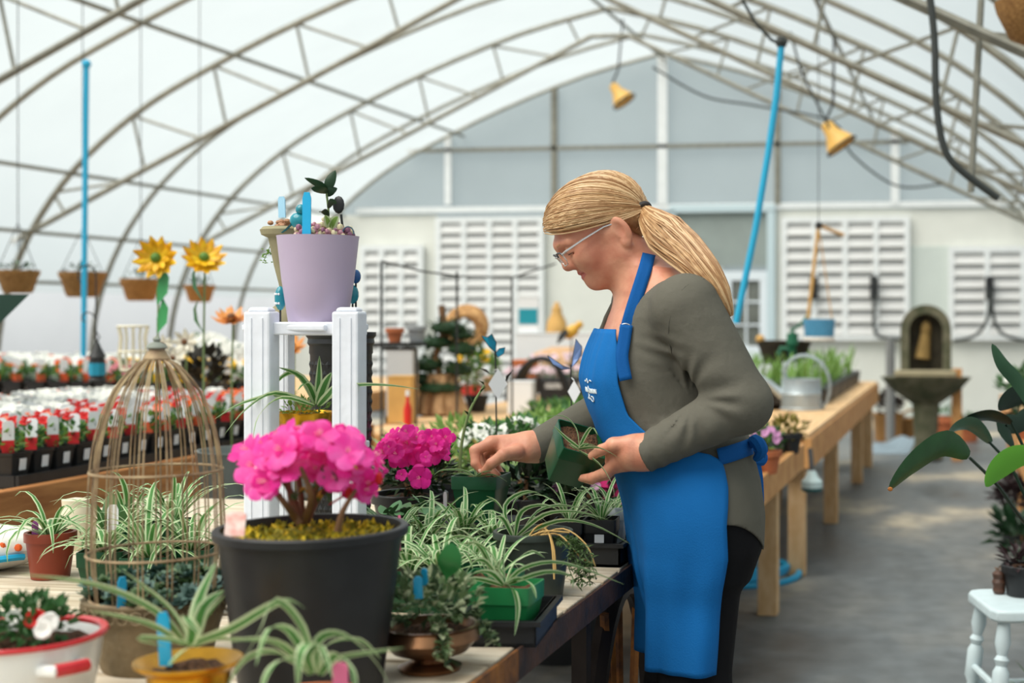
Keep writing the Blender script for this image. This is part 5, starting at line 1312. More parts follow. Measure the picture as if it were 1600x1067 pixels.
# dark leafy pots behind the held pot
for i, (x, y, d, lab) in enumerate(((820, 745, 3.5, 'dark leaved pot plant behind the held pot, left one'), (872, 750, 3.55, 'dark leaved pot plant directly behind the held pot'), (918, 765, 3.5, 'dark leaved pot plant by the apron behind the held pot'))):
    bushy('dark_leaf_plant', lab, 'plant', at(x, y, d), TZ, (.08, .08, .065), 150, .05, .024, [M_dgreen, mat('leaf_near_black', (30, 40, 30), .5)], 140 + i, M_black, .07, .08, flowers=((M_lilac, 3, .014) if i == 2 else None))
p = base(962, 3.5); r = thing('pink_pot', 'small hot pink pot half hidden by the apron', 'pot', p); round_pot(r, .035, .03, at(0, 745, 3.5).z - TZ, mat('hot_pink', (226, 60, 130), .4), n=18); soil(r, .032, at(0, 750, 3.5).z - TZ)
# butterfly stakes and labels
def butterfly(lab, c, d, m, wings, zb, nm='butterfly_stake'):
    q = at(c[0], c[1], d); r = thing(nm, lab, 'garden stake', (q.x, q.y, zb)); o = Vector((q.x, q.y, zb))
    b = MB(); b.tube([(0, 0, 0), (.004, 0, (q.z - zb) * .5), (0, 0, q.z - zb)], .0022, 5); b.build('stake', iron, r)
    b = MB(); b.tube([Vector((0, 0, q.z - zb - .012)), Vector((0, 0, q.z - zb + .014))], [.003, .0015], 6); b.build('body', M_black, r)
    for pts in wings:
        b = MB(); vv = [at(x, y, d + dd) - o for x, y, dd in pts]; k = len(vv); n_ = -FW * .0012
        b.add([v + n_ for v in vv] + [v - n_ for v in vv], [tuple(range(k)), tuple(range(2 * k - 1, k - 1, -1))] + [(i, i + k, (i + 1) % k + k, (i + 1) % k) for i in range(k)]); wg = b.build('wing', m, r, smooth=False)
        cen = sum(vv, Vector()) / k; b = MB(); e = [cen + (v - cen) * 1.02 for v in vv]; b.tube(e, .0014, 4, closed=True); b.build('wing_edge', M_black, wg)
    return r
bw = mat('wing_turquoise', (28, 168, 210), .35, var=(20, .2)); bv = mat('wing_violet', (134, 160, 214), .35, var=(20, .15))
butterfly('turquoise butterfly stake behind her hands', (774, 548), 3.75, bw, [[(774, 550, 0), (765, 542, -.02), (753, 525, -.03), (762, 527, -.03), (768, 522, -.03), (775, 535, -.01)], [(774, 552, 0), (780, 545, .02), (789, 543, .03), (787, 552, .03), (778, 558, .01)]], TZ if False else .667)
butterfly('violet blue butterfly stake by the apron bib', (892, 577), 3.75, bv, [[(891, 576, 0), (880, 572, -.02), (856, 556, -.03), (864, 569, -.03), (878, 577, -.02)], [(893, 574, 0), (895, 560, .02), (900, 530, .02), (909, 542, .03), (908, 555, .03), (900, 567, .02)]], .667)
for x, y, w_, h_, az_, lab in ((778, 600, .05, .08, .35, 'white leaf shaped tag on the turquoise butterfly stake'), (897, 612, .036, .06, -.3, 'white diamond tag on the violet butterfly stake')):
    q = at(x, y, 3.72); b = MB(); d_ = RT * (w_ / 2) * math.cos(az_) + FW * (w_ / 2) * math.sin(az_)
    vv = [q - UP * h_ / 2, q + d_, q + UP * h_ / 2, q - d_]; nn = -FW * .0008
    b.add([v + nn for v in vv] + [v - nn for v in vv], [(0, 1, 2, 3), (7, 6, 5, 4), (0, 4, 5, 1), (1, 5, 6, 2), (2, 6, 7, 3), (3, 7, 4, 0)]); b.tube([q + UP * h_ / 2, at(x - 4, y - 22, 3.74)], .001, 4); tag(b.build('hang_tag', M_tag, smooth=False), lab, 'tag')
q = at(789, 600, 3.74); b = MB(); leaf2(b, q, UP * .9 + RT * .5, .045, .022); leaf2(b, at(766, 585, 3.74), UP * .6 - RT, .035, .018); tag(b.build('metal_leaf', iron, smooth=False), 'dark metal leaves on the turquoise butterfly stake', 'ornament')

# ------------------------------------------------------------------ white plant stand and what it carries
D = 2.72; S_ = D / F
p = base(478, D); stnd = thing('plant_stand', 'white painted wooden plant stand with thick ribbed posts', 'plant stand', p)
ZT = at(0, 513, D).z - TZ
def post(x, d_, wpx, ytop, name='post'):
    c = at(x, 500, d_) - Vector((p.x, p.y, 0)); zt = at(0, ytop, d_).z - TZ; w2 = wpx * d_ / F
    b = MB(); b.box((c.x, c.y, zt / 2 - .004), (w2, w2 * .8, zt - .008)); b.box((c.x, c.y, zt - .004), (w2 * .86, w2 * .66, .008), taper=.8); po = b.build(name, M_white_paint, stnd, smooth=False, bev=.006)
    for k in (-.2, .22):
        b = MB(); b.beam((c.x + k * w2, c.y - w2 * .4 - .0005, .0), (c.x + k * w2, c.y - w2 * .4 - .0005, zt - .02), .003, .0025); b.build('bead', M_white_paint, po, smooth=False)
post(409, 2.66, 44, 480); post(546, 2.66, 44, 480); post(442, 2.86, 30, 500); post(552, 2.86, 30, 500)
def bar(x0, x1, y, d_, hpx, name):
    a, c = at(x0, y, d_), at(x1, y, d_); o = Vector((p.x, p.y, TZ)); b = MB(); b.beam(a - o, c - o, .02, hpx * d_ / F); b.build(name, M_white_paint, stnd, smooth=False, bev=.003)
bar(428, 528, 513, 2.66, 20, 'rail'); bar(442, 552, 515, 2.86, 18, 'rail'); bar(428, 528, 700, 2.66, 14, 'rail')
b = MB(); c = at(480, 505, 2.75) - Vector((p.x, p.y, TZ)); b.box((c.x, c.y, at(0, 505, 2.72).z - TZ + .004 - .012), (.165, .2, .012)); b.build('top_board', M_white_paint, stnd, smooth=False, bev=.003)
zs = at(0, 692, 2.72).z; b = MB(); b.box((c.x, c.y, zs - TZ - .012), (.17, .2, .014)); b.build('shelf', M_white_paint, stnd, smooth=False, bev=.003)
bar(560, 572, 516, 2.7, 16, 'dowel_end')
# lavender pot
zt = at(0, 505, 2.72).z + .004 - .005
q = at(497, 490, 2.72); lav = thing('lavender_pot', 'lavender glazed pot with succulents on top of the white stand', 'potted plant', (q.x, q.y, zt)); LH = at(0, 369, 2.72).z - zt; o = Vector((q.x, q.y, zt))
b = MB(); b.lathe([(.052, 0), (.055, .004), (.067, LH * .5), (.0755, LH - .006), (.0765, LH), (.073, LH), (.07, LH - .02)], 48); b.build('pot', mat('lavender_glaze', (190, 174, 198), .45, var=(8, .04)), lav); soil(lav, .071, LH - .012)
rg = random.Random(51); b = MB()
for i in range(170):
    a, qq = rg.uniform(0, 6.28), math.sqrt(rg.random()) * .055; c = Vector((.012 + qq * math.cos(a), qq * math.sin(a), LH + rg.uniform(-.008, .035) * (1 - qq / .09)))
    b.ball(c, rg.uniform(.004, .007), 6, rg.randrange(3))
b.build('succulent_beads', [mat('bead_pink', (206, 150, 166), .5), mat('bead_cream', (226, 214, 176), .5), mat('bead_mauve', (150, 104, 128), .5)], lav, kind='stuff')
b = MB(); b.tube([at(514, 360, 2.72) - o, at(513, 325, 2.72) - o, at(510, 300, 2.72) - o], .0022, 6); b.build('stem', M_gstem, lav)
for pts, w_ in (([(510, 300, 2.72), (500, 290, 2.71), (476, 278, 2.7)], .008), ([(511, 302, 2.72), (500, 298, 2.68), (486, 294, 2.67)], .010), ([(511, 298, 2.72), (516, 282, 2.72), (524, 266, 2.73)], .010), ([(511, 306, 2.72), (518, 298, 2.72), (527, 294, 2.73)], .008), ([(512, 325, 2.7), (518, 315, 2.68), (526, 318, 2.68)], .006), ([(513, 338, 2.7), (505, 330, 2.68), (500, 332, 2.67)], .007)):
    pxleaf(lav, pts, w_, [M_dgreen, M_lime], mis=(0, 0), cols=(-1, 0, 1), wp=lambda t: max(.05, math.sin(math.pi * min(1, t * .9 + .1)) ** .8), roll=.7)
pxleaf(lav, [(515, 358, 2.68), (512, 345, 2.67), (508, 336, 2.66)], .009, [M_lime, M_cream]); pxleaf(lav, [(516, 358, 2.68), (522, 345, 2.67), (528, 338, 2.66)], .009, [M_lime, M_cream])
plant_tag(lav, at(479, 367, 2.655) - o, .0165, .08, M_blue, .05, -.02)
b = MB(); b.tube([at(536, 362, 2.7) - o, at(533, 335, 2.7) - o], .0025, 5); b.ball(at(529, 320, 2.7) - o, (.012, .004, .017), 12); b.build('spoon_marker', M_black, lav)
b = MB(); b.tube([at(544 + 9 * math.cos(a), 366 - 12 * math.sin(a), 2.69) - o for a in [math.pi * j / 10 for j in range(11)]], .0014, 5); b.build('wire_loop', mat('wire_blue', (60, 90, 110), .4), lav)
# small urn behind
q = at(436, 500, 2.86); r = thing('stone_urn', 'slender tan urn with pebbles behind the lavender pot', 'urn', (q.x + .018, q.y, zt)); UH = at(0, 355, 2.86).z - zt; um = mat('urn_stone', (158, 150, 118), .8, var=(20, .2))
b = MB(); b.lathe([(.03, 0), (.033, .006), (.03, .03), (.014, .045), (.012, .055), (.017, .08), (.026, UH * .6), (.037, UH - .022), (.05, UH - .016), (.053, UH - .006), (.047, UH), (.038, UH), (.034, UH - .015)], 28); b.build('urn', um, r)
b = MB(); rg = random.Random(61)
for i in range(26):
    a = rg.uniform(0, 6.28); qq = rg.uniform(0, .034); b.ball((qq * math.cos(a), qq * math.sin(a), UH + rg.uniform(0, .012)), (rg.uniform(.005, .009), rg.uniform(.005, .008), .005), 7)
b.build('pebbles', mat('pebble_tan', (192, 142, 108), .7, var=(80, .3)), r, kind='stuff')
o = Vector((q.x + .018, q.y, zt)); plant_tag(r, at(441, 340, 2.83) - o, .0165, .042, mat('pale_blue_tag', (168, 214, 240), .4), -.2, .05)
b = MB(); rg = random.Random(62)
for i in range(22): leaf2(b, at(rg.uniform(408, 425), rg.uniform(390, 412), 2.85) - o, (rg.uniform(-1, 1), rg.uniform(-1, 1), .2), .009, .007)
b.tube([at(440, 352, 2.85) - o, at(424, 380, 2.86) - o, at(412, 408, 2.86) - o], .0009, 4); b.build('trailing_stem', M_lime, r, smooth=False)
# teal bird ornament in the urn, dotted teal eggs beside
teal = mat('teal_glaze', (30, 150, 168), .2, coat=.4, var=(24, .3))
q = at(466, 345, 2.8); r = thing('bird_stake', 'small teal ceramic bird behind the blue tag of the lavender pot', 'ornament', q - UP * .03)
b = MB(); b.ball((0, 0, .03), (.018, .012, .016), 12, rot=Euler((0, .5, 0)).to_matrix()); b.ball((.006, 0, .052), .011, 10); b.ribbon([(-.01, 0, .025), (-.024, 0, .012), (-.034, 0, .006)], [.007, .006, .004], cols=(-1, 0, 1), mis=(0, 0)); b.build('bird', teal, r); b = MB(); b.tube([(0, 0, -.02), (0, 0, .03)], .002, 5); b.build('stake', iron, r)
for i, (x, y, d_, rx_, rz_, lab) in enumerate(((438, 466, 2.78, .011, .024, 'teal dotted ceramic egg left of the lavender pot'), (556, 432, 2.8, .010, .014, 'blue glass ball at the right of the lavender pot, upper one'), (551, 460, 2.8, .012, .019, 'teal glass ball at the right of the lavender pot, lower one'))):
    q = at(x, y, d_); r = thing('glass_egg', lab, 'ornament', (q.x, q.y, zt)); hz_ = q.z - zt
    b = MB(); b.ball((0, 0, hz_), (rx_, rx_, rz_), 14); b.build('egg', teal if i != 1 else mat('blue_glass', (30, 90, 150), .15, coat=.4), r)
    b = MB(); b.tube([(0, 0, 0), (0, 0, hz_ - rz_ * .8)], .002, 5); b.lathe([(.008, 0), (.008, .002), (.002, .004)], 10); b.build('stand', iron, r)
    if i == 0:
        for k in range(6):
            b = MB(); a = -2.4 + .5 * (k % 3); z2 = hz_ - .01 + .018 * (k // 3); b.ball((rx_ * .92 * math.cos(a), rx_ * .92 * math.sin(a), z2), .0025, 6); b.build('dot', M_tag, r)
# gold pot on the shelf
q = at(477, 690, 2.74); r = thing('gold_pot', 'gold pot with long leaved spider plant on the shelf of the white stand', 'potted plant', (q.x, q.y, zs - .004)); gh = at(0, 640, 2.74).z - zs
gold_pot(r, .056, gh, .05); soil(r, .046, gh * .86)
b = MB(); leafball(b, (0, 0, gh + .006), (.045, .045, .016), 110, .014, .006, rg); b.build('ground_cover', M_lime, r, smooth=False)
for pts, w_ in (([(497, 632, 2.72), (545, 605, 2.66), (600, 602, 2.58), (655, 608, 2.54)], .006), ([(492, 630, 2.72), (470, 590, 2.7), (435, 574, 2.68)], .009), ([(494, 630, 2.72), (480, 600, 2.69), (465, 610, 2.67)], .008), ([(495, 630, 2.72), (498, 590, 2.72), (499, 556, 2.72)], .007), ([(496, 632, 2.71), (508, 600, 2.69), (518, 582, 2.68)], .009), ([(490, 634, 2.72), (440, 618, 2.66), (380, 630, 2.62), (335, 655, 2.6)], .007), ([(490, 634, 2.71), (430, 615, 2.64), (385, 640, 2.6), (350, 680, 2.58)], .007), ([(490, 634, 2.7), (440, 622, 2.62), (405, 650, 2.58), (395, 690, 2.57)], .006), ([(498, 634, 2.7), (515, 615, 2.66), (523, 600, 2.65)], .008), ([(490, 630, 2.73), (465, 585, 2.74), (440, 590, 2.74), (425, 615, 2.74)], .007)): pxleaf(r, pts, w_)
q = at(445, 690, 2.82); r = thing('red_pot', 'small red brown pot behind the gold pot on the stand shelf', 'pot', (q.x - .008, q.y + .02, zs - .004)); round_pot(r, .022, .018, at(0, 640, 2.82).z - zs, mat('red_brown_plastic', (140, 58, 36), .4, var=(12, .15)), n=18); soil(r, .02, at(0, 645, 2.82).z - zs)
# tall black embossed planter behind
q = base(533, 3.15); r = thing('tall_planter', 'tall black embossed planter behind the white stand', 'planter', q); th = at(0, 519, 3.15).z - TZ; R_ = 52 / F * 3.15
b = MB(); b.lathe([(R_ * .82, 0), (R_ * .9, th - .05), (R_ * .93, th - .045), (R_ * .92, th - .03), (R_ * .98, th - .024), (R_ * .96, th - .014), (R_ * 1.02, th - .008), (R_ * 1.02, th), (R_ * .94, th), (R_ * .9, th - .03)], 32); b.build('body', M_black, r)
b = MB()
for i in range(20):
    for j in range(26):
        a = 6.2832 * (j + .5 * (i % 2)) / 26; z = .02 + (th - .09) * i / 19; rr = R_ * (.82 + .08 * z / th); c = Vector((math.cos(a) * rr, math.sin(a) * rr, z))
        tg = Vector((-math.sin(a), math.cos(a), 0)); nn = Vector((math.cos(a), math.sin(a), 0)); b.add([c - tg * .007, c - UP * .011, c + tg * .007, c + UP * .011, c + nn * .003], [(0, 1, 4), (1, 2, 4), (2, 3, 4), (3, 0, 4)])
b.build('embossing', M_black, r, smooth=False, kind='stuff'); soil(r, R_ * .9, th - .02)
# ------------------------------------------------------------------ right side of the aisle and the floor
hb_ = mat('hose_blue', (30, 160, 206), .4)
c = onz(1128, 900, 0); r = thing('garden_hose', 'bright blue garden hose coiled on the concrete floor', 'hose', c)
rg = random.Random(71)
for k in range(4):
    R_ = .39 - .045 * k; b = MB(); ox_, oy_ = rg.uniform(-.03, .03), rg.uniform(-.04, .04)
    b.tube([(ox_ + R_ * math.cos(a), oy_ + R_ * .9 * math.sin(a), .018 + .012 * k + .008 * math.sin(2 * a + k)) for a in [6.2832 * j / 40 for j in range(40)]], .016, 8, closed=True); b.build('coil', hb_, r)
q = at(1262, 745, 6.74); r = thing('hose_nozzle', 'white and teal nozzle hanging at the corner of the aisle bench', 'nozzle', q + Vector((.02, 0, -.06)))
b = MB(); b.lathe([(.035, 0), (.05, .01), (.05, .04), (.03, .06), (.018, .09)], 16); b.build('head', mat('nozzle_white', (206, 226, 226), .4), r); b = MB(); b.lathe([(.034, -.012), (.052, -.002), (.05, .01)], 16); b.build('ring', mat('nozzle_teal', (34, 84, 84), .4), r); b = MB(); b.tube([(0, 0, .08), (-.01, .05, .14), (-.02, .1, .18)], .012, 6); b.build('tail', M_black, r)
# white stool with turned legs
q = at(1600, 930, 4.15); sx0 = Vector((q.x + .03, q.y + .02, 0)); SH = .455
stl = mat('stool_white', (206, 222, 226), .5, var=(20, .08))
r = thing('stool', 'old white painted stool with turned legs at the right edge', 'stool', sx0, rotz=.25)
b = MB(); n_ = 8; hwid = .165
square_rings(b, [(hwid * .95, SH - .036), (hwid, SH - .03), (hwid, SH - .006), (hwid * .97, SH)], rc=.25); b.build('seat', stl, r, bev=.003)
for sx_ in (-1, 1):
    for sy_ in (-1, 1):
        b = MB(); top = Vector((sx_ * .125, sy_ * .125, SH - .034)); bot = Vector((sx_ * .165, sy_ * .165, 0)); ax = top - bot
        prof = [(.012, 0), (.017, .1), (.019, .35), (.014, .42), (.024, .47), (.024, .66), (.015, .7), (.022, .74), (.014, .77), (.023, .85), (.017, 1)]
        z_ = ax.normalized(); x_ = z_.orthogonal().normalized(); M_ = Matrix((x_, z_.cross(x_), z_)).transposed()
        b.lathe([(rr, t * ax.length) for rr, t in prof], 12, bot, m=M_); b.build('leg', stl, r)
for (a, c_) in (((-1, -1), (1, -1)), ((-1, 1), (1, 1)), ((-1, -1), (-1, 1)), ((1, -1), (1, 1))):
    for t in ((.22, .38) if a[1] == c_[1] else (.3, .5)):
        k = .165 - .04 * t; b = MB(); b.tube([(a[0] * k, a[1] * k, SH * t), (c_[0] * k, c_[1] * k, SH * t)], .0105, 8); b.build('stretcher', stl, r)
q = at(1592, 940, 4.2); r = thing('dark_pot', 'black pot with dark purple foliage on the white stool', 'potted plant', (q.x + .015, q.y + .02, SH + .001)); round_pot(r, .06, .05, .09, M_black); soil(r, .055, .08)
b = MB(); leafball(b, (0, 0, .1), (.07, .06, .03), 70, .045, .02, random.Random(5)); b.build('foliage', mat('leaf_purple_black', (50, 34, 36), .5), r, smooth=False)
q = at(1555, 940, 4.22); r = thing('brown_figure', 'small brown knobbly pot beside the black pot on the stool', 'pot', (q.x + .012, q.y + .02, SH + .001)); b = MB(); b.lathe([(.015, 0), (.02, .01), (.017, .02), (.022, .035), (.017, .045), (.021, .06), (.012, .068)], 12); b.build('body', mat('brown_glaze', (84, 56, 42), .5, var=(30, .3)), r); b = MB(); leafball(b, (0, 0, .07), (.012, .012, .008), 12, .014, .008, random.Random(6)); b.build('foliage', M_stem, r, smooth=False)
# potted grass under the stool
q = at(1590, 1060, 3.9); r = thing('grass_pot', 'dark pot with trailing grass on the floor beneath the stool', 'potted plant', (sx0.x + .02, sx0.y + .02, 0)); round_pot(r, .1, .08, .16, M_black); soil(r, .095, .145); spider(r, (0, 0, .14), 14, .2, .004, 66, mats=[M_dgreen, M_lime])
# peace lily with big arching leaves
lp = at(1655, 850, 3.45)
tbl = thing('side_table', 'small wooden plant table just outside the right edge', 'table', (lp.x + .1, lp.y, 0)); tz = lp.z - .17
b = MB(); b.box((0, 0, tz - .015), (.34, .34, .03)); b.build('top', M_wood, tbl, smooth=False)
for sx_ in (-1, 1):
    for sy_ in (-1, 1):
        b = MB(); b.box((sx_ * .14, sy_ * .14, (tz - .03) / 2), (.035, .035, tz - .03)); b.build('leg', M_wood, tbl, smooth=False)
ly = thing('peace_lily', 'large dark leaved houseplant reaching in from the right edge', 'plant', (lp.x + .1, lp.y, tz)); round_pot(ly, .1, .08, .16, terra); soil(ly, .095, .145)
LG = mat('lily_leaf', (44, 88, 46), .35, trans=.12, var=(14, .3)); LD = mat('lily_leaf_dark', (30, 52, 38), .35, trans=.05, var=(14, .3)); LB = mat('lily_leaf_bright', (96, 160, 52), .4, trans=.35); TIP = mat('leaf_tip_brown', (176, 110, 50), .6)
wl = lambda t: max(.04, math.sin(math.pi * min(1, .06 + t * .94)) ** .7)
def lily(stem, leaf, w_, m, roll=.6):
    b = MB(); pts = catmull([at(*q) for q in stem], 4); b.tube(pts, [.006 - .0025 * i / (len(pts) - 1) for i in range(len(pts))], 6); b.build('stalk', LD, ly, world=True)
    pxleaf(ly, leaf, w_, [m], (0, 0), (-1, 0, 1), .28, 'leaf', roll, wl, 5)
lily([(1660, 870, 3.45), (1600, 815, 3.4), (1560, 760, 3.35), (1515, 715, 3.3)], [(1515, 712, 3.3), (1480, 695, 3.22), (1430, 725, 3.15), (1388, 766, 3.1)], .034, LG, .75)
b = MB(); q = at(1391, 764, 3.1); b.ball(q, (.006, .004, .005), 8); b.build('brown_tip', TIP, ly, world=True)
lily([(1660, 860, 3.5), (1610, 790, 3.5), (1580, 730, 3.5), (1545, 690, 3.5)], [(1548, 692, 3.5), (1520, 665, 3.45), (1490, 672, 3.42), (1470, 700, 3.4)], .022, mat('lily_leaf_grey', (70, 104, 84), .3, trans=.1), .6)
lily([(1660, 860, 3.5), (1625, 760, 3.5), (1600, 700, 3.5), (1580, 660, 3.5)], [(1580, 662, 3.5), (1550, 652, 3.48), (1520, 655, 3.46), (1500, 660, 3.45)], .022, LD, .5)
lily([(1660, 860, 3.4), (1630, 760, 3.4), (1615, 680, 3.4), (1610, 640, 3.4)], [(1612, 640, 3.4), (1590, 600, 3.4), (1565, 570, 3.4), (1550, 537, 3.4)], .020, mat('lily_leaf_slim', (60, 92, 70), .35, trans=.1), .4)
lily([(1660, 860, 3.4), (1650, 800, 3.35), (1630, 750, 3.3), (1620, 735, 3.3)], [(1625, 710, 3.3), (1590, 715, 3.28), (1560, 735, 3.26), (1540, 760, 3.24)], .03, LB, .8)
lily([(1660, 860, 3.5), (1640, 760, 3.55), (1620, 690, 3.6), (1600, 640, 3.6)], [(1605, 640, 3.6), (1595, 660, 3.58), (1570, 665, 3.56), (1585, 700, 3.55)], .025, LD, .7)
lily([(1660, 860, 3.5), (1650, 740, 3.5), (1630, 650, 3.5), (1620, 620, 3.5)], [(1622, 622, 3.5), (1600, 618, 3.48), (1575, 628, 3.46), (1560, 640, 3.45)], .03, LD, .7)
# plants on and below the right bench
for i, (x, y, d, m_, lab) in enumerate(((1585, 600, 8.2, M_green, 'leafy pot with white blooms on the right bench'), (1600, 640, 7.6, M_dgreen, 'dark leafy pot at the near end of the right bench'))):
    bushy('bench_plant', lab, 'plant', at(x + 8, y, d), .62, (.12, .1, .09), 90, .08, .04, [m_], 300 + i, terra, .08, .1, flowers=((M_white, 6, .025) if i == 0 else None))
for i, (x, d, m_, lab) in enumerate(((1574, 6.5, M_dgreen, 'dark plant on the floor against the right bench leg'), (1568, 8.0, mat('leaf_purple_black', (50, 34, 36), .5), 'dark purple plant on the floor beside the right bench'))):
    q = at(x, 490, d); bushy('floor_plant', lab, 'plant', (q.x + .06, q.y, .28), 0, (.1, .1, .12), 110, .09, .04, [m_], 310 + i, M_black, .08, .12)
# clutter under the benches
for i, (x, y, m_) in enumerate(((-1.5, 5.2, M_black), (-1.15, 5.9, M_black), (-1.2, 7.6, M_black), (-1.3, 8.6, wick))):
    lab = ('black bin under the nearer aisle bench, inner one', 'black bin under the nearer aisle bench by the leg', 'black bin under the farther aisle bench', 'woven tub under the farther aisle bench')[i]
    r = thing('storage_bin', lab, 'bin', (x, y, 0)); b = MB(); b.lathe([(.17, 0), (.21, .38), (.225, .385), (.225, .4), (.205, .4), (.19, .2)], 24); b.build('body', m_, r); b = MB(); b.lathe([(.2, .36), (.05, .39)], 20); b.build('contents', M_soil, r)
# ------------------------------------------------------------------ the woman: smooth implicit surfaces turned into meshes
def A(v): return np.array(v[:], dtype=np.float32)
class Shape:
    def __init__(s): s.p = []
    def cap(s, a, b, ra, rb, k=.02, op=1):
        a, b = A(a), A(b); ab = b - a; L2 = float(ab @ ab) + 1e-12
        def f(P):
            t = np.clip(((P - a) @ ab) / L2, 0, 1)
            return np.linalg.norm(P - a - t[..., None] * ab, axis=-1) - (ra + (rb - ra) * t)
        m = max(ra, rb); s.p.append((f, np.minimum(a, b) - m, np.maximum(a, b) + m, k, op)); return s
    def chain(s, pts, rs, k=.02, k2=.01):
        for i in range(len(pts) - 1): s.cap(pts[i], pts[i + 1], rs[i], rs[i + 1], k if i == 0 else k2)
        return s
    def ell(s, c, axes, r, k=.02, op=1):
        c = A(c); M = np.array([A(q) for q in axes], dtype=np.float32); r = np.array(r, dtype=np.float32); m = float(max(r))
        def f(P):
            q = (P - c) @ M.T
            k0 = np.linalg.norm(q / r, axis=-1); k1 = np.linalg.norm(q / (r * r), axis=-1) + 1e-9
            return k0 * (k0 - 1) / k1
        s.p.append((f, c - m, c + m, k, op)); return s
    def fn(s, f, lo, hi, k=.02, op=1): s.p.append((f, A(lo), A(hi), k, op)); return s
    def ev(s, P):
        F_ = np.full(P.shape[:-1], .1, dtype=np.float32)
        for f, lo, hi, k, op in s.p: F_ = s.comb(F_, f(P), k, op)
        return F_
    @staticmethod
    def comb(F_, d, k, op):
        if op == 1:
            h = np.maximum(k - np.abs(F_ - d), 0) / k; return np.minimum(F_, d) - h * h * k * .25
        if op == 2: return np.maximum(F_, d)
        d = -d; h = np.maximum(k - np.abs(F_ - d), 0) / k; return np.maximum(F_, d) + h * h * k * .25
    def mesh(s, h, lo=None, hi=None):
        adds = [q for q in s.p if q[4] == 1]
        lo = np.min([q[1] for q in adds], 0) - 3 * h if lo is None else A(lo); hi = np.max([q[2] for q in adds], 0) + 3 * h if hi is None else A(hi)
        n = np.ceil((hi - lo) / h).astype(int) + 1
        F_ = np.full(n, .1, dtype=np.float32)
        ax = [lo[i] + h * np.arange(n[i], dtype=np.float32) for i in range(3)]
        for f, a, b, k, op in s.p:
            i0 = np.clip(np.floor((a - k - .012 - lo) / h).astype(int), 0, n); i1 = np.clip(np.ceil((b + k + .012 - lo) / h).astype(int) + 1, 0, n)
            if (i1 <= i0).any(): continue
            for x0 in range(i0[0], i1[0], 40):
                x1 = min(x0 + 40, i1[0])
                G = np.stack(np.meshgrid(ax[0][x0:x1], ax[1][i0[1]:i1[1]], ax[2][i0[2]:i1[2]], indexing='ij'), -1)
                sl = (slice(x0, x1), slice(i0[1], i1[1]), slice(i0[2], i1[2])); F_[sl] = s.comb(F_[sl], f(G), k, op)
        return nets(F_, lo, h)
def nets(F_, lo, h):
    s = F_ < 0
    c = np.zeros(tuple(q - 1 for q in F_.shape), np.int8)
    cor = [(i, j, k) for i in (0, 1) for j in (0, 1) for k in (0, 1)]
    nx, ny, nz_ = c.shape
    for i, j, k in cor: c += s[i:nx + i, j:ny + j, k:nz_ + k]
    I = np.argwhere((c > 0) & (c < 8)); idx = np.full(c.shape, -1, np.int32); idx[I[:, 0], I[:, 1], I[:, 2]] = np.arange(len(I))
    acc = np.zeros((len(I), 3)); cnt = np.zeros(len(I))
    val = {q: F_[I[:, 0] + q[0], I[:, 1] + q[1], I[:, 2] + q[2]].astype(float) for q in cor}
    for q in cor:
        for ax in range(3):
            if q[ax]: continue
            w_ = list(q); w_[ax] = 1; w_ = tuple(w_); va, vb = val[q], val[w_]; x = (va < 0) != (vb < 0)
            t = np.where(x, va / np.where(x, va - vb, 1), 0); p = np.array(q, float)[None] + np.eye(3)[ax][None] * t[:, None]
            acc += p * x[:, None]; cnt += x
    Vt = (I + acc / cnt[:, None]) * h + lo
    fs = []
    for ax in range(3):
        a, b = (ax + 1) % 3, (ax + 2) % 3
        s0 = np.take(s, range(0, s.shape[ax] - 1), ax); s1 = np.take(s, range(1, s.shape[ax]), ax)
        E = np.argwhere(s0 != s1); E = E[(E[:, a] > 0) & (E[:, b] > 0) & (E[:, a] < s.shape[a] - 1) & (E[:, b] < s.shape[b] - 1)]
        fl = s[E[:, 0], E[:, 1], E[:, 2]]
        q = []
        for da, db in ((-1, -1), (0, -1), (0, 0), (-1, 0)):
            e = E.copy(); e[:, a] += da; e[:, b] += db; q.append(idx[e[:, 0], e[:, 1], e[:, 2]])
        q = np.stack(q, 1); q[~fl] = q[~fl][:, ::-1]; fs.append(q)
    return Vt, np.concatenate(fs)
def np_mesh(name, Vt, Fc, mats, parent, mi=None):
    me = bpy.data.meshes.new(name); off = parent_loc(parent)
    me.vertices.add(len(Vt)); me.vertices.foreach_set('co', (Vt - np.array(off[:])).astype(np.float32).ravel())
    me.loops.add(Fc.size); me.loops.foreach_set('vertex_index', Fc.astype(np.int32).ravel())
    k = Fc.shape[1]; me.polygons.add(len(Fc)); me.polygons.foreach_set('loop_start', np.arange(0, Fc.size, k, dtype=np.int32)); me.polygons.foreach_set('loop_total', np.full(len(Fc), k, np.int32))
    for m in (mats if isinstance(mats, list) else [mats]): me.materials.append(m)
    if mi is not None: me.polygons.foreach_set('material_index', mi.astype(np.int32))
    me.polygons.foreach_set('use_smooth', np.ones(len(Fc), bool)); me.update(calc_edges=True); me.validate()
    return link(name, me, parent)

D0 = 2.95; PHI = math.radians(17)
fa = -RT * math.cos(PHI) - FW * math.sin(PHI)       # where she faces
fl = -FW * math.cos(PHI) + RT * math.sin(PHI)       # her left, towards us
mp_ = D0 / F
person = thing('person', 'woman in olive long-sleeved top and blue apron potting spider plants', 'person', (at(1083, 490, D0).x, at(1083, 490, D0).y, 0))

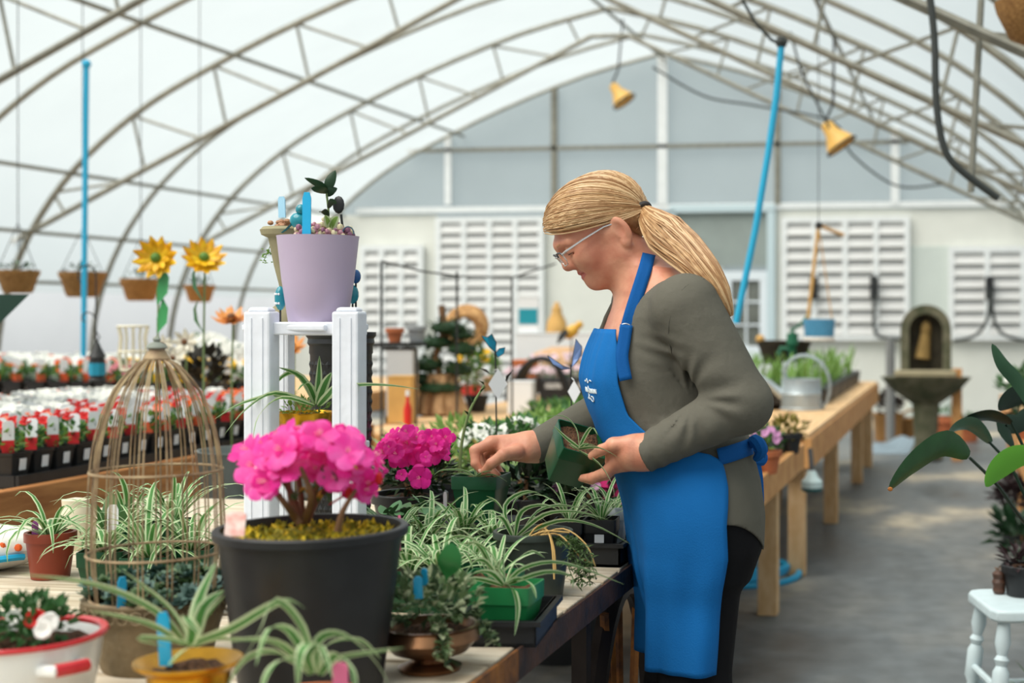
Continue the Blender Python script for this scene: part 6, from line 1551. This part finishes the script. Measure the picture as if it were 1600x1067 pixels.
# trunk: rings of (photo y, centre x, half depth px, half width m)
RG = [(420, 1024, 34, .085), (440, 1026, 44, .115), (465, 1026, 56, .145), (495, 1022, 68, .152), (540, 1022, 84, .152), (590, 1024, 96, .152), (640, 1040, 102, .150), (690, 1060, 106, .156), (745, 1078, 98, .172), (800, 1088, 93, .180), (850, 1091, 88, .176), (890, 1086, 76, .16)]
rz = np.array([H - (q[0] - 490) * mp_ for q in RG])[::-1]
rc = [at(q[1], q[0], D0) for q in RG][::-1]
rcx = np.array([q.x for q in rc]); rcy = np.array([q.y for q in rc]); rhd = np.array([q[2] * mp_ for q in RG])[::-1]; rhl = np.array([q[3] for q in RG])[::-1]
def trunk(P, infl=0.0):
    z = np.clip(P[..., 2], rz[0], rz[-1])
    cx, cy, hd, hl = (np.interp(z, rz, q).astype(np.float32) for q in (rcx, rcy, rhd, rhl))
    dx, dy = P[..., 0] - cx, P[..., 1] - cy
    f = dx * fa.x + dy * fa.y; l = dx * fl.x + dy * fl.y
    q = (np.abs(f / hd) ** 2.3 + np.abs(l / hl) ** 2.3) ** (1 / 2.3)
    d = (q - 1) * np.minimum(hd, hl) * .93
    dz = np.maximum(np.maximum(rz[0] - P[..., 2], P[..., 2] - rz[-1]), 0)
    return np.where(dz > 0, np.sqrt(np.maximum(d, 0) ** 2 + dz ** 2) + np.minimum(d, 0) * 0, d).astype(np.float32) - infl
TLO = (min(rcx) - .22, min(rcy) - .22, rz[0] - .02); THI = (max(rcx) + .22, max(rcy) + .22, rz[-1] + .02)
def bust(s, infl):
    for sg in (1, -1):
        c = at(983, 588, D0) + fl * .066 * sg; s.ell(c, (fa, fl, UP), (.060 + infl, .068 + infl, .072 + infl), .05)
    return s
NS, NE, NW = at(1072, 482, 2.775), at(1160, 630, 2.75), at(1012, 707, 2.755)     # near shoulder, elbow, wrist
FS, FE, FWr = at(1003, 474, 3.11), at(1003, 612, 3.2), at(838, 698, 3.13)        # far
def arms(s, infl):
    s.cap(NS, NE, .063 + infl, .05 + infl, .028); s.cap(NE, NW, .05 + infl, .031 + infl, .02)
    s.cap(FS, FE, .060 + infl, .05 + infl, .03); s.cap(FE, FWr, .05 + infl, .031 + infl, .02)
    return s
def legs(s, infl):
    for a, k, an in ((at(1094, 800, 2.865), at(1084, 1085, 2.87), at(1098, 1395, 2.88)), (at(1086, 800, 3.04), at(1060, 1085, 3.03), at(1066, 1392, 3.05))):
        s.cap(a, k, .092 + infl, .066 + infl, .04); s.cap(k, an, .062 + infl, .04 + infl, .03)
    return s
# head frame
PT = math.radians(38); hA = (-RT * math.cos(.24) - FW * math.sin(.24)); hf = hA * math.cos(PT) - UP * math.sin(PT); hu = UP * math.cos(PT) + hA * math.sin(PT); hl_ = hu.cross(hf)
if hl_.dot(FW) > 0: hl_ = -hl_
HC = at(930, 352, D0)
def hp_(f, l, u): return HC + hf * f + hl_ * l + hu * u
HA = (hf, hl_, hu)
body = Shape()
body.fn(lambda P: trunk(P), TLO, THI, .02); bust(body, 0); arms(body, 0); legs(body, 0)
body.cap(at(985, 405, D0), at(1022, 462, D0), .052, .066, .05)
hd_ = Shape()
hd_.ell(hp_(-.012, 0, .010), HA, (.096, .072, .076), .02)
hd_.ell(hp_(.030, 0, -.040), HA, (.058, .058, .072), .03)
for sg in (1, -1):
    hd_.cap(hp_(.066, .008 * sg, -.090), hp_(-.004, .052 * sg, -.070), .015, .017, .03)
    hd_.cap(hp_(-.004, .052 * sg, -.070), hp_(-.01, .058 * sg, -.03), .017, .018, .02)
    hd_.ell(hp_(.056, .037 * sg, -.036), HA, (.027, .023, .025), .02)
    hd_.cap(hp_(.083, .010 * sg, .012), hp_(.068, .046 * sg, .008), .012, .010, .015)
hd_.ell(hp_(.066, 0, -.092), HA, (.017, .018, .014), .012)
hd_.ell(hp_(.061, 0, -.060), HA, (.014, .026, .020), .012)
hd_.cap(hp_(.083, 0, .006), hp_(.0955, 0, -.031), .0085, .0128, .012)
for sg in (1, -1):
    hd_.ell(hp_(.0865, .0135 * sg, -.0365), HA, (.0115, .0085, .0092), .008)
    hd_.ell(hp_(.0905, .0315 * sg, -.0075), HA, (.013, .0165, .0105), .012, -1)
    hd_.ell(hp_(.0735, .0315 * sg, -.0085), HA, (.0125, .0145, .0115), .004)
    hd_.cap(hp_(.0845, .001 * sg, -.0585), hp_(.0705, .025 * sg, -.0610), .0050, .0024, .005)
    hd_.cap(hp_(.0825, .001 * sg, -.0705), hp_(.0705, .022 * sg, -.0660), .0060, .0028, .005)
    hd_.cap(hp_(.0905, .001 * sg, -.0643), hp_(.0745, .028 * sg, -.0625), .0021, .0019, .003, -1)
    hd_.cap(hp_(.083, .019 * sg, -.036), hp_(.070, .034 * sg, -.060), .0030, .0016, .008, -1)
    hd_.ell(hp_(.092, .006 * sg, -.0455), HA, (.004, .0035, .003), .003, -1)
    hd_.cap(hp_(.079, .019 * sg, -.0185), hp_(.0755, .045 * sg, -.0165), .0013, .001, .004, -1)
    # ear
    hd_.ell(hp_(-.024, .079 * sg, -.036), ((hf * .92 + hl_ * sg * -.39).normalized(), (hl_ * sg * .92 + hf * .39).normalized(), hu), (.0185, .0075, .031), .006)
    hd_.ell(hp_(-.0175, .0885 * sg, -.031), HA, (.0115, .0085, .0195), .004, -1)
    hd_.ell(hp_(-.018, .079 * sg, -.061), HA, (.009, .006, .010), .005)
def headf(P): return hd_.ev(P)
body.fn(headf, HC - Vector((.17, .17, .17)), HC + Vector((.17, .17, .17)), .03)
# hands
def finger(pts, rs, k=.008): body.chain([at(*q) for q in pts], rs, k, .004)
body.cap(NW, at(990, 707, 2.755), .031, .028, .02)
body.cap(at(992, 699, 2.755), at(960, 699, 2.785), .023, .021, .02); body.cap(at(994, 714, 2.765), at(962, 722, 2.80), .024, .021, .02); body.cap(at(990, 712, 2.79), at(962, 718, 2.835), .022, .02, .02)
finger([(986, 693, 2.745), (960, 695, 2.745), (940, 703, 2.765), (925, 712, 2.785)], (.015, .0125, .0108, .0082))
finger([(962, 722, 2.775), (946, 738, 2.785), (926, 746, 2.815), (911, 747, 2.845)], (.0125, .0108, .0098, .008))
finger([(962, 726, 2.80), (946, 742, 2.825), (924, 749, 2.86), (908, 747, 2.89)], (.012, .0105, .0096, .008))
finger([(963, 726, 2.825), (948, 742, 2.86), (928, 747, 2.90)], (.0115, .010, .0082)); finger([(966, 722, 2.845), (952, 737, 2.885), (936, 743, 2.92)], (.0105, .009, .0075))
body.cap(FWr, at(822, 697, 3.125), .031, .026, .02)
body.cap(at(822, 692, 3.115), at(768, 692, 3.10), .022, .0165, .02); body.cap(at(822, 702, 3.13), at(780, 700, 3.15), .023, .017, .02); body.cap(at(822, 706, 3.10), at(790, 708, 3.09), .021, .016, .02)
finger([(768, 692, 3.09), (742, 704, 3.075), (743, 724, 3.065), (753, 737, 3.065)], (.0135, .0115, .0098, .0078))
finger([(770, 692, 3.115), (745, 702, 3.125), (752, 727, 3.125), (762, 740, 3.115)], (.0132, .0115, .0098, .0078))
finger([(776, 695, 3.14), (756, 710, 3.165), (766, 732, 3.165), (778, 743, 3.15)], (.012, .0105, .0092, .0075)); finger([(784, 699, 3.16), (770, 716, 3.19), (779, 735, 3.19), (789, 747, 3.175)], (.011, .0095, .0085, .007))
finger([(808, 706, 3.075), (786, 711, 3.045), (768, 724, 3.04), (757, 736, 3.05)], (.016, .0132, .0112, .0085))
Vt, Fc = body.mesh(.0042)
FINE = [(HC - Vector((.135, .135, .15)), HC + Vector((.135, .135, .135)), .0018), (at(905, 770, 2.84) - Vector((.0, .14, .0)), at(1012, 670, 2.84) + Vector((.0, .14, 0)), .0022), (at(728, 770, 3.12) - Vector((0, .14, 0)), at(850, 660, 3.12) + Vector((0, .14, 0)), .0022)]
parts_ = []
keep = np.ones(len(Fc), bool); cc = Vt[Fc].mean(1)
for a_, b2_, h_ in FINE:
    lo3, hi3 = np.minimum(A(a_), A(b2_)), np.maximum(A(a_), A(b2_)); keep &= ~((cc > lo3 + .012) & (cc < hi3 - .012)).all(1)
    sub = Shape(); sub.p = [q for q in body.p if (q[1] - .06 < hi3).all() and (q[2] + .06 > lo3).all()]; parts_.append(sub.mesh(h_, Vector([float(v) for v in lo3]), Vector([float(v) for v in hi3])))
Fc = Fc[keep]
for v3, f3 in parts_: Fc = np.concatenate([Fc, f3 + len(Vt)]); Vt = np.concatenate([Vt, v3])
skin = mat('skin', (220, 158, 128), .46, sss=.10, var=(26, 0), rgb2=(206, 134, 108), bump=(160, .1))
lips = mat('lips', (196, 108, 100), .4, sss=.1)
cen = Vt[Fc].mean(1); q = cen - np.array(HC[:]); cf, cl, cu = q @ np.array(hf[:]), q @ np.array(hl_[:]), q @ np.array(hu[:])
mi = ((cf > .068) & (np.abs(cl) < .025) & (np.abs(cu + .0645 - .05 * np.abs(cl)) < .0105 - .25 * np.abs(cl))).astype(int)
np_mesh('body', Vt, Fc, [skin, lips], person, mi)
for sg in (1, -1):
    e = MB(); c = hp_(.0765, .0315 * sg, -.0135)
    e.tube([hp_(.0735 + .0118 * math.sqrt(max(0, 1 - (t / .0147) ** 2)), (.0315 + t) * sg, -.0135 - 3 * t * t) for t in (-.014, -.009, -.004, 0, .004, .009, .014)], [.0003, .0011, .0013, .0013, .0013, .0011, .0003], 5); e.build('eyelashes', mat('lash', (84, 62, 50), .7), person, world=True)
    e = MB(); e.tube([hp_(.0935 - .014 * t * t - .006 * t, (.012 + .032 * t) * sg, .0125 + .006 * t - .006 * t * t) for t in (0, .25, .5, .75, 1)], [.0012, .0025, .0025, .002, .0007], 6); e.build('eyebrow', mat('brow_blond', (192, 140, 104), .8), person, world=True)

# shirt
cloth = mat('olive_jersey', (102, 99, 89), .85, var=(7, .12), bump=(18, .5), spec=.15)
shirt = Shape(); IN = .007
shirt.fn(lambda P: trunk(P, IN), TLO, THI, .02); bust(shirt, IN); arms(shirt, .006)
for a_, k_ in ((at(1094, 800, 2.865), at(1092, 880, 2.866)), (at(1086, 800, 3.04), at(1082, 880, 3.04))): shirt.cap(a_, k_, .092 + .013, .086 + .013, .04)
dirn = A((NW - NE).normalized()); ne = A(NE); dirf = A((FWr - FE).normalized())
up_ = A((NE - NS).normalized())
CR = A(at(1088, 628, 2.72)); rt_, up3 = A(RT), A(UP)
def folds(P):
    q = P - CR; x, z = q @ rt_, q @ up3; an = np.arctan2(z, x + .012); r2 = np.sqrt(x * x + z * z)
    w1 = np.exp(-((r2 - .062) / .028) ** 2) * (np.abs(an) < 2.2)
    d1 = .0030 * np.sin(an * 11 + 14 * r2 * 2 + 1.5 * np.sin(an * 4)) * w1
    s1 = (P - A(NW)) @ dirn; lat = q @ up3
    d2 = .0016 * np.sin(s1 * 240 + 30 * lat) * np.exp(-(np.linalg.norm(P - A(NW), axis=-1) / .07) ** 2)
    an2 = A(at(1045, 545, 2.8)); q2 = P - an2; x2, z2 = q2 @ rt_, q2 @ up3
    d3 = .0022 * np.sin(z2 * 210 + x2 * 70) * np.exp(-((x2 + .01) / .04) ** 2 - (z2 / .03) ** 2)
    return d1 + d2 + d3
base_p = list(shirt.p)
class Folded(Shape):
    pass
def shirt_raw(P):
    s = Shape(); s.p = base_p; return s.ev(P) + folds(P)
sh = Shape(); lo_ = np.min([q[1] for q in base_p], 0); hi_ = np.max([q[2] for q in base_p], 0)
sh.fn(shirt_raw, Vector([float(v) for v in lo_]), Vector([float(v) for v in hi_]), .001)
BIGL, BIGH = Vector([float(v) for v in lo_ - .05]), Vector([float(v) for v in hi_ + .05])
def plane(pt, nrm):
    pt, nrm = A(pt), A(nrm.normalized()); return lambda P: (P - pt) @ nrm
# cuffs, hem, neckline
cn = (NW - NE).normalized(); cf_ = (FWr - FE).normalized()
def cuff(pt, nrm, rad):
    c = A(pt); pl = plane(pt, nrm); return lambda P: np.where(np.linalg.norm(P - c, axis=-1) < rad, pl(P), -1).astype(np.float32)
sh.fn(cuff(NW + cn * .012, cn, .068), BIGL, BIGH, .001, 2); sh.fn(cuff(FWr + cf_ * .012, cf_, .068), BIGL, BIGH, .001, 2)
zh0, zh1 = at(0, 852, D0).z, at(0, 800, D0).z
def hem(P):
    f = (P[..., 0] - rcx[2]) * fa.x + (P[..., 1] - rcy[2]) * fa.y; t = np.clip((f + .115) / .11, 0, 1)
    return (zh0 + (zh1 - zh0) * t * (2 - t) - P[..., 2]).astype(np.float32)
sh.fn(hem, BIGL, BIGH, .001, 2)
sh.cap(at(1038, 398, 2.885), at(948, 532, 2.90), .070, .074, .006, -1)
Vs, Fs = sh.mesh(.0036)
np_mesh('shirt', Vs, Fs, cloth, person)

# trousers and shoes
tr = Shape(); tr.fn(lambda P: trunk(P, .004), TLO, THI, .02); legs(tr, .006)
zc_ = at(0, 770, D0).z; tr.fn(lambda P: (P[..., 2] - zc_).astype(np.float32), BIGL - Vector((.2, .2, 2)), BIGH, .001, 2); tr.fn(lambda P: (.045 - P[..., 2]).astype(np.float32), BIGL - Vector((.2, .2, 2)), BIGH, .001, 2)
Vp, Fp = tr.mesh(.007); np_mesh('trousers', Vp, Fp, mat('black_trousers', (24, 24, 26), .85, bump=(30, .2), spec=.1), person)
for an in (at(1098, 1395, 2.88), at(1066, 1392, 3.05)):
    s = Shape(); g = Vector((an.x, an.y, 0)); s.cap(g + Vector((0, 0, .055)), g + fa * .15 + Vector((0, 0, .035)), .045, .034, .02); s.cap(g + fa * -.02 + Vector((0, 0, .05)), g + Vector((0, 0, .08)), .042, .044, .03)
    s.fn(lambda P: (.004 - P[..., 2]).astype(np.float32), g - Vector((.3, .3, .2)), g + Vector((.3, .3, .3)), .001, 2)
    Vh, Fh = s.mesh(.006); np_mesh('shoe', Vh, Fh, mat('dark_shoe', (40, 38, 38), .6), person)

# hair
hair = Shape()
hair.ell(hp_(-.014, 0, .012), HA, (.106, .081, .086), .02); hair.ell(hp_(.022, 0, .040), HA, (.066, .074, .050), .03); hair.ell(hp_(-.06, 0, -.02), HA, (.05, .062, .062), .03)
p0, n0 = hp_(-.019, 0, -.008), (hf * -.532 + hu * .846); pl1, pl2, pl3 = plane(p0, n0), plane(hp_(-.047, 0, 0), hf), plane(hp_(0, 0, -.088), hu)
def hregion(P): return -np.maximum(np.minimum(-pl1(P) - .016, pl2(P) - .004), -pl3(P)).astype(np.float32)
hair.fn(hregion, HC - Vector((.2, .2, .2)), HC + Vector((.2, .2, .2)), .03, -1)
hm = mat('blond_hair', (196, 156, 110), .45, var=(60, 0), rgb2=(164, 122, 80), stretch=(1, 1, 1), spec=.5)
hm2 = mat('blond_hair_light', (214, 180, 136), .42, spec=.5); hm3 = mat('blond_hair_dark', (160, 118, 78), .5, spec=.4)
Vh, Fh = hair.mesh(.0035); ho = np_mesh('hair', Vh, Fh, hm, person)
T = at(1003, 326, 2.93)
cap_only = Shape(); cap_only.p = hair.p[:3]
def cap_hit(c, d):
    t = np.linspace(.04, .16, 121, dtype=np.float32); P = A(c)[None] + t[:, None] * A(d)[None]; v = cap_only.ev(P); i = np.argmax(v > 0); return c + d * float(t[i])
rg = random.Random(91); c0 = hp_(-.01, 0, .012); b = MB(); tdir = (T - c0).normalized()
starts = []
for k in range(430):
    u = rg.random()
    # along the hairline from the near ear over the brow to the far ear
    ang = (u * 2 - 1) * 1.9
    l = math.sin(ang * .82) * .078; f = .094 * math.cos(ang) ** 1 if abs(ang) < 1.57 else -.02 - .05 * (abs(ang) - 1.57)
    uu = -.008 + (f + .019) * .63 + rg.uniform(-.006, .05) * (1 if rg.random() < .7 else .25)
    starts.append((hp_(f, l, uu) - c0).normalized())
for k in range(170):
    starts.append((hp_(rg.uniform(-.09, .05), rg.uniform(-.06, .06), .09) - c0).normalized())
for k in range(120):   # nape hair sweeping up to the tie
    starts.append((hp_(-.05 - rg.uniform(0, .05), rg.uniform(-.06, .075), -.03 - rg.uniform(0, .05)) - c0).normalized())
for s0 in starts:
    pts = []; of_ = rg.uniform(-.0004, .0018)
    for i in range(11):
        t = i / 10; d = s0.slerp(tdir, t) if s0.dot(tdir) > -.98 else (s0 * (1 - t) + hu * .5 + tdir * t).normalized()
        pts.append(cap_hit(c0, d.normalized()) + d.normalized() * (of_ - .004 * t ** 4))
    pts[-1] = T + Vector((rg.uniform(-.006, .006), rg.uniform(-.006, .006), rg.uniform(-.008, .008)))
    r0 = rg.uniform(.0008, .0019); b.tube(pts, [r0 * .3] + [r0] * 9 + [r0 * .8], 5, rg.choice((0, 0, 1, 1, 2)))
b.build('hair_locks', [hm, hm2, hm3], ho, world=True, kind='stuff')
# ponytail
PTL = [(1020, 346, 2.90), (1040, 366, 2.875), (1070, 392, 2.84), (1100, 424, 2.80), (1124, 458, 2.785), (1143, 494, 2.785)]
core = catmull([T] + [at(*q) for q in PTL], 5)
rad = [float(v) for v in np.interp(np.linspace(0, 6, 31), [0, .5, 1, 2, 3, 4, 5, 6], [.011, .019, .030, .044, .041, .033, .023, .004])]
b = MB()
for k in range(360):
    a = rg.uniform(0, 6.28); rr = math.sqrt(rg.uniform(.45, 1)); ph = rg.uniform(0, 6); n_ = len(core); end = rg.randint(n_ - 7, n_); pts = []
    for i in range(end):
        t = (core[min(i + 1, n_ - 1)] - core[max(i - 1, 0)]).normalized(); s1 = t.cross(FW).normalized(); s2 = t.cross(s1)
        aa = a + .1 * math.sin(i * .35 + ph); q = rad[i] * rr; pts.append(core[i] + s1 * math.cos(aa) * q + s2 * math.sin(aa) * q * .7)
    r0 = rg.uniform(.0012, .0024); b.tube(pts, [r0 * min(1, .5 + i * .2) * min(1, (len(pts) - i) / 5 + .08) for i in range(len(pts))], 5, rg.choice((0, 0, 1, 2)))
b.tube(core, [q * .58 for q in rad], 10, 0)
b.build('ponytail', [hm, hm2, hm3], ho, world=True, kind='stuff')
td = (core[1] - core[0]).normalized(); x_ = td.orthogonal().normalized(); y_ = td.cross(x_)
b = MB(); b.tube([T + td * .004 + (x_ * math.cos(a) + y_ * math.sin(a)) * .0155 for a in [6.2832 * j / 18 for j in range(18)]], .0052, 8, closed=True); b.build('hair_tie', mat('dark_elastic', (62, 58, 58), .7), ho, world=True)

# glasses
gl = Vector((0, 0, 0)); fr_ = mat('glasses_silver', (214, 214, 212), .25, .7); fd = mat('glasses_dark', (70, 72, 78), .35, .4)
def rim(sg):
    out = []
    for j in range(24):
        a = 6.2832 * j / 24; ca, sa = math.cos(a), math.sin(a); x = .0245 * math.copysign(abs(ca) ** .6, ca); z = .0145 * math.copysign(abs(sa) ** .6, sa)
        out.append(hp_(.1045 - .0035 * abs(x + .01) / .02, (.0325 + x) * sg, -.013 + z))
    return out
b = MB(); b.tube([hp_(.105, .009, -.006), hp_(.107, 0, -.003), hp_(.105, -.009, -.006)], .0013, 6); g0 = b.build('glasses', fr_, person, world=True)
for sg in (1, -1):
    R0 = rim(sg); b = MB(); b.tube(R0, .0011, 6, closed=True); b.build('rim', fr_, g0, world=True)
    b = MB(); b.tube([R0[j] + hu * .0006 for j in range(1, 12)], .0019, 6); b.build('brow_bar', fd, g0, world=True)
    b = MB(); b.add(R0, [tuple(range(24))]); lm = bpy.data.materials.get('lens_glass')
    if lm is None:
        lm = bpy.data.materials.new('lens_glass'); lm.use_nodes = True; nn_ = lm.node_tree.nodes; ll = lm.node_tree.links; nn_.remove(nn_['Principled BSDF'])
        t1 = nn_.new('ShaderNodeBsdfTransparent'); t2 = nn_.new('ShaderNodeBsdfGlossy'); t2.inputs['Roughness'].default_value = .05; mx_ = nn_.new('ShaderNodeMixShader'); mx_.inputs[0].default_value = .08
        ll.new(t1.outputs[0], mx_.inputs[1]); ll.new(t2.outputs[0], mx_.inputs[2]); ll.new(mx_.outputs[0], nn_['Material Output'].inputs['Surface'])
    b.build('lens', lm, g0, world=True, smooth=False)
    b = MB(); b.tube([hp_(.099, .058 * sg, -.004), hp_(.09, .068 * sg, -.003), hp_(.05, .0735 * sg, -.005), hp_(0, .078 * sg, -.010), hp_(-.03, .080 * sg, -.020)], [.0018, .0024, .0024, .002, .0016], 6); b.build('temple', fr_, g0, world=True)

# ------------------------------------------------------------------ apron, laid over the shirt and trousers
ap_mat = mat('apron_blue', (22, 106, 176), .8, var=(5, .14), bump=(320, .12), spec=.15)
def allf(P): return np.minimum(np.minimum(sh.ev(P), tr.ev(P)), 1)
tshape = Shape(); tshape.fn(lambda P: trunk(P, IN), TLO, THI, .02); bust(tshape, IN); tl = Shape(); legs(tl, .006); tshape.p += tl.p
rows = list(range(514, 1034, 8)); NT = 64
def edge_deg(y):     # how far round towards each side the apron reaches
    ks = [(514, 44), (540, 49), (580, 51), (640, 50), (665, 58), (690, 80), (700, 98), (712, 101), (800, 91), (900, 91), (1034, 96)]
    return np.interp(y, [k[0] for k in ks], [k[1] for k in ks])
RAD = np.zeros((len(rows), NT)); CEN = []; TH = np.zeros((len(rows), NT))
for i, y in enumerate(rows):
    z = H - (y - 490) * mp_
    cx = float(np.interp(-y, [-q[0] for q in RG][::-1], [q[1] for q in RG][::-1])) if y < 890 else 1086 - (y - 890) * .09
    c = at(cx, y, D0); CEN.append(c); e = math.radians(edge_deg(y)); TH[i] = np.linspace(-e, e, NT)
    rr = np.linspace(.30, .02, 141)
    dirs = np.stack([np.array((fa * math.cos(t) + fl * math.sin(t))[:]) for t in TH[i]])
    P = np.array(c[:])[None, None] + rr[None, :, None] * dirs[:, None, :]; v = tshape.ev(P.astype(np.float32)); hit = np.argmax(v < 0, 1)
    RAD[i] = np.where((v < 0).any(1), rr[hit], .06)
# let the cloth hang: never tuck in much faster than it can fall, bridge hollows
for i in range(len(rows)):
    k = 9; pad = np.pad(RAD[i], k, mode='edge'); hull = np.max(np.stack([pad[j:j + NT] - .0009 * (j - k) ** 2 * .6 for j in range(2 * k + 1)]), 0); RAD[i] = hull
for i in range(1, len(rows)): RAD[i] = np.maximum(RAD[i], RAD[i - 1] - .0042)
for _ in range(6):
    RAD[1:-1] = .25 * RAD[:-2] + .5 * RAD[1:-1] + .25 * RAD[2:]; RAD[:, 1:-1] = .25 * RAD[:, :-2] + .5 * RAD[:, 1:-1] + .25 * RAD[:, 2:]
vs_, fs_ = [], []
def ap_point(i, j, off=0.0):
    t = TH[i, j]; y = rows[i]; low = max(0, (y - 740) / 290); s = j / (NT - 1)
    w = low * (.009 * math.sin(8 * t + .8 + 2 * low) + .004 * math.sin(17 * t + 2)) + .0025 * math.sin(26 * t + y * .012) * max(0, 1 - abs(y - 560) / 70)
    w += .003 * math.exp(-((y - 712) / 8) ** 2) * -1
    return CEN[i] + (fa * math.cos(t) + fl * math.sin(t)) * (RAD[i, j] + .009 + w + off)
for i in range(len(rows)):
    for j in range(NT): vs_.append(ap_point(i, j))
fs_ = [(i * NT + j, i * NT + j + 1, (i + 1) * NT + j + 1, (i + 1) * NT + j) for i in range(len(rows) - 1) for j in range(NT - 1)]
b = MB(); b.add(vs_, fs_); apr = b.build('apron', ap_mat, person, world=True)
so = apr.modifiers.new('thickness', 'SOLIDIFY'); so.thickness = .0025; so.offset = -1
# seams along the edges
for nm_, pts in (('hem_seam', [ap_point(len(rows) - 2, j, .0015) for j in range(NT)]), ('side_seam', [ap_point(i, NT - 2, .0012) for i in range(26, len(rows))]), ('bib_seam', [ap_point(i, NT - 2, .0012) for i in range(0, 26)])):
    b = MB(); b.tube(pts, .0011, 4); b.build(nm_, mat('apron_seam', (18, 92, 156), .8), apr, world=True)
# find the visible surface along a line of sight
surf = Shape(); surf.fn(shirt_raw, BIGL, BIGH, .001); surf.fn(lambda P: body_ev(P), BIGL, BIGH, .001)
bsub = Shape(); bsub.p = [q for q in body.p]
def body_ev(P): return bsub.ev(P)
def hit(x, y, d0=2.6, d1=3.1):
    d = np.linspace(d0, d1, 201); P = np.stack([np.array(at(x, y, float(q))[:]) for q in d]).astype(np.float32)
    v = surf.ev(P); i = int(np.argmax(v < 0)); return float(d[i]) if v[i] < 0 else d1
def strip(name, pts, w_, m, parent, off=.006, fixd=None, side=None):
    path = catmull([at(x, y, (hit(x, y) if fixd is None else fixd[i]) - off) for i, (x, y) in enumerate(pts)], 4)
    tt = (path[-1] - path[0]).normalized(); sd = side or tt.cross(FW)
    b = MB(); b.ribbon(path, [w_] * len(path), side=sd, fold=0, cols=(-1, -.4, .4, 1), mis=(0, 0, 0)); o = b.build(name, m, parent, world=True)
    q = o.modifiers.new('thickness', 'SOLIDIFY'); q.thickness = .0025; return o
apd = mat('apron_strap_blue', (16, 84, 150), .8, bump=(320, .12), spec=.15)
strip('neck_strap', [(978, 520), (986, 490), (998, 452), (1008, 420), (1014, 398)], .0135, apd, apr)
strip('neck_strap', [(946, 524), (952, 500), (960, 478), (966, 462)], .008, apd, apr, fixd=[3.0, 3.0, 3.0, 3.0], off=0)
strip('strap_end', [(979, 508), (975, 535), (972, 560), (978, 594)], .0125, apd, apr, off=.016)
b = MB(); q = at(977, 512, hit(977, 512) - .012); b.tube([q + (RT * math.cos(a) + UP * math.sin(a) * .7) * .011 for a in [6.2832 * j / 14 for j in range(14)]], .0015, 6, closed=True); b.build('ring', fr_, apr, world=True)
strip('waist_tie', [(1122, 714), (1140, 709), (1158, 703), (1174, 697)], .0165, apd, apr, off=.012)
# bow at the small of her back
for k, pts in enumerate(([(1170, 698, 2.88), (1180, 688, 2.86), (1190, 704, 2.85), (1180, 718, 2.86)], [(1170, 698, 2.9), (1182, 702, 2.92), (1190, 718, 2.92), (1178, 722, 2.9)])):
    b = MB(); path = catmull([at(*q) for q in pts], 5); b.tube(path, [.006 + .008 * math.sin(math.pi * i / (len(path) - 1)) for i in range(len(path))], 8); b.build('bow_loop', apd, apr, world=True)
b = MB(); b.ribbon(catmull([at(1180, 712, 2.9), at(1187, 745, 2.9), at(1189, 800, 2.9), at(1186, 858, 2.9)], 5), [.012] * 16, side=FW * .6 + RT * .5, fold=.1, cols=(-1, 0, 1), mis=(0, 0)); b.build('tie_tail', apd, apr, world=True)

# stitched white emblem on the bib: flourish, script line, flourish
def bib(x, y):      # x metres from the bib's middle towards her left, y photo row
    i = (y - rows[0]) / 8; i0 = int(i); fr = i - i0; r_ = float(np.interp(.5, [0, 1], [RAD[i0, NT // 2], RAD[i0 + 1, NT // 2]])); t = x / r_
    j = min(NT - 1, max(0, int((t - TH[i0, 0]) / (TH[i0, -1] - TH[i0, 0]) * (NT - 1))))
    return ap_point(i0, j, .0012).lerp(ap_point(i0 + 1, j, .0012), fr) if False else CEN[i0].lerp(CEN[i0 + 1], fr) + (fa * math.cos(t) + fl * math.sin(t)) * (float(RAD[i0, j]) * (1 - fr) + float(RAD[i0 + 1, j]) * fr + .0132)
st_ = mat('white_stitching', (226, 236, 240), .7)
x0 = .034
lines = [('flourish', [(x0 - .022 + .044 * u, 592 + 3.2 * math.sin(12.5 * u) * math.sin(math.pi * u)) for u in [k / 24 for k in range(25)]]),
         ('script_line', [(x0 - .038 + .033 * u, 606 + 3.4 * math.sin(34 * u)) for u in [k / 40 for k in range(41)]]), ('script_line', [(x0 - .001 + .006 * math.sin(6 * u), 600 + 15 * u) for u in [k / 10 for k in range(11)]]),
         ('script_line', [(x0 + .003 + .033 * u, 607 + 3.4 * math.sin(36 * u)) for u in [k / 40 for k in range(41)]]), ('flourish', [(x0 - .020 + .018 * u, 618 + 2.6 * math.sin(9 * u)) for u in [k / 12 for k in range(13)]]), ('flourish', [(x0 + .010 + .007 * math.cos(u), 619 + 4 * math.sin(u)) for u in [k * .5 for k in range(14)]])]
for nm_, pts in lines:
    b = MB(); b.tube([bib(*q) for q in pts], .0011, 5); b.build(nm_, st_, apr, world=True)

pts = [(1100, 436), (1080, 442), (1062, 458), (1050, 486), (1045, 520), (1050, 552)]
b = MB(); b.tube(catmull([at(x, y, hit(x, y) - .0004) for x, y in pts], 4), .0012, 5); b.build('sleeve_seam', mat('seam_dark', (66, 64, 56), .9), person, world=True)
nail = mat('fingernail', (236, 190, 172), .3)
for (x, y, d, dx, dy) in ((757, 733, 3.0425, -.7, .7), (751, 735, 3.058, .6, .8), (930, 708, 2.777, -.8, .5)):
    ax_ = (RT * dx - UP * dy).normalized(); zz_ = (-FW * .8 + UP * .5); zz_ = (zz_ - ax_ * zz_.dot(ax_)).normalized(); b = MB(); b.ball(at(x, y, d), (.0062, .0048, .0018), 12, rot=Matrix((ax_, zz_.cross(ax_), zz_)).transposed()); b.build('fingernail', nail, person, world=True)
